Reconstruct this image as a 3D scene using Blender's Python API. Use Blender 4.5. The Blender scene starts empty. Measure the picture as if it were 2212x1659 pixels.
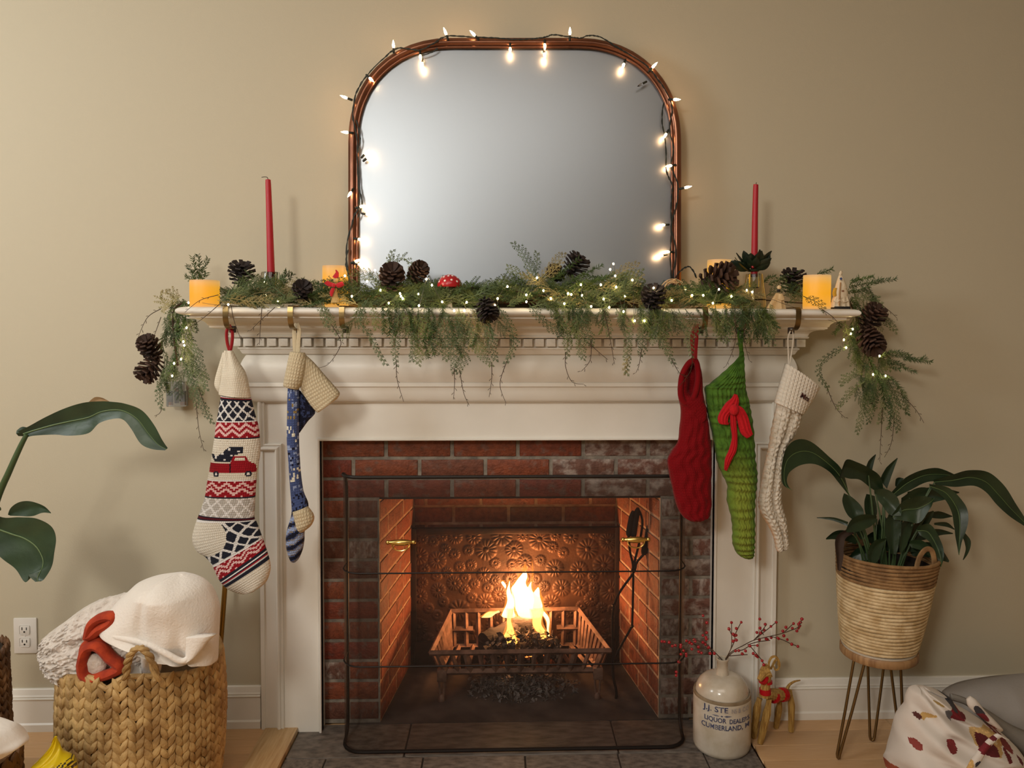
import bpy, bmesh, math, random
from mathutils import Vector, Matrix
scene = bpy.context.scene
C = scene.collection
RND = random.Random(11)
PI = math.pi
def rad(a): return a * PI / 180.0
# ------------------------------------------------------------------ camera
W_PX, H_PX = 2212.0, 1659.0
FPX = 1650.0
CX, CY = 1148.0, 760.0
CAM = Vector((0.0, -2.425, 1.297))
CROT = (Matrix.Rotation(rad(-2.0), 3, 'Z') @ Matrix.Rotation(rad(90 - 2.1), 3, 'X') @ Matrix.Rotation(rad(0.16), 3, 'Z'))
cam_d = bpy.data.cameras.new('camera')
cam_d.sensor_fit = 'HORIZONTAL'; cam_d.sensor_width = 36.0
cam_d.lens = FPX / W_PX * 36.0
cam_d.shift_x = (W_PX / 2 - CX) / W_PX
cam_d.shift_y = (CY - H_PX / 2) / W_PX
cam_d.clip_start = 0.05
cam = bpy.data.objects.new('camera', cam_d); C.objects.link(cam)
cam.matrix_world = Matrix.Translation(CAM) @ CROT.to_4x4()
scene.camera = cam
# ------------------------------------------------------------------ world, lights, exposure
wd = bpy.data.worlds.new('world'); scene.world = wd; wd.use_nodes = True
wd.node_tree.nodes['Background'].inputs[0].default_value = (0.9, 0.92, 1.0, 1)
wd.node_tree.nodes['Background'].inputs[1].default_value = 0.05
def area(name, loc, target, sx, sy, power, col):
    l = bpy.data.lights.new(name, 'AREA'); l.shape = 'RECTANGLE'; l.size = sx; l.size_y = sy
    l.energy = power; l.color = col
    o = bpy.data.objects.new(name, l); C.objects.link(o); o.location = loc
    o.rotation_euler = (Vector(target) - Vector(loc)).to_track_quat('-Z', 'Y').to_euler()
    return o
area('lamp_key', (-1.45, -3.9, 2.42), (0.0, 0.0, 0.85), 0.6, 0.6, 50, (1.0, 0.955, 0.865))
area('lamp_left', (-2.7, -1.6, 2.2), (-0.9, 0.0, 1.75), 0.6, 0.6, 25, (0.95, 0.985, 1.0))
area('ceiling_fill', (-0.2, -2.2, 2.56), (-0.2, -2.2, 0.0), 1.6, 1.2, 21, (1.0, 0.92, 0.82))  # unseen fill, added to brighten the floor and lower mantel
vs = scene.view_settings
vs.view_transform = 'Standard'; vs.look = 'None'; vs.gamma = 1.0; vs.use_curve_mapping = False
vs.exposure = -0.07
scene.cycles.max_bounces = 7; scene.cycles.diffuse_bounces = 3; scene.cycles.glossy_bounces = 4
scene.cycles.transmission_bounces = 7; scene.cycles.transparent_max_bounces = 12
scene.cycles.sample_clamp_indirect = 4.0
scene.cycles.caustics_reflective = False; scene.cycles.caustics_refractive = False
# ------------------------------------------------------------------ helpers: projection
def ray(px, py):
    return CROT @ Vector(((px - CX) / FPX, -(py - CY) / FPX, -1.0))
def P(px, py, y):
    d = ray(px, py); return CAM + d * ((y - CAM.y) / d.y)
def PZ(px, py, z=0.0):
    d = ray(px, py); return CAM + d * ((z - CAM.z) / d.z)
def S(y): return (y - CAM.y) / FPX           # metres per photo pixel at depth y
def crop(x0, y0, s): return lambda x, y: (x0 + x / s, y0 + y / s)
# ------------------------------------------------------------------ helpers: colours
def lin(v):
    v /= 255.0
    return v / 12.92 if v <= 0.04045 else ((v + 0.055) / 1.055) ** 2.4
def rgb(r, g, b): return (lin(r), lin(g), lin(b))
# ------------------------------------------------------------------ helpers: materials
class NT:
    def __init__(s, name):
        s.m = bpy.data.materials.new(name); s.m.use_nodes = True
        s.t = s.m.node_tree; s.b = s.t.nodes['Principled BSDF']
    def n(s, typ, **kw):
        n = s.t.nodes.new(typ)
        for k, v in kw.items():
            if k.startswith('i_'):
                n.inputs[k[2:].replace('_', ' ')].default_value = v
            else: setattr(n, k, v)
        return n
    def l(s, a, b): s.t.links.new(a, b)
def c4(c): return (c[0], c[1], c[2], 1.0)
def mat(name, col=(0.8, 0.8, 0.8), rough=0.6, metal=0.0, col2=None, nscale=8.0, detail=4.0, stretch=None, lo=0.35, hi=0.65,
        bump=0.0, bscale=60.0, coords='Object', attr=False, vary=0.0, emit=None, estr=0.0, spec=0.5, trans=0.0, ior=1.45,
        sheen=0.0, coat=0.0, wave=None, wavecol=None, knit=None, sss=0.0):
    k = NT(name); b = k.b
    b.inputs['Roughness'].default_value = rough; b.inputs['Metallic'].default_value = metal
    b.inputs['Specular IOR Level'].default_value = spec
    b.inputs['Transmission Weight'].default_value = trans; b.inputs['IOR'].default_value = ior
    b.inputs['Sheen Weight'].default_value = sheen; b.inputs['Coat Weight'].default_value = coat
    if sss:
        b.inputs['Subsurface Weight'].default_value = sss; b.inputs['Subsurface Radius'].default_value = (0.01, 0.006, 0.003)
    tc = k.n('ShaderNodeTexCoord'); src = tc.outputs[coords]
    if stretch:
        mp = k.n('ShaderNodeMapping'); mp.inputs['Scale'].default_value = stretch
        k.l(src, mp.inputs['Vector']); src_s = mp.outputs['Vector']
    else: src_s = src
    cur = None
    if attr:
        a = k.n('ShaderNodeVertexColor', layer_name='Col'); cur = a.outputs['Color']
    else:
        r = k.n('ShaderNodeRGB'); r.outputs[0].default_value = c4(col); cur = r.outputs[0]
    if col2 is not None:
        no = k.n('ShaderNodeTexNoise'); no.inputs['Scale'].default_value = nscale; no.inputs['Detail'].default_value = detail
        k.l(src_s, no.inputs['Vector'])
        mr = k.n('ShaderNodeMapRange'); mr.inputs['From Min'].default_value = lo; mr.inputs['From Max'].default_value = hi
        k.l(no.outputs['Fac'], mr.inputs['Value'])
        mx = k.n('ShaderNodeMix', data_type='RGBA')
        k.l(mr.outputs['Result'], mx.inputs[0]); k.l(cur, mx.inputs[6]); mx.inputs[7].default_value = c4(col2)
        cur = mx.outputs[2]
    if wavecol is not None:
        wv = k.n('ShaderNodeTexWave'); wv.inputs['Scale'].default_value = wave[0]; wv.inputs['Distortion'].default_value = wave[1]
        wv.inputs['Detail'].default_value = 2.0; wv.bands_direction = wave[2]
        k.l(src_s, wv.inputs['Vector'])
        mx = k.n('ShaderNodeMix', data_type='RGBA')
        ml = k.n('ShaderNodeMath', operation='MULTIPLY'); ml.inputs[1].default_value = wave[3]
        k.l(wv.outputs['Fac'], ml.inputs[0])
        k.l(ml.outputs[0], mx.inputs[0]); k.l(cur, mx.inputs[6]); mx.inputs[7].default_value = c4(wavecol)
        cur = mx.outputs[2]
    if vary:
        oi = k.n('ShaderNodeObjectInfo')
        mr = k.n('ShaderNodeMapRange'); mr.inputs['To Min'].default_value = 1 - vary; mr.inputs['To Max'].default_value = 1 + vary
        k.l(oi.outputs['Random'], mr.inputs['Value'])
        hs = k.n('ShaderNodeHueSaturation'); k.l(mr.outputs['Result'], hs.inputs['Value']); k.l(cur, hs.inputs['Color'])
        cur = hs.outputs['Color']
    k.l(cur, b.inputs['Base Color'])
    height = None
    if bump:
        no = k.n('ShaderNodeTexNoise'); no.inputs['Scale'].default_value = bscale; no.inputs['Detail'].default_value = 5.0
        k.l(src_s, no.inputs['Vector']); height = no.outputs['Fac']
    if knit:                                   # knit = (columns per metre, rows per metre, strength): v-shaped stitches on the UV
        uv = k.n('ShaderNodeUVMap'); sp = k.n('ShaderNodeSeparateXYZ'); k.l(uv.outputs[0], sp.inputs[0])
        def M(op, a, bb):
            m = k.n('ShaderNodeMath', operation=op)
            for i, v in enumerate((a, bb)):
                if v is None: continue
                if isinstance(v, (int, float)): m.inputs[i].default_value = v
                else: k.l(v, m.inputs[i])
            return m.outputs[0]
        fx = M('MULTIPLY', sp.outputs[0], knit[0] * PI); sx = M('ABSOLUTE', M('SINE', fx, None), None)
        fy = M('ADD', M('MULTIPLY', sp.outputs[1], knit[1] * 2 * PI), M('MULTIPLY', sx, 2.2))
        sy = M('ADD', M('MULTIPLY', M('SINE', fy, None), 0.5), 0.5)
        h2 = M('MULTIPLY', M('POWER', sx, 0.5), M('ADD', M('MULTIPLY', sy, 0.6), 0.4))
        height = h2 if height is None else M('ADD', h2, M('MULTIPLY', height, 0.5))
        bump = knit[2]
    if height is not None:
        bp = k.n('ShaderNodeBump'); bp.inputs['Strength'].default_value = bump; bp.inputs['Distance'].default_value = 0.004
        k.l(height, bp.inputs['Height']); k.l(bp.outputs['Normal'], b.inputs['Normal'])
    if emit is not None:
        b.inputs['Emission Color'].default_value = c4(emit); b.inputs['Emission Strength'].default_value = estr
    return k.m
def glass_mat(name, col=(1, 1, 1), rough=0.0):
    return mat(name, col, rough, trans=1.0, ior=1.45)
# ------------------------------------------------------------------ helpers: mesh builder
class MB:
    def __init__(s): s.v = []; s.f = []; s.c = {}; s.uv = {}
    def add(s, vs_, fs_):
        n = len(s.v); s.v += [tuple(p) for p in vs_]; s.f += [tuple(i + n for i in f) for f in fs_]; return n
    def box(s, a, b, bev=0.0):
        x0, y0, z0 = (min(a[i], b[i]) for i in range(3)); x1, y1, z1 = (max(a[i], b[i]) for i in range(3))
        if not bev:
            s.add([(x0, y0, z0), (x1, y0, z0), (x1, y1, z0), (x0, y1, z0), (x0, y0, z1), (x1, y0, z1), (x1, y1, z1), (x0, y1, z1)],
                  [(3, 2, 1, 0), (4, 5, 6, 7), (0, 1, 5, 4), (1, 2, 6, 5), (2, 3, 7, 6), (3, 0, 4, 7)]); return
        bm = bmesh.new(); bmesh.ops.create_cube(bm, size=1.0)
        for v in bm.verts:
            v.co = Vector((x0 + (v.co.x + .5) * (x1 - x0), y0 + (v.co.y + .5) * (y1 - y0), z0 + (v.co.z + .5) * (z1 - z0)))
        bmesh.ops.bevel(bm, geom=bm.edges[:], offset=bev, segments=2, affect='EDGES', profile=0.5)
        bm.verts.index_update()
        s.add([v.co[:] for v in bm.verts], [[v.index for v in f.verts] for f in bm.faces]); bm.free()
    def tube(s, pts, r, n=6, closed=False, cap=True, flat=None):
        pts = [Vector(p) for p in pts]; m = len(pts)
        if m < 2: return
        rr = r if isinstance(r, list) else [r] * m
        T = []
        for i in range(m):
            if closed: t = pts[(i + 1) % m] - pts[i - 1]
            else: t = pts[min(i + 1, m - 1)] - pts[max(i - 1, 0)]
            T.append(t.normalized() if t.length > 1e-9 else Vector((0, 0, 1)))
        ref = Vector(flat) if flat else (Vector((0, 1, 0)) if abs(T[0].y) < 0.9 else Vector((1, 0, 0)))
        u = (ref - T[0] * ref.dot(T[0])).normalized()
        vs_ = []
        for i in range(m):
            if i:
                u = (u - T[i] * u.dot(T[i]))
                u = u.normalized() if u.length > 1e-9 else T[i].orthogonal().normalized()
            w = T[i].cross(u); ri = rr[i]
            ra, rb = ri if isinstance(ri, tuple) else (ri, ri)
            for j in range(n):
                a = 2 * PI * j / n
                vs_.append(pts[i] + u * (math.cos(a) * rb) + w * (math.sin(a) * ra))
        fs_ = []
        for i in range(m if closed else m - 1):
            k = (i + 1) % m
            for j in range(n):
                l = (j + 1) % n
                fs_.append((i * n + j, i * n + l, k * n + l, k * n + j))
        if cap and not closed:
            fs_.append(tuple(range(n - 1, -1, -1))); fs_.append(tuple((m - 1) * n + j for j in range(n)))
        s.add(vs_, fs_)
    def lathe(s, prof, n=24, cen=(0, 0, 0), axis=None, jit=None):
        cen = Vector(cen); q = None
        if axis is not None: q = Vector((0, 0, 1)).rotation_difference(Vector(axis).normalized())
        vs_ = []
        for i, (r, z) in enumerate(prof):
            for j in range(n):
                a = 2 * PI * j / n
                k = 1.0 if jit is None else jit(i, j, a)
                p = Vector((r * k * math.cos(a), r * k * math.sin(a), z))
                if q: p = q @ p
                vs_.append(cen + p)
        fs_ = []
        for i in range(len(prof) - 1):
            for j in range(n):
                l = (j + 1) % n
                fs_.append((i * n + j, i * n + l, (i + 1) * n + l, (i + 1) * n + j))
        if prof[0][0] > 0: fs_.append(tuple(range(n - 1, -1, -1)))
        if prof[-1][0] > 0: fs_.append(tuple((len(prof) - 1) * n + j for j in range(n)))
        s.add(vs_, fs_)
    def ball(s, cen, r, n=10, m=7):
        cen = Vector(cen); rx, ry, rz = r if isinstance(r, tuple) else (r, r, r)
        vs_ = []; fs_ = []
        for i in range(m + 1):
            t = PI * i / m
            for j in range(n):
                a = 2 * PI * j / n
                vs_.append(cen + Vector((rx * math.sin(t) * math.cos(a), ry * math.sin(t) * math.sin(a), rz * math.cos(t))))
        for i in range(m):
            for j in range(n):
                l = (j + 1) % n
                fs_.append((i * n + l, i * n + j, (i + 1) * n + j, (i + 1) * n + l))
        s.add(vs_, fs_)
    def grid(s, fn, nu, nv, col=None, uvf=None, flip=False):
        b = len(s.v)
        for i in range(nv + 1):
            for j in range(nu + 1):
                s.v.append(tuple(fn(j / nu, i / nv)))
                if uvf: s.uv[len(s.v) - 1] = uvf(j / nu, i / nv)
        for i in range(nv):
            for j in range(nu):
                a = b + i * (nu + 1) + j
                f = (a, a + 1, a + nu + 2, a + nu + 1)
                s.f.append(f[::-1] if flip else f)
                if col: s.c[len(s.f) - 1] = col((j + .5) / nu, (i + .5) / nv)
    def prism(s, poly, y0, y1):              # polygon in (x, z) extruded along y
        n = len(poly)
        s.add([(x, y0, z) for x, z in poly] + [(x, y1, z) for x, z in poly],
              [tuple(range(n)), tuple(range(2 * n - 1, n - 1, -1))] + [(i, i + n, (i + 1) % n + n, (i + 1) % n) for i in range(n)])
    def mesh(s, name, m=None, smooth=True, angle=None):
        me = bpy.data.meshes.new(name); me.from_pydata(s.v, [], s.f)
        if s.c:
            at = me.color_attributes.new('Col', 'FLOAT_COLOR', 'CORNER'); buf = []
            for i, f in enumerate(s.f):
                c = s.c.get(i, (0.5, 0.5, 0.5)); buf += [c[0], c[1], c[2], 1.0] * len(f)
            at.data.foreach_set('color', buf)
        if s.uv:
            ul = me.uv_layers.new(name='UVMap'); buf = []
            for f in s.f:
                for i in f: buf += list(s.uv.get(i, (0, 0)))
            ul.data.foreach_set('uv', buf)
        if m: me.materials.append(m)
        me.polygons.foreach_set('use_smooth', [bool(smooth)] * len(s.f))
        me.update()
        if smooth and angle: me.set_sharp_from_angle(angle=rad(angle))
        return me
    def obj(s, name, m, parent=None, smooth=True, angle=40, local=False, kind=None, label=None):
        return link(name, s.mesh(name, m, smooth, angle), parent, local, kind, label)
def link(name, me, parent=None, local=False, kind=None, label=None):
    o = bpy.data.objects.new(name, me); C.objects.link(o)
    if parent is not None:
        o.parent = parent
        if not local:
            q = parent; off = Vector((0, 0, 0))
            while q is not None: off += q.location; q = q.parent
            o.location = -off
    if kind: o['kind'] = kind
    if label: o['label'] = label
    return o
def thing(name, label, cat, loc=(0, 0, 0), group=None, kind=None):
    o = bpy.data.objects.new(name, None); C.objects.link(o); o.empty_display_size = 0.05
    o.location = loc
    if label: o['label'] = label
    if cat: o['category'] = cat
    if group: o['group'] = group
    if kind: o['kind'] = kind
    return o
def tag(o, label, cat, group=None):
    o['label'] = label; o['category'] = cat
    if group: o['group'] = group
    return o
def inst(name, me, parent, M, local=False):
    """one more object on shared mesh data, placed by the world matrix M below parent"""
    o = bpy.data.objects.new(name, me); C.objects.link(o); o.parent = parent
    off = Vector((0, 0, 0)); q = parent
    if not local:
        while q is not None: off += q.location; q = q.parent
    o.matrix_local = Matrix.Translation(-off) @ M
    return o
def TRS(loc, q=None, sc=1.0):
    sv = sc if isinstance(sc, (tuple, list)) else (sc, sc, sc)
    return Matrix.LocRotScale(Vector(loc), q, Vector(sv))
def face_q(d, up=(0, 0, 1)):
    """rotation that takes +Z to direction d"""
    return Vector((0, 0, 1)).rotation_difference(Vector(d).normalized())
# ------------------------------------------------------------------ helpers: smooth curves
def cr(pts, n):
    """Catmull-Rom through tuples, n samples per span"""
    out = []; m = len(pts)
    for i in range(m - 1):
        p0, p1, p2, p3 = pts[max(i - 1, 0)], pts[i], pts[i + 1], pts[min(i + 2, m - 1)]
        for k in range(n):
            t = k / n
            out.append(tuple(0.5 * (2 * b + (c - a) * t + (2 * a - 5 * b + 4 * c - d) * t * t + (3 * b - a - 3 * c + d) * t ** 3)
                             for a, b, c, d in zip(p0, p1, p2, p3)))
    out.append(tuple(pts[-1])); return out
def resample(pts, step):
    pts = [Vector(p) for p in pts]; out = [pts[0]]; acc = 0.0
    for a, b in zip(pts, pts[1:]):
        L = (b - a).length
        if L < 1e-9: continue
        d = step - acc
        while d <= L:
            out.append(a + (b - a) * (d / L)); d += step
        acc = L - (d - step)
    return out
def lerp(a, b, t): return a + (b - a) * t
def loft(mb, pairs, y, depth, nr=6, nu=24, back=0.35, col=None, dfun=None, px=None, expo=2.4, yfun=None, closed_ends=True, uvs=1.0):
    """a stuffed cloth body between a left and a right edge.  pairs: (lx, ly, rx, ry, t) in photo px (or crop coords through px).
    y: depth plane; depth: how far the front bulges towards the room (metres).  col(x, y, u, t) gives a face colour."""
    if len(pairs[0]) == 4: pairs = [p + (float(i),) for i, p in enumerate(pairs)]
    rows = cr(pairs, nr); nrow = len(rows); base = len(mb.v)
    v_acc = 0.0; prev = None; nb = max(6, nu // 3); ring = (nu + 1) + (nb - 1)
    for i, (lx, ly, rx, ry, t) in enumerate(rows):
        if px: (ax, ay), (bx, by) = px(lx, ly), px(rx, ry)
        else: ax, ay, bx, by = lx, ly, rx, ry
        yy = yfun(i / (nrow - 1)) if yfun else y
        L, Rr = P(ax, ay, yy), P(bx, by, yy); wid = (Rr - L).length; cen = (L + Rr) / 2
        if prev is not None: v_acc += (cen - prev).length
        prev = cen
        d0 = min(depth, wid * 0.5)
        for j in range(nu + 1):
            u = j / nu; k = max(0.0, 1 - abs(2 * u - 1) ** expo) ** 0.5
            d = d0 * k
            if dfun: d += dfun(u, t, i / (nrow - 1))
            p = L.lerp(Rr, u); p.y -= d
            mb.v.append(tuple(p)); mb.uv[len(mb.v) - 1] = (u * wid * uvs, v_acc * uvs)
        for j in range(1, nb):
            u = 1 - j / nb; p = L.lerp(Rr, u); p.y += d0 * back * max(0.0, 1 - abs(2 * u - 1) ** 2) ** 0.5
            mb.v.append(tuple(p)); mb.uv[len(mb.v) - 1] = (u * wid * uvs, v_acc * uvs)
    for i in range(nrow - 1):
        for j in range(ring):
            k = (j + 1) % ring
            mb.f.append((base + i * ring + j, base + (i + 1) * ring + j, base + (i + 1) * ring + k, base + i * ring + k))
            if col:
                u = min(1.0, (j + .5) / nu) if j < nu else 1 - (j - nu + .5) / nb
                r0, r1 = rows[i], rows[i + 1]; m = [(a + b) / 2 for a, b in zip(r0, r1)]
                mb.c[len(mb.f) - 1] = col(lerp(m[0], m[2], u), lerp(m[1], m[3], u), u, m[4])
    if closed_ends:
        mb.f.append(tuple(base + j for j in range(ring)))
        mb.f.append(tuple(base + (nrow - 1) * ring + j for j in range(ring - 1, -1, -1)))
        if col:
            r = rows[0]; mb.c[len(mb.f) - 2] = col(r[0], r[1], .1, r[4]); r = rows[-1]; mb.c[len(mb.f) - 1] = col(r[0], r[1], .5, r[4])
def hash2(i, j): return (math.sin(i * 127.1 + j * 311.7) * 43758.5453) % 1.0
def vnoise(x, y):
    i, j = math.floor(x), math.floor(y); fx, fy = x - i, y - j
    fx = fx * fx * (3 - 2 * fx); fy = fy * fy * (3 - 2 * fy)
    return lerp(lerp(hash2(i, j), hash2(i + 1, j), fx), lerp(hash2(i, j + 1), hash2(i + 1, j + 1), fx), fy)
# ================================================================== SETTING
WALL_Y = 0.02
M_wall = mat('wall_paint', rgb(195, 185, 161), 0.75, bump=0.08, bscale=220)
M_white = mat('white_woodwork_paint', rgb(238, 233, 223), 0.38, col2=rgb(231, 226, 215), nscale=5, bump=0.03, bscale=90)
M_ceil = mat('ceiling_paint', rgb(235, 232, 226), 0.9)
M_farwall = mat('far_wall_paint', rgb(200, 200, 198), 0.8)
def struct(name, mb, m, smooth=False):
    o = mb.obj(name, m, None, smooth=smooth); o['kind'] = 'structure'; return o
XL, XR, YB, ZC = -3.1, 3.1, -5.2, 2.6
# wall behind the fireplace, with a hole where the brick surround sits
bx0, bx1, bz1 = P(640, 900, WALL_Y).x, P(1600, 900, WALL_Y).x, P(1100, 900, WALL_Y).z
mb = MB()
for a, b in (((XL, 0), (bx0, ZC)), ((bx1, 0), (XR, ZC)), ((bx0, bz1), (bx1, ZC))):
    mb.box((a[0], WALL_Y, a[1]), (b[0], WALL_Y + 0.1, b[1]))
struct('wall_back', mb, M_wall)
for nm, a, b, m in (('wall_left', (XL - .1, YB, 0), (XL, WALL_Y, ZC), M_wall), ('wall_right', (XR, YB, 0), (XR + .1, WALL_Y, ZC), M_wall),
                    ('wall_front', (XL, YB - .1, 0), (XR, YB, ZC), M_farwall), ('ceiling', (XL, YB, ZC), (XR, WALL_Y, ZC + .1), M_ceil)):
    mb = MB(); mb.box(a, b); struct(nm, mb, m)
# floor: oak planks near the hearth, plain boards behind the camera
M_oak = mat('oak_plank', rgb(222, 184, 140), 0.42, col2=rgb(196, 152, 106), nscale=6, stretch=(1.2, 22, 1), wave=(2.2, 9.0, 'Y', 0.35),
            wavecol=rgb(140, 98, 60), vary=0.16, bump=0.05, bscale=30)
M_oakb = mat('oak_border_board', rgb(224, 192, 142), 0.42, col2=rgb(198, 158, 106), nscale=5, stretch=(20, 1.5, 1), wave=(14.0, 5.0, 'X', 0.5),
             wavecol=rgb(122, 82, 46), bump=0.05, bscale=30)
M_sub = mat('subfloor', rgb(60, 45, 32), 0.9)
HZ = -0.012
hl, hr = PZ(643, 1575).x, PZ(1622, 1597).x
HF = -0.46
floor = MB()
floor.box((XL, YB, -0.1), (XR, -0.86, 0.0)); floor.box((XL, -0.86, -0.1), (XR, 0.1, -0.02))
fl = floor.obj('floor', M_oak, None, smooth=False); fl['kind'] = 'structure'
pm = MB(); pm.box((-.5, -.5, -1), (.5, .5, 0), 0.012); plank = pm.mesh('plank', M_oak, True, 40)
def planks(x0, x1, y0, y1, w=0.081):
    y = y1; k = 0
    while y > y0 + 0.01:
        x = x0 - RND.uniform(0, 0.9)
        while x < x1:
            L = RND.uniform(0.8, 1.35); a, b = max(x, x0), min(x + L, x1); ya = max(y - w, y0)
            if b - a > 0.02:
                inst('plank', plank, fl, TRS(((a + b) / 2, (ya + y) / 2, RND.uniform(-.0006, 0)), None, (b - a - .0012, y - ya - .0012, .02)))
            x += L
        y -= w; k += 1
bw = 0.105
planks(XL + 1.0, hl - bw, -0.86, WALL_Y + 0.0)
planks(hr, XR - 1.0, -0.86, WALL_Y + 0.0)
planks(hl - bw, hr, -0.86, HF)
mb = MB(); mb.box((hl - bw + .001, HF, -0.02), (hl, WALL_Y - .02, 0.004), 0.002)
b_ = mb.obj('border_board', M_oakb, fl, smooth=True, label='oak border board along the hearth edge')
# hearth of slate slabs
M_slate = mat('hearth_slate', rgb(124, 114, 105), 0.55, col2=rgb(84, 77, 71), nscale=9, detail=8, bump=0.35, bscale=25, vary=0.12)
M_grout = mat('hearth_grout', rgb(70, 62, 56), 0.9, bump=0.3, bscale=80)
mb = MB(); mb.box((hl, HF, -0.1), (hr, 0.05, HZ - 0.006)); hearth = struct('hearth', mb, M_grout)
sm = MB(); sm.box((-.5, -.5, -1), (.5, .5, 0), 0.02); slab = sm.mesh('stone_slab', M_slate, True, 40)
def slabs(y0, y1, cuts):
    for a, b in zip(cuts, cuts[1:]):
        inst('stone_slab', slab, hearth, TRS(((a + b) / 2, (y0 + y1) / 2, HZ + RND.uniform(-.001, .001)), None, (b - a - .006, y1 - y0 - .006, .02)))
cx_ = lambda px, py=1650: PZ(px, py, HZ).x
slabs(-0.150, 0.045, [hl, cx_(880, 1600), cx_(1330, 1600), hr])
slabs(-0.300, -0.150, [hl, cx_(700), cx_(912), cx_(1135), cx_(1340), cx_(1530), hr])
slabs(-0.455, -0.300, [hl, cx_(800), cx_(1010), cx_(1230), cx_(1440), hr])
# baseboards
def baseboard(name, x0, x1, ztop):
    prof = [(0.0, 0.0), (0.018, 0.0), (0.018, 0.022), (0.014, 0.027), (0.0135, ztop - .034), (0.0165, ztop - .032), (0.0165, ztop - .029), (0.013, ztop - .027),
            (0.015, ztop - .023), (0.012, ztop - .018), (0.008, ztop - .002), (0.006, ztop), (0.0, ztop)]
    mb = MB(); n = len(prof)
    mb.add([(x0, WALL_Y - p, z) for p, z in prof] + [(x1, WALL_Y - p, z) for p, z in prof],
           [(i, (i + 1) % n, (i + 1) % n + n, i + n) for i in range(n)] + [tuple(range(n - 1, -1, -1)), tuple(range(n, 2 * n))])
    return struct(name, mb, M_white)
pl_x, pr_x = P(559, 1300, 0.0).x, P(1679, 1300, 0.0).x
baseboard('baseboard_left', XL, pl_x, 0.134)
baseboard('baseboard_right', pr_x, XR, 0.134)
# outlet on the wall
oc = P(56.5, 1372, WALL_Y)
t = thing('wall_outlet', 'white duplex wall outlet above the left baseboard', 'outlet', oc)
M_plast = mat('white_plastic', rgb(225, 220, 212), 0.35); M_dark = mat('dark_slot', rgb(25, 22, 20), 0.7)
mb = MB(); mb.box((-.036, -.006, -.057), (.036, 0, .057), .003); mb.obj('cover_plate', M_plast, t, local=True)
for s_ in (1, -1):
    mb = MB(); mb.box((-.016, -.009, s_ * .02 - .0145), (.016, -.005, s_ * .02 + .0145), .004); rc = mb.obj('receptacle', M_plast, t, local=True)
    mb = MB(); mb.box((-.008, -.0097, s_ * .02), (-.0055, -.0088, s_ * .02 + .009)); mb.box((.0055, -.0097, s_ * .02), (.008, -.0088, s_ * .02 + .008))
    mb.lathe([(.0028, 0), (.0028, .001)], 10, (0, -.0087, s_ * .02 - .006), (0, -1, 0)); mb.obj('slot', M_dark, rc, local=True)
mb = MB(); mb.lathe([(.003, 0), (.0025, .0012), (0, .0015)], 10, (0, -.006, 0), (0, -1, 0)); mb.obj('screw', M_plast, t, local=True)

# ================================================================== BRICKWORK
BY = 0.05                                     # plane of the brick face
def brickmat(name, a, b_, c_, chalk=.55, chalkcol=(128, 112, 102)):
    k = NT(name); tc = k.n('ShaderNodeTexCoord'); oi = k.n('ShaderNodeObjectInfo')
    cmb = k.n('ShaderNodeVectorMath', operation='ADD'); sc_ = k.n('ShaderNodeVectorMath', operation='SCALE'); sc_.inputs[0].default_value = (13., 7., 29.)
    k.l(oi.outputs['Random'], sc_.inputs['Scale']); stv = k.n('ShaderNodeVectorMath', operation='MULTIPLY'); stv.inputs[1].default_value = (1.9, 1.0, .62); k.l(tc.outputs['Object'], stv.inputs[0]); k.l(stv.outputs[0], cmb.inputs[0]); k.l(sc_.outputs[0], cmb.inputs[1])
    ramp = k.n('ShaderNodeValToRGB'); e = ramp.color_ramp.elements
    e[0].position = 0.0; e[0].color = c4(a); e[1].position = 1.0; e[1].color = c4(b_)
    e2 = ramp.color_ramp.elements.new(0.5); e2.color = c4(c_)
    k.l(oi.outputs['Random'], ramp.inputs[0])
    n1 = k.n('ShaderNodeTexNoise'); n1.inputs['Scale'].default_value = 2.6; n1.inputs['Detail'].default_value = 8; k.l(cmb.outputs[0], n1.inputs['Vector'])
    mr = k.n('ShaderNodeMapRange'); mr.inputs['From Min'].default_value = chalk; mr.inputs['From Max'].default_value = chalk + .15; mr.inputs['To Max'].default_value = .75; k.l(n1.outputs['Fac'], mr.inputs['Value'])
    mx = k.n('ShaderNodeMix', data_type='RGBA'); k.l(mr.outputs[0], mx.inputs[0]); k.l(ramp.outputs[0], mx.inputs[6]); mx.inputs[7].default_value = c4(rgb(*chalkcol))
    n2 = k.n('ShaderNodeTexNoise'); n2.inputs['Scale'].default_value = 5.0; n2.inputs['Detail'].default_value = 6; k.l(cmb.outputs[0], n2.inputs['Vector'])
    mr2 = k.n('ShaderNodeMapRange'); mr2.inputs['From Min'].default_value = .4; mr2.inputs['From Max'].default_value = .75; mr2.inputs['To Max'].default_value = .6; k.l(n2.outputs['Fac'], mr2.inputs['Value'])
    mx2 = k.n('ShaderNodeMix', data_type='RGBA'); k.l(mr2.outputs[0], mx2.inputs[0]); k.l(mx.outputs[2], mx2.inputs[6]); mx2.inputs[7].default_value = c4(rgb(66, 38, 30))
    k.l(mx2.outputs[2], k.b.inputs['Base Color']); k.b.inputs['Roughness'].default_value = 0.62
    n3 = k.n('ShaderNodeTexNoise'); n3.inputs['Scale'].default_value = 14; n3.inputs['Detail'].default_value = 8; k.l(cmb.outputs[0], n3.inputs['Vector'])
    bp = k.n('ShaderNodeBump'); bp.inputs['Strength'].default_value = .5; bp.inputs['Distance'].default_value = .006; k.l(n3.outputs['Fac'], bp.inputs['Height']); k.l(bp.outputs[0], k.b.inputs['Normal'])
    return k.m
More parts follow.
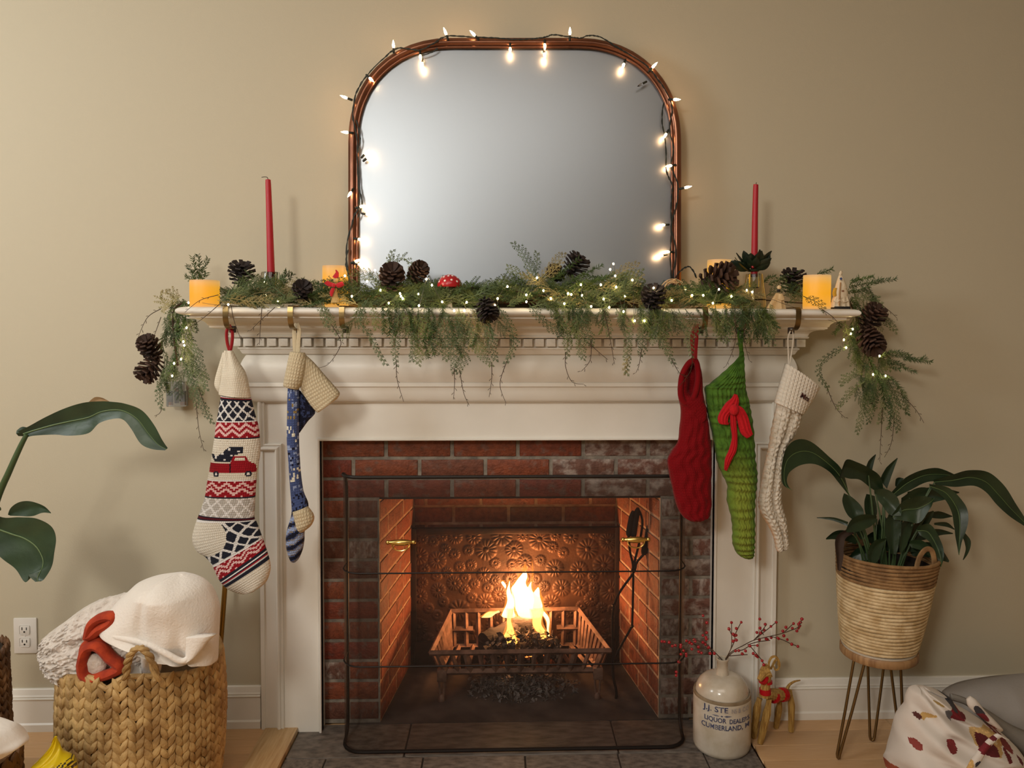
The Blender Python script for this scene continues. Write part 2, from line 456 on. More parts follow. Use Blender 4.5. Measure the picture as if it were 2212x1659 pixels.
M_brick = brickmat('red_brick', rgb(128, 58, 42), rgb(112, 74, 60), rgb(146, 78, 50))
M_fbrick = brickmat('fire_brick', rgb(150, 82, 58), rgb(140, 92, 70), rgb(160, 96, 66))
M_brickw = brickmat('chalky_brick', rgb(120, 78, 64), rgb(108, 88, 78), rgb(124, 92, 78), .44, (190, 176, 164))
M_mort = mat('mortar', rgb(150, 140, 126), 0.9, col2=rgb(112, 104, 94), nscale=30, bump=0.5, bscale=120)
M_fmort = mat('firebox_mortar', rgb(212, 184, 156), 0.9, col2=rgb(170, 140, 114), nscale=30, bump=0.5, bscale=120)
bk = MB(); bk.box((-.5, -.5, -.5), (.5, .5, .5), 0.03)
for i, v in enumerate(bk.v):
    bk.v[i] = (v[0] + .01 * (hash2(i, 1) - .5), v[1] + .02 * (hash2(i, 2) - .5), v[2] + .03 * (hash2(i, 3) - .5))
brick = bk.mesh('brick', M_brick, True, 50); brickw = bk.mesh('brick', M_brickw, True, 50); fbrick = bk.mesh('brick', M_fbrick, True, 50)
fx0, fx1 = P(820, 1300, BY).x, P(1425, 1300, BY).x; fz1 = P(1110, 1073, BY).z
FD = 0.53                                     # y of the firebox back wall
gx0, gx1 = P(893, 1300, FD).x, P(1331, 1300, FD).x
zc = 0.0665
mb = MB()
bxa, bxb, bzt = P(672, 1300, BY).x, P(1570, 1300, BY).x, P(1110, 925, BY).z
mb.box((bxa, BY + .0025, HZ), (fx0, BY + .2, bzt)); mb.box((fx1, BY + .0025, HZ), (bxb, BY + .2, bzt)); mb.box((fx0, BY + .0025, fz1), (fx1, BY + .2, bzt))
sur = struct('brick_surround', mb, M_mort)
courses = [HZ + k * zc for k in range(18)]
def course_z(k): return HZ + .004 + zc * k
zrow0 = fz1 - 11 * zc                         # courses counted from the lintel so that a joint falls on the opening's top
for k in range(-1, 15):
    z0 = zrow0 + k * zc; z1 = z0 + zc - .0105
    if z1 < HZ + .015: continue
    z0 = max(z0, HZ + .003); z1 = min(z1, bzt)
    if z0 >= bzt - .012: break
    if k < 11:
        segs = []
        for a, b, sgn in ((bxa, fx0, 1), (fx1, bxb, -1)):
            cut = .103 if k % 2 else 0.0
            if a < 0: xs = [b, b - .103 - cut, b - .31, b - .5] if not k % 2 else [b, b - .2065, b - .31]
            else: xs = [a, a + .103, a + .31] if not k % 2 else [a, a + .2065, a + .31]
            xs = sorted(max(a, min(b, x)) for x in xs)
            segs += [(p, q) for p, q in zip(xs, xs[1:]) if q - p > .015]
    else:
        off = [0.03, -0.075, 0.03, -0.075][k - 11]
        x = bxa - .213 + (off % .213); segs = []
        while x < bxb:
            p, q = max(x, bxa), min(x + .2135, bxb)
            if q - p > .015: segs.append((p, q))
            x += .2135
    for p, q in segs:
        inst('brick', brickw if (p > fx1 - .01 and k < 11) or (k > 10 and p > .25) or hash2(k, p * 9) > .86 else brick, sur, TRS(((p + q) / 2, BY + .0445 + RND.uniform(-.0015, .0015), (z0 + z1) / 2),
                                      Matrix.Rotation(rad(RND.uniform(-.25, .25)), 3, 'Y').to_quaternion(), (q - p - .0105, .09, z1 - z0)))
# firebox: splayed side walls, back wall, floor, smoke chamber
mb = MB()
def wall_quad(a, b, z0, z1, th):
    d = (Vector((b[0] - a[0], b[1] - a[1], 0))).normalized(); n = Vector((-d.y, d.x, 0)) * th
    q = [(a[0], a[1]), (b[0], b[1]), (b[0] + n.x, b[1] + n.y), (a[0] + n.x, a[1] + n.y)]
    mb.add([(x, y, z0) for x, y in q] + [(x, y, z1) for x, y in q], [(3, 2, 1, 0), (4, 5, 6, 7), (0, 1, 5, 4), (1, 2, 6, 5), (2, 3, 7, 6), (3, 0, 4, 7)])
FZT = 1.15
wall_quad((fx0, BY + .004), (gx0, FD), HZ, FZT, .12); wall_quad((gx0 - .1, FD), (gx1 + .1, FD), HZ, FZT, .12); wall_quad((gx1, FD), (fx1, BY + .004), HZ, FZT, .12)
firebox = struct('firebox', mb, M_fmort)
M_fbfloor = mat('firebox_floor', rgb(92, 82, 76), 0.85, col2=rgb(56, 50, 46), nscale=9, detail=8, bump=0.5, bscale=30)
mb = MB(); mb.box((fx0 - .1, .045, HZ - .1), (fx1 + .1, FD + .05, HZ)); mb.obj('firebox_floor', M_fbfloor, firebox, smooth=False)
M_soot = mat('soot', rgb(36, 28, 25), 0.95, col2=rgb(58, 42, 36), nscale=10)
mb = MB(); mb.box((fx0 - .2, BY + .1, FZT), (fx1 + .2, FD + .1, FZT + .02)); mb.box((fx0 - .1, BY + .095, fz1 + .012), (fx1 + .1, BY + .21, FZT)); mb.obj('smoke_chamber', M_soot, firebox, smooth=False)
M_iron = mat('black_iron', rgb(48, 40, 36), 0.55, metal=0.6, col2=rgb(70, 50, 40), nscale=20, bump=0.25, bscale=80)
mb = MB(); mb.box((fx0 - .05, BY + .004, fz1 - .007), (fx1 + .05, BY + .1, fz1 + .002)); mb.obj('steel_lintel', M_iron, firebox, smooth=False)
def brick_wall(a, b, z0, z1, shift):
    a, b = Vector(a), Vector(b); d = (b - a); L = d.length; d.normalize(); nrm = Vector((d.y, -d.x)); ang = math.atan2(d.y, d.x)
    k = 0; z = z0
    while z < z1 - .02:
        s = -.2135 + (shift + (.107 if k % 2 else 0)) % .2135
        while s < L:
            p, q = max(s, 0), min(s + .2135, L)
            if q - p > .02:
                c = a + d * ((p + q) / 2) - nrm * (.02 - .0025 - RND.uniform(-.0012, .0012))
                inst('brick', fbrick, firebox, TRS((c.x, c.y, z + (zc - .0105) / 2), Matrix.Rotation(ang, 3, 'Z').to_quaternion(), (q - p - .0105, .04, zc - .0105)))
            s += .2135
        z += zc; k += 1
brick_wall((fx0, BY + .004), (gx0, FD), HZ + .006, .80, .0)
brick_wall((gx1, FD), (fx1, BY + .004), HZ + .006, .80, .06)
brick_wall((gx0, FD), (gx1, FD), HZ + .006 + 7 * zc, .86, .05)
# ================================================================== MANTEL
MY = 0.0                                       # front of the mantel's flat boards
ml_, mr_ = P(562, 1200, MY).x, P(1677, 1200, MY).x
ol, orr = P(693, 1200, MY).x, P(1542, 1200, MY).x      # brick opening
ot = P(1110, 951, MY).z
zt = lambda py, y=-.05: P(1090, py, y).z
mantel = thing('fireplace_mantel', 'white painted wooden fireplace mantel with dentil moulding around the brick opening', 'mantel', ((ml_ + mr_) / 2, 0, 0))
mb = MB()
ztop_b = zt(800, 0)
mb.box((ml_, MY, 0), (ol, WALL_Y, ztop_b)); mb.box((orr, MY, HZ), (mr_, WALL_Y, ztop_b)); mb.box((ol, MY, ot), (orr, WALL_Y, ztop_b))
mb.box((ol - .002, WALL_Y, HZ), (ol - .07, BY, ztop_b)); mb.box((orr + .002, WALL_Y, HZ), (orr + .07, BY, ztop_b)); mb.box((ol - .07, WALL_Y, ot + .002), (orr + .07, BY, ot + .08))
mb.box((P(640, 1575, 0).x, MY, HZ), (ol, WALL_Y, 0))
mb.obj('surround_board', M_white, mantel, smooth=False)
def sweep(mb, path, prof, y):
    """path: (x, z) polyline; prof: (offset to the path's left, height towards the room) closed at the board"""
    path = [Vector(p) for p in path]; m = len(path); rows = []
    for i in range(m):
        a = (path[i] - path[i - 1]).normalized() if i else (path[1] - path[0]).normalized()
        b = (path[i + 1] - path[i]).normalized() if i < m - 1 else a
        na, nb_ = Vector((-a.y, a.x)), Vector((-b.y, b.x)); mi = (na + nb_); mi = mi / max(.2, mi.dot(na)) if mi.length > 1e-6 else na
        rows.append([(path[i].x + mi.x * o, y - h, path[i].y + mi.y * o) for o, h in prof])
    n = len(prof); vs_ = [p for r in rows for p in r]
    fs_ = [(i * n + j, i * n + j + 1, (i + 1) * n + j + 1, (i + 1) * n + j) for i in range(m - 1) for j in range(n - 1)]
    fs_ += [tuple(range(n)), tuple((m - 1) * n + j for j in range(n - 1, -1, -1))]
    mb.add(vs_, fs_)
bead = [(0, 0), (0, .006), (.002, .009), (.004, .010), (.006, .006), (.008, .006), (.011, .012), (.015, .014), (.019, .012), (.021, .006), (.023, .006), (.024, .003), (.024, 0)]
ez, tz = P(590, 958, 0).z, P(590, 870, 0).z
xl_o, xl_i = P(574, 1000, 0).x, P(610, 1000, 0).x
xr_o, xr_i = P(1665, 1000, 0).x, P(1629, 1000, 0).x
mb = MB(); sweep(mb, [(xl_i, 0.0), (xl_i, ez), (xl_o, ez), (xl_o, tz), (xr_o, tz), (xr_o, ez), (xr_i, ez), (xr_i, 0.0)], bead, MY)
mb.obj('panel_moulding', M_white, mantel, smooth=True, angle=25)
mb = MB(); sweep(mb, [(ol, HZ), (ol, ot), (orr, ot), (orr, HZ)], [(0, -.02), (0, .006), (.0015, .008), (.006, .008), (.0075, .005), (.009, .003), (.010, 0)], MY)
mb.obj('opening_trim', M_white, mantel, smooth=True, angle=25)
mb = MB(); sweep(mb, [(ml_, 0.0), (ml_, ztop_b)], [(0, 0), (0, .004), (-.012, .004), (-.013, 0)], MY); mb.obj('edge_strip', M_white, mantel, smooth=True, angle=25); mb = MB(); sweep(mb, [(mr_, 0.0), (mr_, ztop_b)], [(0, 0), (0, .004), (.012, .004), (.013, 0)], MY)
mb.obj('edge_strip', M_white, mantel, smooth=True, angle=25)
# entablature with mitred returns: (projection, z) rows
fl_, fr_ = ml_ + .004, mr_ - .004
def returns(mb, prof, x0=None, x1=None):
    x0 = fl_ if x0 is None else x0; x1 = fr_ if x1 is None else x1
    n = len(prof); vs_ = []
    for p, z in prof:
        vs_ += [(x0 - p, WALL_Y, z), (x0 - p, MY - p, z), (x1 + p, MY - p, z), (x1 + p, WALL_Y, z)]
    fs_ = []
    for i in range(n - 1):
        for j in range(3): fs_.append((i * 4 + j, i * 4 + j + 1, (i + 1) * 4 + j + 1, (i + 1) * 4 + j))
        fs_.append((i * 4 + 3, i * 4, (i + 1) * 4, (i + 1) * 4 + 3))
    fs_ += [(3, 2, 1, 0), tuple((n - 1) * 4 + j for j in range(4))]
    mb.add(vs_, fs_)
def Z(py, p): return P(1090, py, MY - p).z
def arc(p0, z0, p1, z1, n, bulge):             # quarter curve between two profile points
    out = []
    for i in range(n + 1):
        t = i / n
        if bulge == 'cove': out.append((p0 + (p1 - p0) * (1 - math.cos(t * PI / 2)), z0 + (z1 - z0) * math.sin(t * PI / 2)))
        elif bulge == 'ovolo': out.append((p0 + (p1 - p0) * math.sin(t * PI / 2), z0 + (z1 - z0) * (1 - math.cos(t * PI / 2))))
    return out
mb = MB()
prof = arc(.010, Z(868, .01), .028, Z(838, .028), 6, 'ovolo') + [(.030, Z(836, .03)), (.033, Z(835, .033)), (.033, Z(827.5, .033)), (.030, Z(826, .03))]
prof = [(0, Z(870, 0)), (.006, Z(869, .006))] + prof + [(0.01, Z(825, .02))]
returns(mb, prof); mb.obj('architrave', M_white, mantel, smooth=True, angle=30)
mb = MB(); za, zb = Z(826, .03), Z(766, .045)
prof = [(.012, za - .004)] + [(.024 + .022 * math.sin(PI * (.12 + .80 * i / 10)), za + (zb - za) * i / 10) for i in range(11)] + [(.010, zb)]
returns(mb, prof); mb.obj('frieze', M_white, mantel, smooth=True, angle=30)
mb = MB(); prof = [(.01, Z(766, .04)), (.036, Z(766, .036)), (.040, Z(764, .04)), (.046, Z(756, .046)), (.050, Z(754.5, .05)), (.050, Z(751, .05)), (.046, Z(750, .046)), (.046, Z(729, .046)), (.01, Z(729, .046))]
returns(mb, prof); mb.obj('dentil_band', M_white, mantel, smooth=True, angle=25)
mb = MB(); prof = [(.01, Z(730, .06)), (.070, Z(730, .07)), (.072, Z(727, .072)), (.068, Z(724.5, .068))] + arc(.070, Z(723, .07), .105, Z(711, .105), 6, 'cove') + \
    [(.107, Z(709.5, .107)), (.112, Z(709, .112)), (.112, Z(705, .112))] + arc(.116, Z(704, .116), .158, Z(690, .158), 7, 'cove') + [(.160, Z(687, .16)), (.02, Z(687, .16))]
returns(mb, prof); mb.obj('crown_moulding', M_white, mantel, smooth=True, angle=25)
# dentil blocks, each a part
dz0, dz1 = Z(748.5, .066), Z(732, .066)
dm = MB(); dm.box((-.5, -.5, -.5), (.5, .5, .5), 0.03); dent = dm.mesh('dentil', M_white, True, 40)
dp = S(-.066) * 24.93
xa, xb = fl_ - .064, fr_ + .064; nd = round((xb - xa - .02) / dp); dp = (xb - xa - .0265) / nd
for i in range(nd + 1):
    inst('dentil', dent, mantel, TRS((xa + .01325 + i * dp, MY - .052, (dz0 + dz1) / 2), None, (.0275, .020, dz1 - dz0)))
for x in (xa + .011, xb - .011):
    for y in (-.02,): inst('dentil', dent, mantel, TRS((x, y, (dz0 + dz1) / 2), None, (.022, .0265, dz1 - dz0)))
# shelf board with bull-nosed edge
SHF = -.235                                    # front of the shelf
ZS = P(1090, 664.5, SHF).z; zs0 = P(1090, 686, SHF).z
sxl, sxr = P(389, 672, -.20).x, P(1849, 679, -.20).x
sp_ = .17
mb = MB(); th = ZS - zs0; pr = [(sp_ - .02, zs0 - .003), (sp_ + .012, zs0 - .003), (sp_ + .012, zs0 + .003)]
pr += [(sp_ + .012 + .001, zs0 + .0045)] + [(sp_ + .014 + .028 * math.cos(a) ** .8 if math.cos(a) > 0 else sp_ + .014, zs0 + .0045 + (th - .0045) / 2 + (th - .0045) / 2 * math.sin(a)) for a in [rad(-80 + 160 * i / 12) for i in range(13)]]
pr += [(sp_ + .012, ZS), (.0, ZS)]
pr = [(p + (-SHF - (sp_ + .042)), z) for p, z in pr[:-1]] + [(0.0, ZS)]
exl, exr = sxl - fl_ + (-SHF), sxr - fr_ - (-SHF)
returns(mb, pr, sxl + (-SHF), sxr - (-SHF)); mb.obj('shelf', M_white, mantel, smooth=True, angle=30)
SHELF = ZS

# ================================================================== MIRROR
M_copper = mat('copper_frame', rgb(146, 100, 78), 0.28, metal=0.85, col2=rgb(104, 68, 52), nscale=6, stretch=(1, 1, 1), bump=0.05, bscale=40)
k = NT('mirror_glass'); k.b.inputs['Base Color'].default_value = c4(rgb(158, 165, 172)); k.b.inputs['Metallic'].default_value = .95; k.b.inputs['Roughness'].default_value = 0.40
M_mirror = k.m
zb_ = SHELF; 
def my(py): return lerp(-.045, -.058, (py - 80) / 580.0)       # the mirror leans back on the wall
mcx = P(1112, 300, -.05).x
mirror = thing('arched_mirror', 'large arched wall mirror in a copper pipe frame leaning on the mantel shelf', 'mirror', (mcx, -.1, SHELF))
def arch(inset):
    """photo-pixel outline of the frame's centre line"""
    l, r_, tp = 763 + inset, 1461 - inset, 93 + inset
    R1 = 212 - inset; pts = [(l, 648)]
    pts += [(l, y) for y in range(620, 310, -30)]
    for i in range(0, 13):
        a = PI - (PI / 2) * i / 12; pts.append((l + R1 + R1 * math.copysign(abs(math.cos(a)) ** .93, math.cos(a)), tp + R1 - R1 * abs(math.sin(a)) ** .93))
    pts += [(x, tp) for x in range(int(l + R1) + 30, int(r_ - R1), 40)]
    for i in range(0, 13):
        a = PI / 2 - (PI / 2) * i / 12; pts.append((r_ - R1 + R1 * abs(math.cos(a)) ** .93, tp + R1 - R1 * abs(math.sin(a)) ** .93))
    pts += [(r_, y) for y in range(320, 640, 30)] + [(r_, 648)]
    return pts
mb = MB(); path = [P(x, y, my(y)) for x, y in arch(0)]
def ridge_tube(mb, path, r, n=20):
    b0 = len(mb.v); mb.tube(path, r, n, closed=True)
    for i in range(len(path)):
        for j in range(n):
            kx = b0 + i * n + j; c = path[i]; v = Vector(mb.v[kx]); f = 1.0 - (.10 if j % 4 == 0 else 0); mb.v[kx] = tuple(c + (v - c) * f)
path = resample(path + [path[0]], .02)[:-1]
ridge_tube(mb, path, .0150)
mb.obj('frame', M_copper, mirror, smooth=True, angle=60)
mb = MB(); path2 = resample([P(x, y, my(y) - .009) for x, y in arch(9)] + [P(*arch(9)[0], my(648) - .009)], .02)[:-1]; mb.tube(path2, .0045, 10, closed=True); mb.obj('inner_bead', M_copper, mirror, smooth=True, angle=60)
mb = MB(); out = [P(x, y, my(y) + .001) for x, y in arch(4)]
n = len(out); mb.v = [tuple(p) for p in out] + [tuple(p + Vector((0, .006, 0))) for p in out]
mb.f = [tuple(range(n - 1, -1, -1)), tuple(range(n, 2 * n))] + [(i, (i + 1) % n, (i + 1) % n + n, i + n) for i in range(n)]
mb.obj('mirror_pane', M_mirror, mirror, smooth=False)
# ------------------------------------------------ string lights on the mirror
M_cord = mat('dark_green_cord', rgb(30, 36, 30), 0.6)
k = NT('lit_bulb'); k.b.inputs['Base Color'].default_value = (1, .8, .6, 1); k.b.inputs['Emission Color'].default_value = (1, .56, .26, 1); k.b.inputs['Emission Strength'].default_value = 60; M_bulb = k.m
M_bulboff = glass_mat('clear_bulb_unlit')
strl = thing('string_lights', 'dark green string of clear warm mini lights wound around the copper mirror frame', 'lights', P(753, 600, -.13))
sk = MB(); sk.lathe([(.0028, 0), (.0036, .002), (.0036, .014), (.0030, .0165)], 8); sock = sk.mesh('socket', M_cord, True, 40)
bl = MB(); bl.lathe([(.0018, .0), (.0034, .004), (.0040, .009), (.0030, .016), (.0012, .022), (0, .025)], 10); bulbm = bl.mesh('bulb', M_bulb, True)
bulboff = bl.mesh('bulb', M_bulboff, True)
bulbs = [(850, 100, 0, -1), (908, 122, .1, 1), (912, 138, .05, 1), (963, 72, -.4, -1), (1024, 75, -.8, -.7), (1102, 106, 0, 1), (1177, 98, 0, 1), (1176, 118, .1, 1), (1231, 72, 0, -1), (1347, 140, -.35, 1),
         (1411, 144, .6, -.6), (1458, 215, 1, .1), (1438, 291, -.5, .8), (1448, 358, -1, .2), (1482, 405, 1, -.2), (1433, 486, -1, .1), (1443, 544, -1, 0), (1429, 552, -1, .2), (747, 211, -1, -.3),
         (800, 170, .7, .7), (749, 286, -1, 0), (790, 331, .8, -.7), (795, 340, .8, -.5), (757, 417, -.3, .6), (781, 446, 1, -.2), (794, 463, 1, .2), (777, 517, 1, .2), (770, 564, .9, -.3), (777, 571, 1, .2)]
for (x, y, dx, dy) in bulbs:
    yy = my(y) - .019; p = P(x, y, yy - .004); d = Vector((dx, -.35, -dy)).normalized()
    q = face_q(d)
    inst('socket', sock, strl, TRS(p - d * .021, q)); inst('bulb', bulbm, strl, TRS(p - d * .007, q))
p = P(1397, 176, my(176) - .02); q = face_q((-.8, -.3, -.5)); inst('socket', sock, strl, TRS(p, q)); inst('bulb', bulboff, strl, TRS(p + (q @ Vector((0, 0, .014))), q))
def wob(pts, y, amp, step=6, off=0):
    out = cr(pts, step); return [P(x + amp * math.sin(i * 1.3 + off), yv + amp * math.cos(i * 1.7 + off), (y(yv) if callable(y) else y)) for i, (x, yv) in enumerate(out)]
cords = [[(760, 640), (748, 545), (764, 470), (776, 440), (772, 360), (771, 300), (762, 250), (770, 200), (795, 160), (830, 125), (860, 104), (905, 108), (935, 95), (965, 78), (1020, 80), (1070, 82), (1110, 85), (1150, 84),
          (1178, 80), (1195, 75), (1232, 80), (1255, 82), (1270, 77), (1297, 80), (1330, 100), (1360, 118), (1395, 140), (1420, 170), (1440, 200), (1452, 235), (1446, 280), (1455, 320), (1450, 360), (1465, 400), (1462, 440), (1450, 490), (1460, 540), (1455, 600), (1470, 585), (1490, 576), (1505, 600)],
         [(772, 330), (778, 300), (770, 260)], [(772, 470), (782, 440), (775, 400), (772, 350)], [(1434, 222), (1430, 260), (1438, 310), (1440, 370), (1452, 400), (1450, 440), (1450, 500), (1448, 560), (1452, 620)],
         [(905, 122), (935, 112), (945, 104)], [(752, 540), (747, 570), (755, 600)]]
mb = MB()
for c_ in cords:
    mb.tube(wob(c_, lambda v: my(v) - .021, 1.0), .0016, 5); mb.tube(wob(c_, lambda v: my(v) - .021, 1.2, off=2.5), .0014, 5)
mb.obj('cord', M_cord, strl, smooth=True)
# ================================================================== FIRE
g8 = crop(920, 1230, 5.026)
M_cast = mat('cast_iron', rgb(150, 116, 98), 0.6, metal=0.2, col2=rgb(92, 68, 56), nscale=25, bump=0.4, bscale=60)
M_plate = mat('fireback_iron', rgb(104, 72, 52), 0.5, metal=0.45, col2=rgb(62, 44, 34), nscale=9, bump=0.25, bscale=120)
# fireback: cast plate with embossed daisies
pyb = FD - .035
fbx0, fbx1 = P(898, 1300, pyb).x, P(1329, 1300, pyb).x; fbz0, fbz1 = .075, P(1110, 1150, pyb).z
fb = thing('fireback', 'cast iron fireback plate embossed with daisies behind the flames', 'fireback', ((fbx0 + fbx1) / 2, pyb, HZ))
rr = random.Random(5); dais = []
for _ in range(4000):
    x, z, r_ = rr.uniform(fbx0, fbx1), rr.uniform(fbz0, fbz1), rr.choice([.022, .03, .036, .044])
    if all((x - a) ** 2 + (z - b) ** 2 > ((r_ + c) * .88) ** 2 for a, b, c, _n in dais): dais.append((x, z, r_, rr.choice([12, 14, 16])))
def dheight(x, z):
    h = 0.0
    for a, b, r_, n_ in dais:
        dx, dz = x - a, z - b
        if abs(dx) < r_ and abs(dz) < r_:
            d = math.hypot(dx, dz)
            if d < r_:
                t = d / r_; an = math.atan2(dz, dx)
                if t < .2: return .0045 + .0015 * math.cos(t * 8)
                return .0042 * math.sin(PI * min(1, (t - .18) / .8)) ** .6 * (.12 + .88 * abs(math.cos(an * n_ / 2)) ** .8)
    return h
NX, NZ = 300, 176
mb = MB(); mb.grid(lambda u, v: (lerp(fbx0, fbx1, u), pyb - dheight(lerp(fbx0, fbx1, u), lerp(fbz0, fbz1, v)) - .004, lerp(fbz0, fbz1, v)), NX, NZ)
mb.obj('embossed_panel', M_plate, fb, angle=None)
mb = MB(); mb.box((fbx0 - .012, pyb, HZ), (fbx1 + .012, pyb + .018, fbz1 + .006)); mb.obj('back_plate', M_iron, fb, smooth=False)
for nm, a, b in (('frame_bar', (fbx0 - .022, pyb - .014, HZ), (fbx0 + .004, pyb + .012, fbz1 + .02)), ('frame_bar', (fbx1 - .004, pyb - .014, HZ), (fbx1 + .022, pyb + .012, fbz1 + .02)),
                 ('frame_bar', (fbx0 + .004, pyb - .014, fbz1 - .004), (fbx1 - .004, pyb + .012, fbz1 + .02)), ('foot_rail', (fbx0 - .004, pyb - .02, HZ), (fbx1 + .004, pyb - .002, fbz0))):
    mb = MB(); mb.box(a, b, .003); mb.obj(nm, M_iron, fb)
# log grate
gy0, gy1 = .185, .425
rimL, rimR = P(930, 1411, gy0), P(1318, 1406, gy0); bkL, bkR = P(974, 1321, gy1), P(1250, 1316, gy1)
zb0 = rimL.z - .072; zbk = .085
grate = thing('fire_grate', 'cast iron basket grate with slotted sides holding the fire', 'grate', ((rimL.x + rimR.x) / 2, (gy0 + gy1) / 2, HZ))
def bar(mb, a, b, w, h): mb.tube([a, b], (w / 2, h / 2), 4, flat=(0, 0, 1))
def one(name, a, b, w, h=None, m=M_cast):
    mb = MB(); a, b = Vector(a), Vector(b); d = (b - a).normalized()
    up = Vector((0, -1, 0)) if abs(d.y) < .5 else Vector((0, 0, 1))
    r_ = w * .92; mb.tube([a, b], r_, 4, flat=up); 
    for i, v in enumerate(mb.v): pass
    return mb.obj(name, m, grate, smooth=False)
zr = rimL.z; one('front_rail', rimL + Vector((-.004, 0, 0)), rimR + Vector((.004, 0, 0)), .011)
one('back_rail', bkL, bkR, .011); one('side_rail', rimL, bkL, .010); one('side_rail', rimR, bkR, .010)
fl0, fr0 = Vector((rimL.x + .03, gy0 + .012, zb0)), Vector((rimR.x - .03, gy0 + .012, zb0))
bl0, br0 = Vector((bkL.x + .005, gy1 - .012, zbk)), Vector((bkR.x - .005, gy1 - .012, zbk))
one('floor_rail', fl0, fr0, .012); one('floor_rail', bl0, br0, .010); one('floor_rail', fl0, bl0, .010); one('floor_rail', fr0, br0, .010)
for i in range(13):
    t = (i + .5) / 13; one('front_bar', rimL.lerp(rimR, t) + Vector((0, .002, 0)), fl0.lerp(fr0, t), .0085 if i % 2 else .012)
for i in range(11):
    t = (i + .2) / 10.4; one('back_bar', bkL.lerp(bkR, t), bl0.lerp(br0, t), .0095)
one('back_rail', bkL.lerp(bl0, .52), bkL.lerp(bl0, .52).lerp(bkR.lerp(br0, .52), .17), .013); one('back_rail', bkR.lerp(br0, .52), bkR.lerp(br0, .52).lerp(bkL.lerp(bl0, .52), .17), .013)
for i in range(9):
    t = (i + .6) / 9.3; one('side_bar', rimL.lerp(bkL, t), fl0.lerp(bl0, t), .008); one('side_bar', rimR.lerp(bkR, t), fr0.lerp(br0, t), .008)
for i in range(9):
    t = (i + .5) / 9; one('floor_bar', fl0.lerp(fr0, t), bl0.lerp(br0, t), .010)
for s_, c_ in ((-1, P(955, 1500, gy0 + .01)), (1, P(1291, 1500, gy0 + .01))):
    mb = MB(); mb.box((c_.x - .017, gy0 - .002, zb0 - .03), (c_.x + .017, gy0 + .022, zb0 + .012), .003)
    for dx in (-.011, .009): mb.tube([(c_.x + dx, gy0 + .01, zb0 - .028), (c_.x + dx * .55, gy0 + .008, .012 + HZ)], .0042, 6)
    mb.lathe([(.013, HZ), (.013, HZ + .006), (.009, HZ + .016), (.004, HZ + .022)], 10, (c_.x - .001, gy0 + .008, 0)); mb.obj('leg', M_cast, grate)
for x in (bkL.x + .03, bkR.x - .03):
    mb = MB(); mb.tube([(x, gy1 - .02, zbk), (x, gy1 - .015, HZ + .002)], .009, 6); mb.obj('leg', M_cast, grate)
# logs and burnt paper
M_log = mat('charred_log', rgb(40, 32, 28), 0.9, col2=rgb(88, 70, 60), nscale=14, stretch=(1, 1, 6), lo=.5, hi=.75, bump=0.8, bscale=35)
M_ember = mat('ember', rgb(60, 24, 12), 0.9, emit=(1, .22, .04), estr=6.0)
def log(name, a, b, r_, label, m=M_log, seed=1):
    a, b = Vector(a), Vector(b); mb = MB(); N = 14
    pts = [a.lerp(b, i / (N - 1)) for i in range(N)]
    mb.tube(pts, [r_ * (1 + .14 * (vnoise(i * .9, seed) - .5)) for i in range(N)], 16)
    for i, v in enumerate(mb.v):
        v = Vector(v); k_ = vnoise(v.x * 60 + seed, v.z * 60 + v.y * 40) - .5; mb.v[i] = (v.x + .008 * k_, v.y + .008 * k_, v.z + .010 * k_)
    t = thing(name, label, 'log', (a + b) / 2, 'logs in the fire grate'); mb.obj('charred_body', m, t, angle=50)
    mb = MB()
    for i in range(5):
        p = a.lerp(b, .2 + .13 * i) + Vector((0, -r_ * .75, -r_ * .55)); mb.ball(p, (.012, .006, .004), 7, 5)
    mb.obj('ember', M_ember, t)
    return t
lz = zb0 + .02
log('fire_log', (P(1048, 1378, .26).x, .27, .152), (P(1135, 1352, .36).x, .40, .165), .042, 'charred log lying across the left half of the grate', seed=3)
log('fire_log', (P(1100, 1355, .35).x, .37, .170), (P(1165, 1355, .35).x, .375, .168), .038, 'blackened log standing behind the flames in the grate', seed=7)
log('fire_log', (P(1120, 1395, .25).x, .26, .135), (P(1205, 1395, .25).x, .30, .130), .030, 'half burnt log under the ash at the front of the grate', seed=12)
M_ash = mat('ash_flakes', rgb(168, 160, 154), 0.95, col2=rgb(84, 76, 72), nscale=30, vary=.2)
def flakes(name, n, cfun, smin, smax, m, seed, label, cat):
    rr = random.Random(seed); mb = MB()
    for _ in range(n):
        c_ = Vector(cfun(rr)); q = Matrix.Rotation(rr.uniform(0, 6.3), 3, Vector((rr.uniform(-1, 1), rr.uniform(-1, 1), rr.uniform(-1, 1))).normalized())
        s_ = rr.uniform(smin, smax); w = s_ * rr.uniform(.35, .8)
        vs_ = [(-s_, -w, 0), (s_ * .1, -w * .8, .3 * s_), (s_, 0, 0), (.2 * s_, w, -.2 * s_), (-.7 * s_, .6 * w, .1 * s_)]
        top = [c_ + q @ Vector(v) for v in vs_]; bot = [p + q @ Vector((0, 0, .0012)) for p in top]
        mb.add(top + bot, [(0, 1, 2, 3, 4), (9, 8, 7, 6, 5)] + [(i, i + 5, (i + 1) % 5 + 5, (i + 1) % 5) for i in range(5)])
    o = mb.obj(name, m, None, smooth=False); o['kind'] = 'stuff'; o['label'] = label; o['category'] = cat; return o
ac = P(1125, 1470, .30)
def ashpos(rr):
    while True:
        u, v = rr.gauss(0, .42), rr.gauss(0, .45)
        if u * u + v * v < 1.1: break
    x, y = ac.x + u * .205, .285 + v * .12
    return (x, y, HZ + .003 + .055 * max(0, 1 - (u * u + v * v) * 1.1) * rr.random() ** .6)
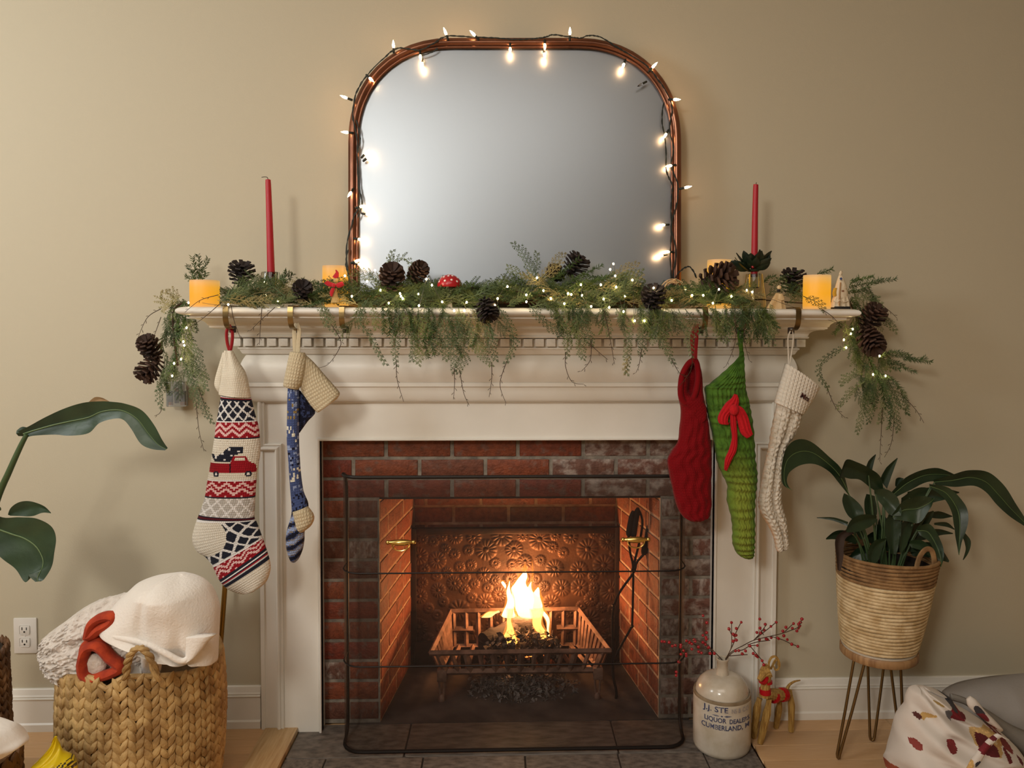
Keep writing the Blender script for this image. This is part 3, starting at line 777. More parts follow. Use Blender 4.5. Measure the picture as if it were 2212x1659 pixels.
flakes('ash_pile', 1500, ashpos, .004, .011, M_ash, 4, 'heap of grey ash flakes on the firebox floor under the grate', 'ash')
def paperpos(rr):
    x = rr.uniform(P(1050, 1400, .23).x, P(1212, 1400, .23).x); t = (x - P(1050, 1400, .23).x) / (P(1212, 1400, .23).x - P(1050, 1400, .23).x)
    return (x, rr.uniform(.2, .30), zb0 + .02 + rr.random() * (.06 + .045 * math.sin(PI * t)))
flakes('burnt_paper', 420, paperpos, .006, .018, mat('burnt_paper', rgb(70, 58, 52), 0.9, col2=rgb(176, 150, 132), nscale=40, lo=.5, hi=.7), 9, 'curled burnt paper and ash heaped on the grate under the flames', 'ash')
# flames: nested tongues of glowing gas
def flame_mat(name, c0, c1, strength, alpha, zlo, zhi):
    k = NT(name); k.t.nodes.remove(k.b); out = k.t.nodes['Material Output']
    tc = k.n('ShaderNodeTexCoord'); sp = k.n('ShaderNodeSeparateXYZ'); ge = k.n('ShaderNodeNewGeometry'); k.l(ge.outputs['Position'], sp.inputs[0])
    mr = k.n('ShaderNodeMapRange'); mr.inputs['From Min'].default_value = zlo; mr.inputs['From Max'].default_value = zhi; k.l(sp.outputs[2], mr.inputs[0])
    rp = k.n('ShaderNodeValToRGB'); e = rp.color_ramp.elements; e[0].color = c4(c0); e[1].color = c4(c1); k.l(mr.outputs[0], rp.inputs[0])
    em = k.n('ShaderNodeEmission'); em.inputs[1].default_value = strength; k.l(rp.outputs[0], em.inputs[0])
    tr = k.n('ShaderNodeBsdfTransparent'); mx = k.n('ShaderNodeMixShader'); mx.inputs[0].default_value = alpha
    k.l(tr.outputs[0], mx.inputs[1]); k.l(em.outputs[0], mx.inputs[2]); k.l(mx.outputs[0], out.inputs[0])
    return k.m
zl, zh = P(1130, 1390, .30).z, P(1130, 1240, .30).z
M_fin = flame_mat('flame_core', (1, .50, .10), (1, .74, .36), 11.0, .9, zl, zh); M_fleg = flame_mat('flame_leg', (1, .42, .07), (1, .66, .24), 5.5, .6, zl, zh)
M_fout = flame_mat('flame_edge', (1, .33, .045), (1, .28, .03), 2.6, .30, zl, zh)
fire = thing('fire', 'bright yellow and white flames rising from the grate', 'fire', P(1135, 1400, .28))
fl_sets = [
 (.30, .03, [(1000, 500, 1270, 500), (970, 440, 1270, 440), (955, 380, 1250, 380), (935, 290, 1245, 310), (920, 215, 1120, 215), (975, 150, 1092, 150), (1010, 90, 1098, 85), (1050, 30, 1082, 22)]),
 (.28, .02, [(820, 505, 975, 505), (858, 430, 960, 430), (878, 330, 952, 330), (884, 240, 926, 240), (890, 180, 908, 180), (898, 126, 902, 126)]),
 (.31, .02, [(1060, 420, 1250, 420), (1062, 300, 1170, 300), (1078, 235, 1160, 235), (1118, 185, 1150, 185), (1138, 135, 1144, 135)]),
 (.29, .02, [(1150, 420, 1262, 420), (1165, 320, 1250, 320), (1175, 250, 1236, 250), (1195, 212, 1224, 212), (1208, 195, 1213, 195)]),
 (.26, .015, [(888, 440, 940, 440), (888, 540, 932, 540), (878, 620, 936, 620), (856, 700, 962, 700), (842, 760, 1000, 770), (880, 800, 990, 800)]),
 (.27, .02, [(1140, 440, 1275, 440), (1152, 520, 1255, 520), (1168, 600, 1262, 600), (1190, 660, 1290, 660), (1215, 715, 1310, 715), (1240, 740, 1300, 745)]),
 (.28, .01, [(1240, 455, 1290, 455), (1275, 510, 1325, 510), (1308, 580, 1338, 580), (1322, 660, 1342, 660), (1320, 720, 1338, 725)]),
 (.27, .012, [(595, 522, 604, 516), (640, 524, 640, 480), (700, 518, 690, 458), (750, 482, 745, 456), (800, 466, 790, 446)]),
 (.29, .008, [(852, 205, 858, 205), (828, 170, 864, 172), (818, 142, 850, 140), (832, 130, 840, 130)]),
]
for y, d, pr in fl_sets:
    mb = MB(); loft(mb, pr, y, d, nr=5, nu=10, px=g8, back=.9, expo=2.0)
    for i, v in enumerate(mb.v): mb.v[i] = (v[0] + .0025 * math.sin(v[2] * 90 + y * 200), v[1], v[2])
    inner = mb.obj('flame', M_fleg if y in (.26, .27) else M_fin, fire)
    mb = MB(); pr2 = []
    for a, b, c_, e_ in pr:
        m_ = (a + c_) / 2; h_ = (c_ - a) / 2 * 1.12 + 9; pr2.append((m_ - h_, b - 12, m_ + h_, e_ - 12))
    loft(mb, pr2, y, d * 1.35, nr=5, nu=10, px=g8, back=.9, expo=2.0); mb.obj('flame_glow', M_fout, fire)
wisp = [[(1140, 150, 1150, 150), (1150, 90, 1166, 90), (1148, 20, 1170, 20), (1150, -50, 1160, -50), (1152, -100, 1155, -100)], [(1040, 20, 1090, 20), (1055, -20, 1100, -10), (1070, -60, 1082, -60)]]
for pr in wisp:
    mb = MB(); loft(mb, pr, .31, .008, nr=5, nu=8, px=g8, back=.9); mb.obj('flame_glow', M_fout, fire)
fp = bpy.data.lights.new('fire_light', 'POINT'); fp.energy = 17; fp.color = (1, .42, .15); fp.shadow_soft_size = .05
fo = bpy.data.objects.new('fire_light', fp); C.objects.link(fo); fo.location = P(1128, 1310, .375)
# log tongs leaning on the right side of the firebox
tg = crop(1080, 930, 2.2756)
tongs = thing('fire_tongs', 'black iron fire tongs hanging by the right wall of the firebox', 'tongs', P(1366, 1480, .2))
M_tong = mat('tong_iron', rgb(44, 38, 36), 0.45, metal=0.7, bump=0.1, bscale=60)
def T3(pts, y): return [P(*tg(a, b), y) for a, b in pts]
for nm, pts, w in (('handle', [(655, 395), (640, 470), (632, 520)], .011), ('handle', [(678, 380), (665, 450), (655, 530)], .011), ('handle', [(740, 450), (725, 540), (705, 610)], .013), ('handle', [(752, 455), (735, 530), (712, 600)], .009)):
    mb = MB(); mb.tube(cr([tuple(p) for p in T3(pts, .17)], 4), [(w * k_, w * .45) for k_ in (.45, .8, 1, 1, 1, 1, 1, .9, .6)], 8); mb.obj(nm, M_tong, tongs)
for pts in ([(632, 520), (640, 600), (655, 690), (650, 960)], [(705, 610), (672, 650), (655, 700), (560, 860), (558, 1110)], [(650, 960), (560, 1120)], [(678, 380), (700, 470), (650, 690)]):
    mb = MB(); q_ = cr([tuple(p) for p in T3(pts, .19)], 5); mb.tube(q_, (.0045, .003), 6); mb.obj('arm', M_tong, tongs)
for a, b in ((655, 695), (558, 862), (650, 962)):
    mb = MB(); c_ = P(*tg(a, b), .185); mb.lathe([(.006, -.004), (.006, .002), (.004, .005), (0, .006)], 10, c_, (0, -1, 0)); mb.obj('rivet', M_tong, tongs)
for pts in ([(558, 1110), (556, 1200), (572, 1290), (560, 1365)], ):
    mb = MB(); mb.tube(cr([tuple(p) for p in T3(pts, .19)], 5), .0055, 6); mb.obj('jaw', M_tong, tongs)

# ================================================================== FIRE SCREEN
M_wire = mat('black_wire', rgb(38, 32, 29), 0.5, metal=0.6)
def screen_mesh_mat():
    k = NT('woven_wire_mesh'); b = k.b; b.inputs['Base Color'].default_value = c4(rgb(52, 42, 36)); b.inputs['Roughness'].default_value = .55; b.inputs['Metallic'].default_value = .3
    uv = k.n('ShaderNodeUVMap'); sp = k.n('ShaderNodeSeparateXYZ'); k.l(uv.outputs[0], sp.inputs[0])
    def wv(o, fr):
        m = k.n('ShaderNodeMath', operation='MULTIPLY'); m.inputs[1].default_value = fr * 2 * PI; k.l(o, m.inputs[0])
        s_ = k.n('ShaderNodeMath', operation='SINE'); k.l(m.outputs[0], s_.inputs[0]); return s_.outputs[0]
    a, c_ = wv(sp.outputs[0], 420), wv(sp.outputs[1], 420)
    mx = k.n('ShaderNodeMath', operation='MAXIMUM'); k.l(a, mx.inputs[0]); k.l(c_, mx.inputs[1])
    mr = k.n('ShaderNodeMapRange'); mr.inputs['From Min'].default_value = 0; mr.inputs['From Max'].default_value = 1; mr.inputs['To Min'].default_value = .34; mr.inputs['To Max'].default_value = .50
    k.l(mx.outputs[0], mr.inputs[0]); k.l(mr.outputs[0], b.inputs['Alpha'])
    return k.m
M_mesh = screen_mesh_mat()
sy0 = -.135
scr = thing('fire_screen', 'black wire mesh fire screen with two brass handles standing on the hearth', 'fire screen', P(1110, 1640, sy0))
xs0, xs1 = P(778, 1350, sy0).x, P(1445, 1350, sy0).x
zs_b, zs_t = HZ + .008, P(1110, 1030, sy0).z
def plan(z=None):
    """the screen's plan: flat front, wings rolled back"""
    pts = []; R_ = .06; wl = .045
    pts.append((xs0 - R_, sy0 + R_ + wl))
    for i in range(7):
        a = PI - (PI / 2) * i / 6; pts.append((xs0 + 0 + R_ * math.cos(a), sy0 + R_ - R_ * math.sin(a)))
    pts += [(lerp(xs0, xs1, i / 12), sy0) for i in range(1, 12)]
    for i in range(7):
        a = PI / 2 - (PI / 2) * i / 6; pts.append((xs1 + R_ * math.cos(a), sy0 + R_ - R_ * math.sin(a)))
    pts.append((xs1 + R_, sy0 + R_ + wl)); return pts
pl = plan(); cum = [0]
for a, b in zip(pl, pl[1:]): cum.append(cum[-1] + math.hypot(b[0] - a[0], b[1] - a[1]))
TOT = cum[-1]; RC = .055
def at(s_):
    for i in range(len(pl) - 1):
        if s_ <= cum[i + 1] + 1e-9:
            t = (s_ - cum[i]) / (cum[i + 1] - cum[i]); return lerp(pl[i][0], pl[i + 1][0], t), lerp(pl[i][1], pl[i + 1][1], t)
    return pl[-1]
def cornerdrop(s_):
    e = min(s_, TOT - s_)
    return 0.0 if e >= RC else RC - math.sqrt(max(0, RC * RC - (RC - e) ** 2))
ss = sorted(set([i * TOT / 60 for i in range(61)] + [RC * (1 - math.cos(i * PI / 16)) for i in range(9)] + [TOT - RC * (1 - math.cos(i * PI / 16)) for i in range(9)]))
mb = MB(); NV = 10
for s_ in ss:
    x, y = at(s_); d = cornerdrop(s_)
    for j in range(NV + 1):
        z = lerp(zs_b + d, zs_t - d, j / NV); mb.v.append((x, y, z)); mb.uv[len(mb.v) - 1] = (s_, z)
for i in range(len(ss) - 1):
    for j in range(NV):
        a = i * (NV + 1) + j; mb.f.append((a, a + NV + 1, a + NV + 2, a + 1))
mb.obj('wire_mesh', M_mesh, scr, angle=None)
per = [(*at(s_), zs_t - cornerdrop(s_)) for s_ in ss] + [(*at(s_), zs_b + cornerdrop(s_)) for s_ in reversed(ss)]
per = [p for i, p in enumerate(per) if i == 0 or (Vector(p) - Vector(per[i - 1])).length > 1e-5]
mb = MB(); mb.tube(per, .0055, 8, closed=True); mb.obj('frame', M_wire, scr)
for py in (1236.5, 1437):
    z = P(1110, py, sy0 - .004).z; mb = MB(); mb.tube([(x, y - .003, z) for x, y in (at(i * TOT / 60) for i in range(61))], .0024, 6); mb.obj('cross_wire', M_wire, scr)
M_brass = mat('polished_brass', rgb(222, 190, 112), 0.22, metal=1.0)
for px_, py_ in ((866, 1171), (1373, 1165)):
    c_ = P(px_, py_, sy0 - .012); hw = 27 * S(sy0)
    mb = MB(); mb.tube([(c_.x + hw * t, c_.y - .006 + .004 * abs(t), c_.z) for t in (-1, -.8, -.5, -.2, .2, .5, .8, 1)], [.004, .0055, .008, .0095, .0095, .008, .0055, .004], 10)
    for s_ in (-1, 1): mb.ball((c_.x + s_ * hw * 1.02, c_.y - .002, c_.z), .0068, 10, 7)
    h_ = mb.obj('handle', M_brass, scr, label='brass lifting handle')
    mb = MB(); mb.tube([(c_.x + hw * .68 * math.cos(a), c_.y - .008, c_.z + .002 - .026 * math.sin(a) ** .7) for a in [PI * i / 14 for i in range(15)]], .0022, 8); mb.obj('bail', M_brass, h_)
# ================================================================== STOCKINGS AND HOOKS
M_bronze = mat('bronze_hook', rgb(150, 128, 84), 0.32, metal=0.9, col2=rgb(104, 86, 58), nscale=20)
M_tip = mat('rubber_tip', rgb(52, 40, 34), 0.6)
SHB = SHELF - (SHELF - zs0)
hook_x = [(487, 'first brass mantel hook from the left, holding the fair isle stocking'), (627, 'brass mantel hook holding the blue stocking'), (738, 'empty brass mantel hook to the right of the blue stocking'),
          (1524, 'brass mantel hook holding the red stocking'), (1610, 'brass mantel hook holding the green stocking'), (1725, 'brass mantel hook holding the white stocking at the right end')]
hookp = []
for hx, lab in hook_x:
    x = P(hx, 675, SHF - .004).x
    t = thing('mantel_hook', lab, 'hook', (x, SHF, SHELF), 'mantel stocking hooks')
    zt_, zb2 = SHELF + .0028, zs0
    path = [(x, -.09, zt_), (x, SHF + .004, zt_), (x, SHF - .003, zt_ - .003), (x, SHF - .005, (zt_ + zb2) / 2), (x, SHF - .004, zb2 - .006), (x, SHF + .004, zb2 - .022), (x, SHF + .020, zb2 - .032), (x, SHF + .042, zb2 - .034), (x, SHF + .055, zb2 - .030)]
    mb = MB(); pp = path[:3] + [tuple(p) for p in cr(path[3:], 4)]; mb.tube(pp, (.0075, .0013), 4, flat=(0, 0, 1))
    b0 = mb.v[:]; mb.v = []
    mb2 = MB(); n = len(pp)
    for i, p in enumerate(pp):
        a = Vector(pp[max(0, i - 1)]); b = Vector(pp[min(n - 1, i + 1)]); tn = (b - a).normalized(); nr_ = Vector((0, tn.z, -tn.y)) * .0013
        for sx in (-.0075, .0075):
            mb2.v += [(p[0] + sx, p[1] + nr_.y, p[2] + nr_.z), (p[0] + sx, p[1] - nr_.y, p[2] - nr_.z)]
    for i in range(n - 1):
        a = i * 4; b = a + 4
        mb2.f += [(a, b, b + 2, a + 2), (a + 3, b + 3, b + 1, a + 1), (a + 1, b + 1, b, a), (a + 2, b + 2, b + 3, a + 3)]
    mb2.f += [(0, 2, 3, 1), ((n - 1) * 4, (n - 1) * 4 + 1, (n - 1) * 4 + 3, (n - 1) * 4 + 2)]
    mb2.obj('strap', M_bronze, t)
    mb = MB(); mb.box((x - .0085, SHF + .045, zb2 - .046), (x + .0085, SHF + .060, zb2 - .026), .003); mb.obj('hook_tip', M_tip, t)
    hookp.append(Vector((x, SHF + .045, zb2 - .036)))
SY = SHF + .045
def wool(name, knit, attr=True, col=None, col2=None, sheen=.04):
    return mat(name, col or (.5, .5, .5), .9, attr=attr, bump=.25, bscale=160, knit=knit, sheen=sheen, spec=.2, col2=col2, nscale=60)
M_fair = wool('fair_isle_knit', (170, 150, .55)); M_blue = wool('blue_knit', (150, 140, .55)); M_ribk = wool('beige_rib_knit', (130, 100, .7), False, rgb(206, 190, 158))
M_cuff = wool('cream_cuff_knit', (190, 160, .35), False, rgb(222, 212, 192)); M_redk = wool('red_cable_knit', (150, 130, .4), False, rgb(120, 6, 14))
M_greenk = wool('green_chunky_knit', (60, 50, .9)); M_greenl = wool('green_yarn', (120, 120, .5), False, rgb(72, 112, 30)); M_whitek = wool('white_chunky_knit', (75, 75, 1.0), False, rgb(222, 212, 196), rgb(200, 188, 168))
M_whitec = wool('white_cuff_knit', (95, 95, .8), False, rgb(222, 212, 196))
M_ribbonred = mat('red_ribbon', rgb(150, 8, 20), .55); M_yarnred = mat('red_yarn', rgb(190, 12, 24), .9, sheen=.05, bump=.6, bscale=150)
def hang(mb, pts, y, r_, n=8, pxf=None, flat=None):
    q = [P(*pxf(a, b), y) if pxf else P(a, b, y) for a, b in pts]; mb.tube(cr([tuple(p) for p in q], 5), r_, n, flat=flat)
# --- fair isle stocking
s1 = crop(380, 660, 2.5925)
NAV, RED, CRM, PNK, GRY, WHT = rgb(34, 36, 48), rgb(150, 22, 34), rgb(222, 213, 196), rgb(232, 190, 186), rgb(186, 180, 172), rgb(228, 224, 220)
def tri(x): return abs((x % 1.0) * 2 - 1)
def diamonds(u, v, n, bg, fg):
    a = u * n; b = v
    d = abs(tri(a) - tri(b)) < .12 or abs(tri(a) + tri(b) - 1) < .09
    if d: return fg
    da = abs((a % 1) - .5) * 2; db = abs((b % 1) - .5) * 2
    for p, q in ((a, b), (a + .5, b), (a, b + .5), (a + .5, b + .5)):
        e = abs(((p + .25) % 1) - .5) + abs(((q + .25) % 1) - .5)
        if .02 < e < .085: return fg
    return bg
def zig(u, v, n, bg, fg):
    z = tri(u * n) * .42
    for o in (.08, .46):
        if abs(v - o - z * .9) < .10: return fg
    if v > .9 and tri(u * n + .5) > .86: return fg
    if v < .1 and tri(u * n) > .86: return fg
    return bg
def inpoly(x, y, poly):
    c_ = False; j = len(poly) - 1
    for i in range(len(poly)):
        if (poly[i][1] > y) != (poly[j][1] > y) and x < (poly[j][0] - poly[i][0]) * (y - poly[i][1]) / (poly[j][1] - poly[i][1]) + poly[i][0]: c_ = not c_
        j = i
    return c_
def fair(x, y, u, t):
    if t < 522: return [NAV, RED, NAV, WHT, RED, NAV][min(5, int((t - 488) / 5.7))]
    if t < 640: return diamonds(u, (t - 522) / 130 + .1, 2.0, NAV, WHT)
    if t < 650: return WHT
    if t < 735: return zig(u, (t - 650) / 85, 3.2, RED, PNK)
    if t < 742: return NAV
    if t < 966:
        for cx_2, cy_2, r_ in ((243, 935, 17), (420, 935, 17)):
            d = math.hypot(x - cx_2, y - cy_2)
            if d < 8: return WHT
            if d < r_: return NAV
        if inpoly(x, y, [(342, 862), (352, 843), (400, 841), (408, 862)]): return CRM
        if inpoly(x, y, [(325, 872), (340, 836), (360, 831), (408, 833), (425, 866), (450, 878), (458, 890), (455, 926), (196, 926), (194, 872)]): return rgb(20, 18, 22) if abs(x - 324) < 3 or abs(y - 912) < 2 and (x < 300) else RED
        if inpoly(x, y, [(198, 820), (250, 836), (318, 784), (396, 784), (394, 820), (352, 824), (322, 868), (236, 868)]): return WHT if (int(x / 13) * 7 + int(y / 11) * 5) % 11 == 0 else NAV
        return rgb(196, 186, 168) if (int(x / 22) + int(y / 22)) % 2 == 0 and (x % 22 < 5) and (y % 22 < 5) else CRM
    if t < 978: return [NAV, WHT][int(t / 5) % 2]
    if t < 1058: return zig(u, (t - 978) / 80, 3.2, RED, PNK)
    if t < 1068: return NAV
    if t < 1172: return diamonds(u, (t - 1068) / 130 + .1, 2.3, GRY, WHT)
    if t < 1200 and u > 0.0 and t < 1196: return [NAV, rgb(84, 24, 32), rgb(84, 24, 32), NAV, WHT][min(4, int((t - 1172) / 5))]
    if t < 1345 and math.hypot((x - 165) / 140, (y - 1285) / 112) < 1.0 and x < 302: return CRM
    if t < 1336: return diamonds(u, (t - 1196) / 130, 2.0, NAV, WHT)
    if t < 1344: return WHT
    if t < 1420: return zig(u, (t - 1344) / 76, 3.4, RED, PNK)
    if t < 1472: return [NAV, NAV, WHT, NAV, RED, WHT, NAV, NAV, NAV][min(8, int((t - 1420) / 5.8))]
    return CRM
body1 = [(256, 485, 416, 500, 488), (250, 530, 428, 540, 530), (238, 600, 442, 600, 600), (226, 670, 462, 668, 668), (217, 740, 471, 740, 740), (206, 810, 474, 812, 811), (194, 890, 464, 890, 890), (180, 965, 453, 965, 965),
         (165, 1060, 446, 1062, 1061), (148, 1120, 443, 1130, 1125), (128, 1172, 441, 1186, 1178), (104, 1240, 452, 1210, 1215), (92, 1310, 462, 1235, 1250), (118, 1375, 470, 1255, 1275), (168, 1408, 477, 1275, 1302),
         (206, 1458, 486, 1298, 1340), (244, 1535, 505, 1355, 1420), (284, 1580, 526, 1425, 1475), (328, 1602, 530, 1480, 1522), (366, 1609, 505, 1548, 1562), (400, 1608, 445, 1596, 1600)]
t = thing('christmas_stocking', 'fair isle knit stocking with a red truck and navy and red bands', 'stocking', hookp[0], 'christmas stockings on the mantel')
mb = MB(); loft(mb, body1, SY, .03, nr=10, nu=84, px=s1, col=fair); mb.obj('sock_body', M_fair, t, angle=None)
mb = MB(); loft(mb, [(272, 252, 320, 252), (268, 300, 350, 310), (262, 380, 388, 370), (252, 440, 405, 430), (243, 490, 418, 508), (250, 498, 414, 512)], SY - .008, .034, nr=5, nu=28, px=s1, dfun=lambda u, t_, f: .002 * math.sin(u * 9 + f * 3)); mb.obj('cuff', M_cuff, t, angle=None)
mb = MB(); loft(mb, [(262, 262, 290, 262), (245, 320, 290, 330), (222, 400, 280, 400), (217, 445, 275, 450), (235, 482, 270, 486)], SY + .012, .014, nr=5, nu=14, px=s1); mb.obj('cuff_flap', M_cuff, t, angle=None)
mb = MB(); hang(mb, [(298, 108), (284, 150), (288, 210), (302, 256)], SY, .0045, 6, s1); hang(mb, [(298, 108), (316, 150), (314, 210), (304, 256)], SY, .0045, 6, s1); mb.obj('loop', M_ribbonred, t)
# --- blue stocking
rb = random.Random(3); spots = {}
BLU, LBL, NVY, CR2, YEL = rgb(70, 84, 128), rgb(142, 156, 190), rgb(24, 26, 44), rgb(226, 220, 200), rgb(150, 128, 78)
def bluec(x, y, u, t):
    if y > 1165 or t > 6.05:
        w = math.sin(y * .10 + x * .05 + 2 * vnoise(x * .04, y * .02)); return [NVY, BLU, rgb(128, 118, 108), LBL][int((w + 1) * 1.999)]
    i, j = int(x / 9), int(y / 11); h = hash2(i, j)
    if y < 640: return YEL if h > .9 else LBL if h > .72 else BLU
    if y < 790: return CR2 if (680 < y < 770 and h > .72 and abs(x - 640 - (y - 690) * .35) < 24) else LBL if h > .85 else BLU
    if y < 890: return NVY if h > .84 else LBL if h > .7 else BLU
    if y < 1010: return CR2 if (h > .6 and x > 645 and 905 < y < 985) else LBL if h > .8 else BLU
    return NVY if (h > .75 and y > 1040) else LBL if h > .75 else BLU
t = thing('christmas_stocking', 'narrow blue patterned stocking with a beige ribbed cuff', 'stocking', hookp[1], 'christmas stockings on the mantel')
mb = MB(); loft(mb, [(628, 445, 690, 450, 0), (625, 520, 691, 520, .6), (624, 600, 690, 600, 1), (622, 750, 690, 745, 2), (630, 860, 694, 850, 3), (636, 960, 702, 950, 4), (644, 1060, 716, 1040, 5), (650, 1140, 742, 1110, 6), (645, 1180, 735, 1180, 6.2), (622, 1260, 722, 1260, 6.6), (617, 1320, 720, 1310, 7), (624, 1375, 712, 1360, 7.5), (640, 1425, 690, 1415, 8), (655, 1440, 668, 1438, 8.2)], SY, .026, nr=8, nu=28, px=s1, col=bluec); mb.obj('sock_body', M_blue, t, angle=None)
mb = MB(); loft(mb, [(685, 470, 700, 480), (686, 540, 750, 555), (686, 600, 781, 598), (686, 650, 738, 650), (687, 712, 692, 714)], SY + .016, .012, nr=6, nu=18, px=s1, col=lambda x, y, u, t_: NVY if hash2(int(x / 9), int(y / 11)) > .35 else rgb(54, 64, 100)); mb.obj('sock_fold', M_blue, t, angle=None)
mb = MB(); loft(mb, [(640, 258, 724, 264), (630, 300, 735, 320), (618, 360, 728, 380), (606, 420, 712, 430), (603, 448, 690, 466), (612, 454, 686, 470)], SY - .008, .034, nr=5, nu=24, px=s1); mb.obj('cuff', M_ribk, t, angle=None)
mb = MB(); loft(mb, [(690, 300, 716, 266), (694, 390, 775, 320), (700, 470, 835, 390), (740, 540, 892, 455), (782, 592, 918, 490), (800, 598, 905, 520)], SY + .004, .022, nr=6, nu=20, px=s1); mb.obj('cuff_flap', M_ribk, t, angle=None)
mb = MB(); loft(mb, [(654, 1152, 738, 1122), (660, 1190, 768, 1160), (666, 1230, 775, 1195), (680, 1262, 755, 1235), (688, 1280, 712, 1268)], SY - .006, .026, nr=5, nu=18, px=s1); mb.obj('heel_patch', M_ribk, t, angle=None, label='cream heel patch')
mb = MB(); hang(mb, [(676, 100), (664, 140), (664, 200), (668, 262)], SY, (.0065, .003), 6, s1); hang(mb, [(678, 100), (690, 140), (686, 200), (684, 262)], SY - .006, (.0065, .003), 6, s1); mb.obj('loop', M_ribk, t)
# --- red stocking
s3 = crop(1400, 680, 3.0175)
t = thing('christmas_stocking', 'plain red cable knit stocking with a rolled open top', 'stocking', hookp[3], 'christmas stockings on the mantel')
def redd(u, t_, f):
    d = .0018 * math.sin(u * 30 + 1.6 * math.sin(f * 44)) * min(1, max(0, f - .3) * 6) + .0012 * math.sin(f * 70 + u * 12)
    if t_ < 3.2: d -= .034 * math.exp(-((u - .52) / .22) ** 2) * min(1, max(0, (3.4 - t_) / .8))
    return d
mb = MB(); loft(mb, [(262, 295, 318, 290), (215, 370, 345, 360), (195, 450, 353, 440), (193, 520, 358, 520), (206, 580, 372, 590), (212, 640, 384, 650), (205, 720, 394, 720), (192, 820, 406, 810), (150, 890, 413, 880), (124, 945, 416, 940), (135, 1030, 415, 1020), (152, 1110, 412, 1100), (172, 1200, 413, 1190), (196, 1270, 411, 1260), (232, 1320, 396, 1310), (275, 1343, 350, 1338)], SY, .035, nr=7, nu=40, px=s3, dfun=redd); mb.obj('sock_body', M_redk, t, angle=None)
mb = MB(); hang(mb, [(302, 292), (262, 320), (224, 390), (212, 470), (215, 535), (240, 575), (268, 570), (296, 540), (316, 480), (326, 400), (320, 330), (304, 292)], SY - .026, .0085, 10, s3); mb.obj('rolled_cuff', M_redk, t, angle=None)
mb = MB(); loft(mb, [(205, 560, 240, 580), (250, 610, 330, 540), (290, 670, 376, 590), (330, 705, 382, 660), (345, 715, 360, 705)], SY - .022, .014, nr=5, nu=14, px=s3); mb.obj('cuff_flap', M_redk, t, angle=None)
mb = MB(); hang(mb, [(312, 62), (285, 150), (292, 240), (302, 300)], SY, (.006, .0025), 6, s3); hang(mb, [(318, 62), (316, 150), (310, 230), (308, 300)], SY - .006, (.006, .0025), 6, s3); mb.obj('loop', M_ribbonred, t)
# --- green stocking
t = thing('christmas_stocking', 'green chunky knit stocking with a red yarn bow', 'stocking', hookp[4], 'christmas stockings on the mantel')
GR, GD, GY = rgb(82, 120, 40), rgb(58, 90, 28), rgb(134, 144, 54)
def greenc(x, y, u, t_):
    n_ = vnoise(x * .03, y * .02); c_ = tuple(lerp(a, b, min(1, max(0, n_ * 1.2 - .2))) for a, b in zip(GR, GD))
    k_ = max(0, min(1, (y - 850) / 250)) * max(0, min(1, 1.5 - abs(u - .42) * 3)); return tuple(lerp(a, b, k_ * .8) for a, b in zip(c_, GY))  # yellower lower part: light on the yarn, painted into its colour
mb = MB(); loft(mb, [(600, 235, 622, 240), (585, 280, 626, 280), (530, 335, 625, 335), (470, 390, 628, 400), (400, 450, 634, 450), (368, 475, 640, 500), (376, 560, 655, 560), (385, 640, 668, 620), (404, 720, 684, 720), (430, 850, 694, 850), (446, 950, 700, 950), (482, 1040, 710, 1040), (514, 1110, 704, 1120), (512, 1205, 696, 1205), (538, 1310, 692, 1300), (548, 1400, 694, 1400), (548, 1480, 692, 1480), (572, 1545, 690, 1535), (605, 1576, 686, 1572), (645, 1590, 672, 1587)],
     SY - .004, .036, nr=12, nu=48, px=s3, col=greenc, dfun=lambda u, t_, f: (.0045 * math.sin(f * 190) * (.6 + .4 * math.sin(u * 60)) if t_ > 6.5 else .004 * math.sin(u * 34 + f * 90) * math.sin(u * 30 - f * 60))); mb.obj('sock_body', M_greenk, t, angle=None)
mb = MB(); hang(mb, [(605, 70), (590, 120), (598, 180), (606, 250)], SY, .0045, 6, s3); hang(mb, [(606, 70), (618, 120), (608, 180), (612, 250)], SY - .004, .0045, 6, s3); mb.obj('loop', M_greenl, t)
mb = MB()
for pr in ([(560, 515, 580, 520), (540, 545, 590, 560), (500, 580, 580, 620), (455, 660, 530, 650), (460, 705, 520, 715), (490, 715, 530, 700)], [(555, 600, 590, 590), (565, 640, 620, 610), (580, 700, 650, 660), (600, 770, 672, 740), (640, 805, 682, 775)], [(528, 630, 570, 630), (535, 720, 575, 720), (545, 800, 580, 800), (525, 880, 575, 880), (500, 940, 545, 940), (495, 1010, 512, 1018)]):
    loft(mb, pr, SY - .043, .010, nr=5, nu=12, px=s3, dfun=lambda u, t_, f: .0025 * math.sin(u * 22))
mb.ball(P(*s3(560, 620), SY - .056), (.014, .010, .016)); mb.obj('yarn_bow', M_yarnred, t, angle=None, label='red yarn bow', kind='stuff')
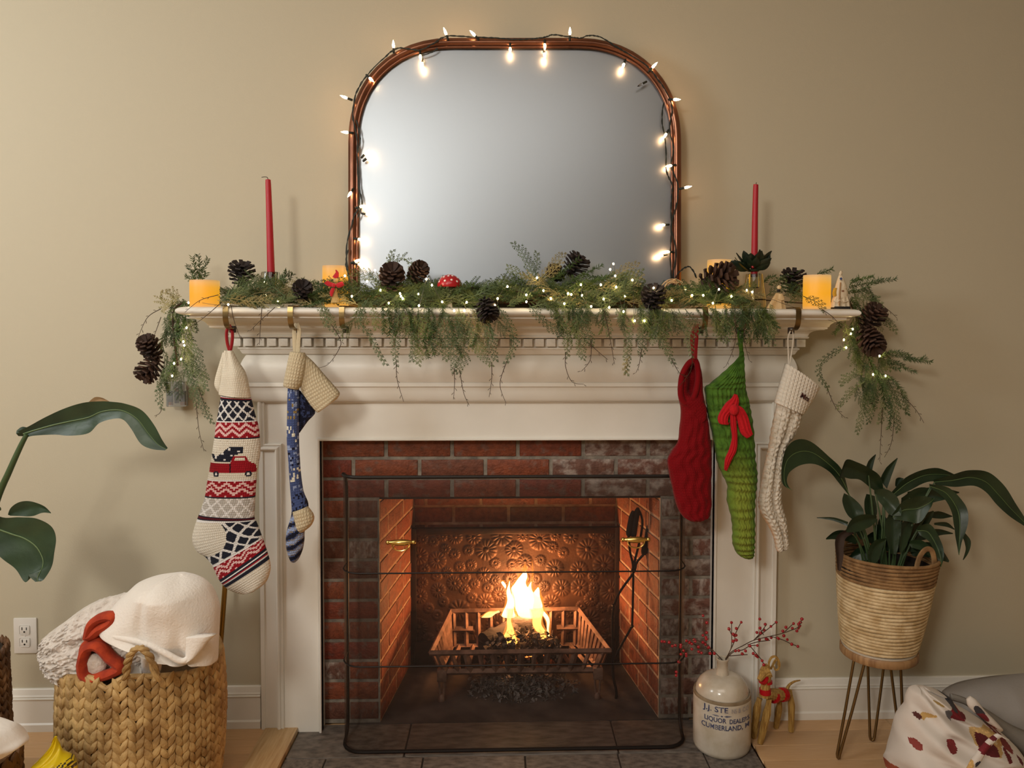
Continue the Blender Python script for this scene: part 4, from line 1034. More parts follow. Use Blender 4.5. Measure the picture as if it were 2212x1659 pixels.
# --- white stocking
t = thing('christmas_stocking', 'white chunky knit stocking with embroidered letters on its cuff', 'stocking', hookp[5], 'christmas stockings on the mantel')
def wd(u, t_, f): return .003 * math.sin(u * 30 + f * 8) * math.sin(f * 170) - .012 * math.exp(-((u - .55) / .1) ** 2) * (1 if t_ > 0.5 else 0)
mb = MB(); loft(mb, [(838, 565, 1000, 640), (822, 650, 995, 690), (800, 750, 955, 780), (785, 850, 905, 850), (770, 920, 882, 930), (752, 1000, 873, 1010), (738, 1080, 870, 1080), (722, 1170, 868, 1150), (717, 1225, 868, 1205), (732, 1290, 880, 1270), (768, 1350, 897, 1330), (800, 1410, 907, 1395), (822, 1470, 912, 1455), (830, 1520, 914, 1505), (848, 1547, 900, 1528)], SY + .004, .03, nr=9, nu=36, px=s3, dfun=wd); mb.obj('sock_body', M_whitek, t, angle=None)
mb = MB(); loft(mb, [(892, 316, 1118, 476), (868, 400, 1086, 535), (845, 480, 1050, 592), (824, 562, 1012, 646), (830, 575, 1005, 652)], SY - .006, .036, nr=7, nu=40, px=s3); mb.obj('cuff', M_whitec, t, angle=None)
mb = MB(); hang(mb, [(934, 92), (912, 150), (914, 240), (916, 322)], SY, .0022, 6, s3); hang(mb, [(938, 92), (946, 150), (936, 240), (922, 322)], SY, .0022, 6, s3); mb.obj('loop', M_whitec, t)
def text_mesh(s_, size, spacing=1.0, extr=0.0006, off=0.0):
    cu = bpy.data.curves.new('text', 'FONT'); cu.body = s_; cu.size = size; cu.extrude = extr; cu.offset = off; cu.space_character = spacing; cu.resolution_u = 3
    cu.align_x = 'CENTER'
    o = bpy.data.objects.new('text', cu); C.objects.link(o); dg = bpy.context.evaluated_depsgraph_get(); dg.update()
    me = bpy.data.meshes.new_from_object(o.evaluated_get(dg)); bpy.data.objects.remove(o); return me
me = text_mesh('Mrs', .021, 1.0, .0008, .0004); me.materials.append(mat('embroidery', rgb(70, 34, 30), .8))
for v in me.vertices:
    a = rad(-28); x, z = v.co.x * math.cos(a) - v.co.y * math.sin(a), v.co.x * math.sin(a) + v.co.y * math.cos(a)
    c_ = P(*s3(1020, 552), SY - .049); v.co = c_ + Vector((x, -v.co.z + max(0, x) * .55, z))
link('embroidered_letters', me, t, kind='stuff', label='brown embroidered letters')
# ================================================================== CANDLES AND ORNAMENTS ON THE SHELF
def candle_mat(name):
    k = NT(name); b = k.b; tc = k.n('ShaderNodeTexCoord'); sp = k.n('ShaderNodeSeparateXYZ'); k.l(tc.outputs['Generated'], sp.inputs[0])
    rp = k.n('ShaderNodeValToRGB'); e = rp.color_ramp.elements
    e[0].position = 0; e[0].color = c4((.78, .46, .16)); e[1].position = 1; e[1].color = c4((.62, .40, .17))
    for p_, c_ in ((.10, (.95, .44, .05)), (.45, (1.0, .45, .02)), (.72, (.97, .46, .04)), (.92, (.82, .48, .13))):
        x = rp.color_ramp.elements.new(p_); x.color = c4(c_)
    k.l(sp.outputs[2], rp.inputs[0]); k.l(rp.outputs[0], b.inputs['Emission Color']); b.inputs['Emission Strength'].default_value = .78
    b.inputs['Base Color'].default_value = c4(rgb(150, 84, 20)); b.inputs['Roughness'].default_value = .5
    return k.m
M_candle = candle_mat('glowing_wax'); M_wick = mat('wick', rgb(40, 32, 28), .8)
def pillar(px, py0, hw, y, lab):
    c_ = P(px, 660, y); r_ = hw * S(y); ztop = P(px, py0, y - r_ * .3).z; h = ztop - SHELF
    t = thing('pillar_candle', lab, 'candle', (c_.x, y, SHELF), 'flameless pillar candles on the mantel')
    mb = MB(); prof = [(r_ * .97, 0), (r_, .003), (r_, h * .5), (r_, h - .004), (r_ * .985, h), (r_ * .90, h - .001), (r_ * .84, h - .006), (0, h - .008)]
    mb.lathe(prof, 36, jit=lambda i, j, a: 1 + .006 * math.sin(3 * a + px) * (i > 1)); mb.obj('wax_body', M_candle, t, local=True)
    mb = MB(); mb.tube([(0, 0, h - .009), (.001, 0, h - .002)], .0012, 6); mb.obj('wick', M_wick, t, local=True)
pillar(443, 605, 30, -.15, 'glowing flameless pillar candle at the far left end of the mantel')
pillar(725, 574, 27, -.055, 'glowing flameless pillar candle behind the straw doll, left of the mirror')
pillar(1553, 561, 26, -.055, 'glowing flameless pillar candle behind the largest pine cone, right of the mirror')
pillar(1764, 594, 29, -.15, 'glowing flameless pillar candle beside the gnome at the right end of the mantel')
M_taper = mat('red_taper_wax', rgb(176, 30, 44), .45, sss=.2)
M_glass = glass_mat('clear_glass', rgb(236, 244, 240))
def taper(pts, y, lab, r0, r1, wick):
    q = [P(a, b, y) for a, b in pts]; t = thing('taper_candle', lab, 'candle', q[0], 'red taper candles in glass holders')
    qq = cr([tuple(p) for p in q], 5); n = len(qq); mb = MB(); mb.tube(qq, [lerp(r0, r1, i / (n - 1)) * (1 if i < n - 2 else .8 if i < n - 1 else .4) for i in range(n)], 14); mb.obj('wax_body', M_taper, t)
    mb = MB(); mb.tube(cr([tuple(P(a, b, y)) for a, b in wick], 4), .0010, 5); mb.obj('wick', M_wick, t)
ycl, ycr = -.135, -.135
taper([(586, 604), (584, 540), (582, 470), (579.5, 400), (579, 387)], ycl, 'tall red taper candle with bent wick left of the mirror', 8.2 * S(ycl), 5.0 * S(ycl), [(579, 388), (577, 383), (571, 382), (565, 383)])
taper([(1629, 600), (1630, 540), (1631, 470), (1632.5, 408), (1633, 398)], ycr, 'tall red taper candle rising from a dark leaf ring right of the mirror', 7.6 * S(ycr), 5.0 * S(ycr), [(1633, 400), (1634, 394)])
def holder(px, py0, top, bot, y, lab):
    c_ = P(px, 650, y); h = P(px, py0, y).z - SHELF; k_ = S(y)
    t = thing('candle_holder', lab, 'candle holder', (c_.x, y, SHELF), 'clear glass candle holders')
    ro, rb_ = top * k_, bot * k_
    prof = [(rb_ * .9, 0), (rb_, .003), (rb_, h * .25), (lerp(rb_, ro, .6), h * .62), (ro, h * .97), (ro * .96, h), (ro * .60, h), (ro * .56, h * .98), (ro * .5, h * .62), (ro * .3, h * .58), (0, h * .57)]
    mb = MB(); mb.lathe(prof, 28); mb.obj('glass_body', M_glass, t, local=True)
holder(585, 588, 19, 26, ycl, 'clear glass tumbler shaped candle holder under the left red taper')
holder(1629, 592, 18, 25, ycr, 'clear glass candle holder under the right red taper')
# leaf and berry ring on the right taper
M_dleaf = mat('dark_green_leaf', rgb(22, 34, 22), .45, col2=rgb(38, 52, 30), nscale=40); M_berry = mat('red_berry', rgb(150, 16, 24), .25, coat=.4)
rc_ = P(1627, 582, ycr)
t = thing('candle_ring', 'dark leaf and red berry ring around the right taper', 'candle ring', rc_)
def leafmesh(L, w, curl=.3, n=6):
    mb = MB()
    def fn(u, v): 
        wv = w * math.sin(PI * min(1, v * .96 + .03)) ** .8; return ((u - .5) * 2 * wv, .15 * w * abs(u - .5) * 2 + curl * L * v * v, L * v)
    mb.grid(fn, 4, n); return mb
lm_ = leafmesh(.052, .015); lme = lm_.mesh('leaf', M_dleaf)
for i in range(36):
    a = i * 2.4; e = RND.uniform(.05, .75); d = Vector((math.cos(a), math.sin(a) * .8, e)); s_ = RND.uniform(.7, 1.2)
    inst('leaf', lme, t, TRS(rc_ + Vector((math.cos(a) * .012, math.sin(a) * .012, RND.uniform(-.008, .01))), (d.to_track_quat('Z', 'Y')) @ Matrix.Rotation(RND.uniform(-.8, .8), 3, 'Z').to_quaternion(), s_))
bmesh_ = MB(); bmesh_.ball((0, 0, 0), .0045, 8, 6); bme = bmesh_.mesh('berry', M_berry)
for i in range(12):
    a = i * 2.1; inst('berry', bme, t, TRS(rc_ + Vector((math.cos(a) * .017, math.sin(a) * .017 - .004, RND.uniform(.0, .016)))))
mb = MB(); mb.tube([(rc_.x + .0145 * math.cos(a), rc_.y + .0145 * math.sin(a), rc_.z - .003) for a in [i * PI / 8 for i in range(16)]], .004, 6, closed=True); mb.obj('ring_wire', M_dleaf, t)
# toadstool
y = -.20; c_ = P(971, 621, y)
t = thing('toadstool_ornament', 'small red toadstool ornament with white dots in front of the mirror', 'ornament', (c_.x, y, SHELF))
rw = 26.5 * S(y); hh = 25 * S(y); capz = c_.z + .004
mb = MB(); mb.lathe([(rw * .55, capz - .004), (rw * .95, capz - .003), (rw, capz)] + [(rw * math.cos(a), capz + hh * math.sin(a)) for a in [PI / 2 * i / 9 for i in range(1, 9)]] + [(0, capz + hh)], 28, (c_.x, y, 0))
mb.obj('cap', mat('toadstool_red', rgb(176, 24, 34), .35, coat=.3), t)
M_dot = mat('white_paint_dot', rgb(240, 232, 224), .5)
for a, e in ((-110, 25), (-75, 30), (-58, 60), (-95, 58), (-130, 50), (-150, 22), (-45, 22), (-90, 80), (60, 40), (140, 45), (-20, 45), (-168, 50)):
    d = Vector((math.cos(rad(e)) * math.cos(rad(a)) * rw, math.cos(rad(e)) * math.sin(rad(a)) * rw, math.sin(rad(e)) * hh)); nrm = Vector((d.x / rw ** 2, d.y / rw ** 2, d.z / hh ** 2))
    mb = MB(); mb.lathe([(.0034, -.0004), (.0030, .0004), (0, .0009)], 10, Vector((c_.x, y, capz)) + d, nrm); mb.obj('dot', M_dot, t)
mb = MB(); mb.lathe([(.010, SHELF), (.008, SHELF + .01), (.008, capz)], 14, (c_.x, y, 0)); mb.obj('stem', mat('toadstool_stem', rgb(226, 214, 196), .6), t)
# straw doll
M_straw = mat('straw', rgb(206, 172, 104), .6, col2=rgb(170, 130, 70), nscale=30, stretch=(1, 1, 1), bump=.4, bscale=200)
M_red = mat('red_felt', rgb(186, 16, 30), .8, sheen=.3)
y = -.235; dl = lambda a, b: P(a, b, y); c_ = dl(724, 655)
t = thing('straw_doll', 'little straw doll with a red hat and bow left of the mirror', 'ornament', (c_.x, y, SHELF))
for i in range(15):
    f = (i - 7) / 7; mb = MB(); mb.tube([dl(724 + 2 * f, 622), dl(724 + 5 * f, 640) + Vector((0, -.003 * (1 - f * f), 0)), dl(724 + 9 * f, 654) + Vector((0, -.005 * (1 - f * f), 0))], .0013, 5); mb.obj('straw', M_straw, t)
mb = MB(); mb.ball(dl(726, 604), (.008, .008, .010)); mb.obj('head', M_straw, t)
mb = MB(); mb.tube([dl(710, 622), dl(718, 615), dl(730, 613), dl(740, 618)], .0022, 6); mb.obj('arms', M_straw, t)
mb = MB(); mb.tube(cr([tuple(dl(a, b)) for a, b in ((724, 601), (727, 594), (728, 588), (725, 583))], 4), [.009, .0085, .008, .0075, .007, .006, .0055, .005, .004, .003, .0025, .002, .001], 8); mb.obj('hat', M_red, t)
mb = MB(); loft(mb, [(700, 612, 708, 606), (708, 618, 716, 610), (718, 620, 724, 612)], y - .008, .004, 4, 8); loft(mb, [(724, 614, 730, 622), (732, 610, 738, 620), (740, 608, 744, 616)], y - .008, .004, 4, 8); mb.ball(dl(723, 617) + Vector((0, -.01, 0)), .006); loft(mb, [(716, 622, 724, 622), (712, 632, 720, 634), (714, 640, 718, 641)], y - .008, .003, 4, 8); mb.obj('bow', M_red, t, kind='stuff')
# woven straw wreath
y = -.20; c_ = P(1454, 620, y); M_weave = mat('pale_straw', rgb(222, 184, 136), .6, bump=.3, bscale=150)
t = thing('straw_wreath_ornament', 'small woven pale straw wreath tucked into the garland at the mirror corner', 'ornament', c_)
for k_, (r_, dx) in enumerate(((.034, 0), (.029, .003), (.024, -.002))):
    mb = MB(); mb.tube([c_ + Vector((dx + r_ * math.cos(a), .004 * math.sin(5 * a + k_ * 2), -.006 + r_ * .85 * math.sin(a))) for a in [i * PI / 14 for i in range(28)]], .0018, 6, closed=True); mb.obj('hoop', M_weave, t)
for i in range(9):
    a = i * PI / 9 * 2; mb = MB(); mb.tube([c_ + Vector((.036 * math.cos(a), -.004, -.006 + .031 * math.sin(a))), c_ + Vector((.020 * math.cos(a + 1.2), .004, -.006 + .018 * math.sin(a + 1.2)))], .0014, 5); mb.obj('straw', M_weave, t)
# corn husk angel
y = -.19; a_ = lambda px, py, dy=0: P(px, py, y + dy); M_husk = mat('corn_husk', rgb(222, 192, 144), .65, col2=rgb(196, 160, 110), nscale=12, stretch=(4, 4, 1), bump=.3, bscale=60)
t = thing('husk_figure', 'pale corn husk angel figure standing left of the right end candle', 'figurine', (a_(1682, 667).x, y, SHELF))
mb = MB(); k_ = S(y); mb.lathe([(15 * k_, SHELF), (13 * k_, SHELF + 10 * k_), (8 * k_, SHELF + 24 * k_), (4 * k_, SHELF + 33 * k_)], 16, (a_(1683, 660).x, y, 0), jit=lambda i, j, a: 1 + .07 * math.sin(a * 7)); mb.obj('skirt', M_husk, t)
mb = MB(); loft(mb, [(1676, 633, 1684, 633), (1670, 642, 1682, 645), (1662, 655, 1676, 660), (1656, 665, 1668, 667)], y + .004, .006, 4, 10); mb.obj('cape', M_husk, t)
mb = MB(); loft(mb, [(1682, 636, 1690, 634), (1680, 646, 1694, 642), (1684, 650, 1695, 647)], y - .012, .005, 4, 10); mb.obj('sleeve', M_husk, t)
mb = MB(); mb.ball(a_(1683, 621), .0068); mb.obj('head', mat('wooden_bead', rgb(226, 196, 150), .5), t)
mb = MB(); mb.lathe([(.004, 0), (.0055, .004), (.0042, .008)], 10, a_(1682, 631)); mb.obj('collar', M_dark, t)
# cloth gnome
y = -.17; M_linen = mat('linen', rgb(226, 208, 178), .85, bump=.3, bscale=250); M_yel = mat('yellow_wool', rgb(206, 158, 50), .9, bump=.6, bscale=150)
t = thing('cloth_gnome', 'little cloth gnome with a pointed white hat beside the right end candle', 'figurine', (P(1815, 665, y).x, y, SHELF))
mb = MB(); loft(mb, [(1800, 640, 1830, 640), (1797, 648, 1834, 648), (1795, 657, 1836, 657), (1794, 664, 1837, 664)], y, .02, 4, 20, dfun=lambda u, t_, f: .002 * math.sin(u * 25)); mb.obj('robe', M_linen, t)
mb = MB(); loft(mb, [(1804, 622, 1826, 622), (1800, 632, 1831, 632), (1802, 644, 1829, 644)], y - .004, .017, 4, 16); mb.obj('torso', M_linen, t)
mb = MB(); loft(mb, [(1813, 592, 1818, 592), (1809, 602, 1822, 602), (1806, 612, 1826, 613), (1803, 623, 1829, 624)], y - .002, .018, 4, 16); mb.tube(cr([tuple(P(a, b, y - .006)) for a, b in ((1815, 594), (1816, 589), (1818, 587), (1817, 592))], 3), [.004] * 6 + [.003] * 3 + [.002], 7); mb.obj('hat', M_linen, t)
mb = MB(); mb.ball(P(1818, 629, y - .012), (.011, .010, .010)); mb.obj('face', mat('gnome_face', rgb(150, 108, 78), .7), t)
mb = MB(); loft(mb, [(1801, 622, 1808, 622), (1798, 632, 1807, 632), (1799, 640, 1808, 638)], y - .01, .006, 4, 8); loft(mb, [(1822, 621, 1829, 621), (1824, 628, 1830, 628)], y - .01, .006, 4, 8); mb.obj('hair', M_yel, t, kind='stuff')
mb = MB(); sp_c = P(1817, 602, y - .022); mb.add([tuple(sp_c + Vector((r_ * math.sin(i * PI / 5), dy, r_ * math.cos(i * PI / 5)))) for dy in (0, .0015) for i in range(10) for r_ in ((.0055 if i % 2 == 0 else .0024),)], [tuple(range(9, -1, -1)), tuple(range(10, 20))] + [(i, (i + 1) % 10, (i + 1) % 10 + 10, i + 10) for i in range(10)])
mb.obj('star', mat('blue_star', rgb(46, 74, 130), .7), t, smooth=False)
mb = MB(); mb.tube([P(1816, 610, y - .026), P(1814, 630, y - .028), P(1813, 660, y - .026)], .0022, 6); mb.obj('staff', mat('gnome_staff', rgb(168, 128, 80), .6), t)
mb = MB(); mb.tube([P(1800, 650, y - .024), P(1808, 653, y - .026), P(1814, 648, y - .03), P(1822, 653, y - .026), P(1832, 650, y - .022)], .0014, 6); mb.obj('belt_cord', M_linen, t)
mb = MB(); mb.box(P(1794, 669, y + .012), P(1838, 662, y - .022), .001)
for i, v in enumerate(mb.v): mb.v[i] = (v[0], v[1], max(SHELF, v[2]))
mb.obj('base', M_dark, t)

# ================================================================== GARLAND
GCOL = [((112, 122, 62), (70, 86, 42)), ((120, 130, 82), (82, 98, 58)), ((94, 110, 66), (58, 78, 44)), ((172, 156, 104), (128, 120, 74)), ((76, 98, 42), (46, 68, 30))]
M_gr = [mat('garland_needle_%s' % n, rgb(*a), .6, col2=rgb(*b), nscale=25, vary=.18) for n, (a, b) in zip(('olive', 'sage', 'pine', 'tan', 'deep'), GCOL)]
M_twig = mat('garland_twig', rgb(62, 46, 30), .8, bump=.3, bscale=100)
garland = thing('garland', 'evergreen garland with pine cones draped along the mantel shelf and hanging over both ends', 'garland', (P(1110, 660, -.2).x, -.19, SHELF))
def spike(mb, a, d, L, w):
    d = d.normalized(); u = d.orthogonal().normalized(); v = d.cross(u); n = len(mb.v)
    m_ = a + d * (L * .45)
    for k_ in range(3):
        an = k_ * 2.094; mb.v.append(tuple(m_ + (u * math.cos(an) + v * math.sin(an)) * w))
    mb.v.append(tuple(a)); mb.v.append(tuple(a + d * L))
    mb.f += [(n + 3, n + 1, n), (n + 3, n + 2, n + 1), (n + 3, n, n + 2), (n + 4, n, n + 1), (n + 4, n + 1, n + 2), (n + 4, n + 2, n)]
def thin(mb, pts, r0, r1):
    n = len(pts); mb.tube(pts, [lerp(r0, r1, i / max(1, n - 1)) for i in range(n)], 3, cap=False)
def sprig(mb, pts, rr, kind, nrm=(0, -1, 0), dens=1.0, blen=.030, flat=.45, taper=True):
    """lacy evergreen spray along a polyline: cedar (forked side twigs with scale tips), pine (needles all around), twig (sparse)"""
    pts = resample(pts, .007); n = len(pts)
    if n < 3: return
    thin(mb, pts, .0013, .0007); N = Vector(nrm)
    L = (n - 1) * .007
    for i in range(1, n):
        t = i / (n - 1); d = (pts[i] - pts[i - 1]).normalized(); sd = d.cross(N)
        if sd.length < .1: sd = d.orthogonal()
        sd.normalize()
        if kind == 'pine':
            for _ in range(int(7 * dens)):
                a = rr.uniform(0, 6.283); o = (sd * math.cos(a) + d.cross(sd) * math.sin(a)); spike(mb, pts[i] - d * rr.uniform(0, .007), d * .75 + o, rr.uniform(.010, .016), .0012)
            continue
        if kind == 'twig':
            if i % 2 == 0 and rr.random() < .75:
                s_ = 1 if (i // 2) % 2 else -1; dd = (d * .9 + sd * s_ * .8 + N * rr.uniform(-.3, .3)).normalized(); l_ = rr.uniform(.006, .014)
                spike(mb, pts[i], dd, l_, .0009); spike(mb, pts[i] + dd * l_ * .5, dd + d * .7, .006, .0007)
            continue
        if rr.random() > dens: continue
        s_ = 1 if i % 2 else -1
        env = (math.sin(PI * min(1, .12 + t * .86)) ** .7) if taper else 1
        l_ = blen * env * rr.uniform(.55, 1.1)
        if l_ < .006: l_ = .006
        dd = (d * 1.0 + sd * s_ * .85 + N * rr.uniform(-flat, flat)).normalized()
        bend = d * .35; m_ = max(2, int(l_ / .0042)); q = [pts[i] + dd * (l_ * k_ / m_) + bend * (l_ * (k_ / m_) ** 2 * .35) for k_ in range(m_ + 1)]
        thin(mb, q[::2] if len(q) > 3 else [q[0], q[-1]], .0008, .0006)
        for k_ in range(1, m_ + 1):
            e_ = (q[k_] - q[k_ - 1]).normalized(); o = e_.cross(N)
            if o.length < .1: o = e_.orthogonal()
            o.normalize(); f = 1 - .4 * k_ / m_
            for z_ in (1, -1): spike(mb, q[k_], e_ + o * z_ * .9 + N * rr.uniform(-.4, .4), rr.uniform(.007, .011) * f, .0013)
        spike(mb, q[-1], dd + bend, .008, .0012)
rg = random.Random(21)
HY = -.262
def spray(path, kind, mi, y=HY, yend=None, dens=1.0, blen=.03, jitter=.0):
    n = len(path); pts = [tuple(P(a, b, lerp(y, yend if yend is not None else y + .012, i / max(1, n - 1)) + rg.uniform(-jitter, jitter))) for i, (a, b) in enumerate(path)]
    mb = MB(); sprig(mb, [Vector(p) for p in cr(pts, 8)], rg, kind, dens=dens, blen=blen); mb.obj('sprig', M_gr[mi] if kind != 'twig' else M_twig, garland, smooth=False)
over = [  # (path in photo px, kind, colour, blen)
 ([(348, 667), (318, 687), (296, 735)], 'twig', 0, 0), ([(348, 685), (336, 718), (326, 742)], 'twig', 0, 0), ([(500, 662), (505, 690), (522, 738)], 'twig', 0, 0), ([(594, 664), (558, 697), (538, 718)], 'twig', 0, 0),
 ([(566, 665), (563, 702), (560, 748)], 'twig', 0, 0), ([(472, 637), (432, 649), (399, 675)], 'twig', 0, 0), ([(480, 652), (442, 685), (409, 708)], 'twig', 0, 0),
 ([(698, 652), (710, 690), (728, 720)], 'cedar', 1, .022), ([(715, 700), (735, 733), (733, 753), (710, 786), (684, 796)], 'twig', 0, 0), ([(690, 650), (700, 680), (706, 705)], 'cedar', 1, .022),
 ([(796, 644), (777, 692), (798, 723), (815, 757), (834, 789)], 'cedar', 2, .012), ([(861, 680), (854, 745), (856, 790)], 'cedar', 2, .018), ([(856, 780), (858, 820), (872, 868)], 'twig', 0, 0),
 ([(895, 680), (907, 733), (904, 786)], 'cedar', 0, .024), ([(890, 700), (897, 745), (888, 782)], 'cedar', 2, .02), ([(827, 660), (829, 690), (830, 719)], 'pine', 4, 0), ([(838, 665), (842, 695), (842, 728)], 'pine', 4, 0),
 ([(928, 697), (916, 733), (926, 774)], 'pine', 4, 0), ([(935, 690), (930, 735), (940, 770)], 'pine', 2, 0), ([(955, 690), (962, 735), (962, 776)], 'cedar', 2, .024), ([(967, 680), (979, 745), (981, 805)], 'cedar', 2, .024), ([(981, 795), (982, 830), (979, 866)], 'twig', 0, 0),
 ([(985, 685), (1003, 745), (991, 805)], 'cedar', 2, .03), ([(993, 800), (1002, 850), (1015, 878)], 'twig', 0, 0), ([(1001, 676), (1027, 733), (1050, 775), (1063, 792)], 'cedar', 1, .026), ([(1062, 785), (1062, 820), (1056, 861)], 'twig', 0, 0),
 ([(1027, 668), (1051, 709), (1071, 779)], 'cedar', 2, .024), ([(1012, 675), (1022, 720), (1040, 760)], 'cedar', 3, .035), ([(1020, 670), (1040, 700), (1050, 740)], 'cedar', 3, .03),
 ([(1075, 661), (1104, 709), (1109, 750), (1092, 785)], 'cedar', 2, .018), ([(1095, 780), (1080, 830), (1094, 873)], 'twig', 0, 0), ([(1141, 655), (1172, 692), (1208, 716), (1235, 735)], 'cedar', 2, .022),
 ([(1219, 658), (1224, 709), (1226, 770)], 'cedar', 1, .022), ([(1222, 760), (1222, 793), (1236, 825), (1263, 830)], 'twig', 0, 0), ([(1236, 658), (1262, 700), (1277, 745)], 'cedar', 2, .026), ([(1277, 735), (1275, 777), (1255, 803)], 'twig', 0, 0),
 ([(1245, 680), (1252, 730), (1260, 777)], 'cedar', 1, .026), ([(1270, 740), (1295, 762), (1313, 777)], 'twig', 0, 0), ([(1304, 668), (1318, 733), (1328, 791)], 'twig', 0, 0), ([(1300, 665), (1312, 700), (1316, 730)], 'cedar', 1, .016),
 ([(1369, 680), (1357, 740), (1354, 808)], 'cedar', 1, .018), ([(1388, 680), (1388, 740), (1385, 765)], 'cedar', 2, .026), ([(1386, 755), (1380, 790), (1372, 808)], 'twig', 0, 0), ([(1360, 770), (1350, 790), (1352, 808)], 'cedar', 3, .01),
 ([(1395, 685), (1410, 716), (1435, 748), (1455, 785)], 'cedar', 2, .02), ([(1450, 775), (1468, 806), (1484, 813)], 'twig', 0, 0), ([(1400, 690), (1430, 705), (1448, 716)], 'cedar', 1, .024),
 ([(1465, 668), (1486, 716), (1494, 770)], 'cedar', 1, .022), ([(1495, 760), (1492, 800), (1463, 839)], 'twig', 0, 0), ([(1480, 668), (1500, 695), (1512, 720)], 'cedar', 2, .022), ([(1530, 663), (1562, 690), (1580, 722)], 'pine', 2, 0), ([(1545, 660), (1550, 700), (1555, 735)], 'cedar', 0, .024),
 ([(1560, 670), (1570, 710), (1572, 738)], 'cedar', 1, .02), ([(1586, 680), (1590, 720), (1583, 757), (1566, 795)], 'twig', 0, 0), ([(1600, 660), (1608, 700), (1604, 735)], 'cedar', 2, .024), ([(1610, 697), (1607, 733), (1619, 781)], 'twig', 0, 0), ([(1634, 670), (1636, 705), (1636, 740)], 'pine', 2, 0),
 ([(1646, 690), (1650, 715), (1658, 742)], 'pine', 2, 0), ([(1648, 665), (1665, 690), (1682, 711)], 'pine', 4, 0), ([(1625, 660), (1640, 690), (1646, 720)], 'cedar', 2, .024), ([(1580, 660), (1590, 690), (1600, 712)], 'cedar', 2, .026),
 ([(1735, 640), (1768, 655), (1782, 672)], 'cedar', 0, .018), ([(1775, 668), (1799, 685), (1822, 712)], 'twig', 0, 0),
 ([(905, 680), (925, 720), (935, 760)], 'cedar', 0, .028), ([(940, 680), (945, 730), (950, 760)], 'cedar', 2, .03), ([(870, 670), (885, 710), (893, 740)], 'cedar', 0, .024), ([(1180, 655), (1200, 680), (1214, 700)], 'cedar', 0, .02), ([(1330, 665), (1345, 695), (1352, 720)], 'cedar', 1, .022),
 ([(1410, 668), (1420, 700), (1425, 720)], 'cedar', 0, .024), ([(990, 665), (1000, 700), (1010, 740)], 'cedar', 0, .03), ([(970, 690), (985, 740), (1000, 770)], 'pine', 2, 0), ([(800, 650), (812, 690), (813, 712)], 'cedar', 0, .018), ([(775, 655), (782, 680), (790, 700)], 'cedar', 0, .02)]
for pth, kd, mi, bl_ in over: spray(pth, kd, mi, blen=bl_ or .02, y=HY if kd != 'twig' else HY - .004)
up = [([(1157, 618), (1150, 590), (1130, 548), (1107, 523)], 'cedar', 2, .022), ([(1150, 602), (1120, 590), (1098, 578)], 'cedar', 0, .02), ([(1157, 615), (1184, 584), (1218, 547)], 'cedar', 3, .022), ([(1160, 612), (1190, 590), (1215, 565)], 'cedar', 3, .018), ([(1155, 600), (1160, 570), (1160, 545)], 'cedar', 2, .014),
      ([(822, 610), (846, 568), (870, 557), (892, 574)], 'cedar', 1, .02), ([(838, 590), (842, 565), (848, 543)], 'cedar', 0, .014), ([(880, 600), (890, 585), (884, 625)], 'cedar', 1, .02), ([(1180, 620), (1220, 585), (1255, 556)], 'pine', 4, 0), ([(1190, 630), (1250, 600), (1305, 570)], 'pine', 4, 0), ([(1210, 640), (1270, 615), (1330, 590)], 'pine', 4, 0),
      ([(1290, 620), (1340, 590), (1375, 568)], 'cedar', 3, .024), ([(1300, 625), (1350, 600), (1390, 585)], 'cedar', 0, .026), ([(1330, 630), (1370, 600), (1388, 600)], 'cedar', 3, .024),
      ([(419, 606), (414, 588), (405, 570)], 'pine', 4, 0), ([(422, 606), (420, 575), (415, 555)], 'pine', 4, 0), ([(428, 606), (432, 575), (428, 550)], 'pine', 4, 0), ([(432, 606), (440, 580), (449, 558)], 'pine', 4, 0), ([(436, 606), (444, 594), (448, 584)], 'pine', 4, 0), ([(414, 606), (404, 600), (399, 595)], 'pine', 4, 0),
      ([(596, 620), (612, 598), (630, 587)], 'pine', 4, 0), ([(602, 624), (622, 604), (634, 590)], 'pine', 4, 0), ([(600, 612), (618, 590), (616, 584)], 'pine', 4, 0), ([(640, 615), (655, 606), (662, 604)], 'pine', 4, 0)]
for pth, kd, mi, bl_ in up: spray(pth, kd, mi, y=-.20 if pth[0][0] > 700 else -.10, yend=-.21 if pth[0][0] > 700 else -.10, blen=bl_ or .02)
YD = -.11
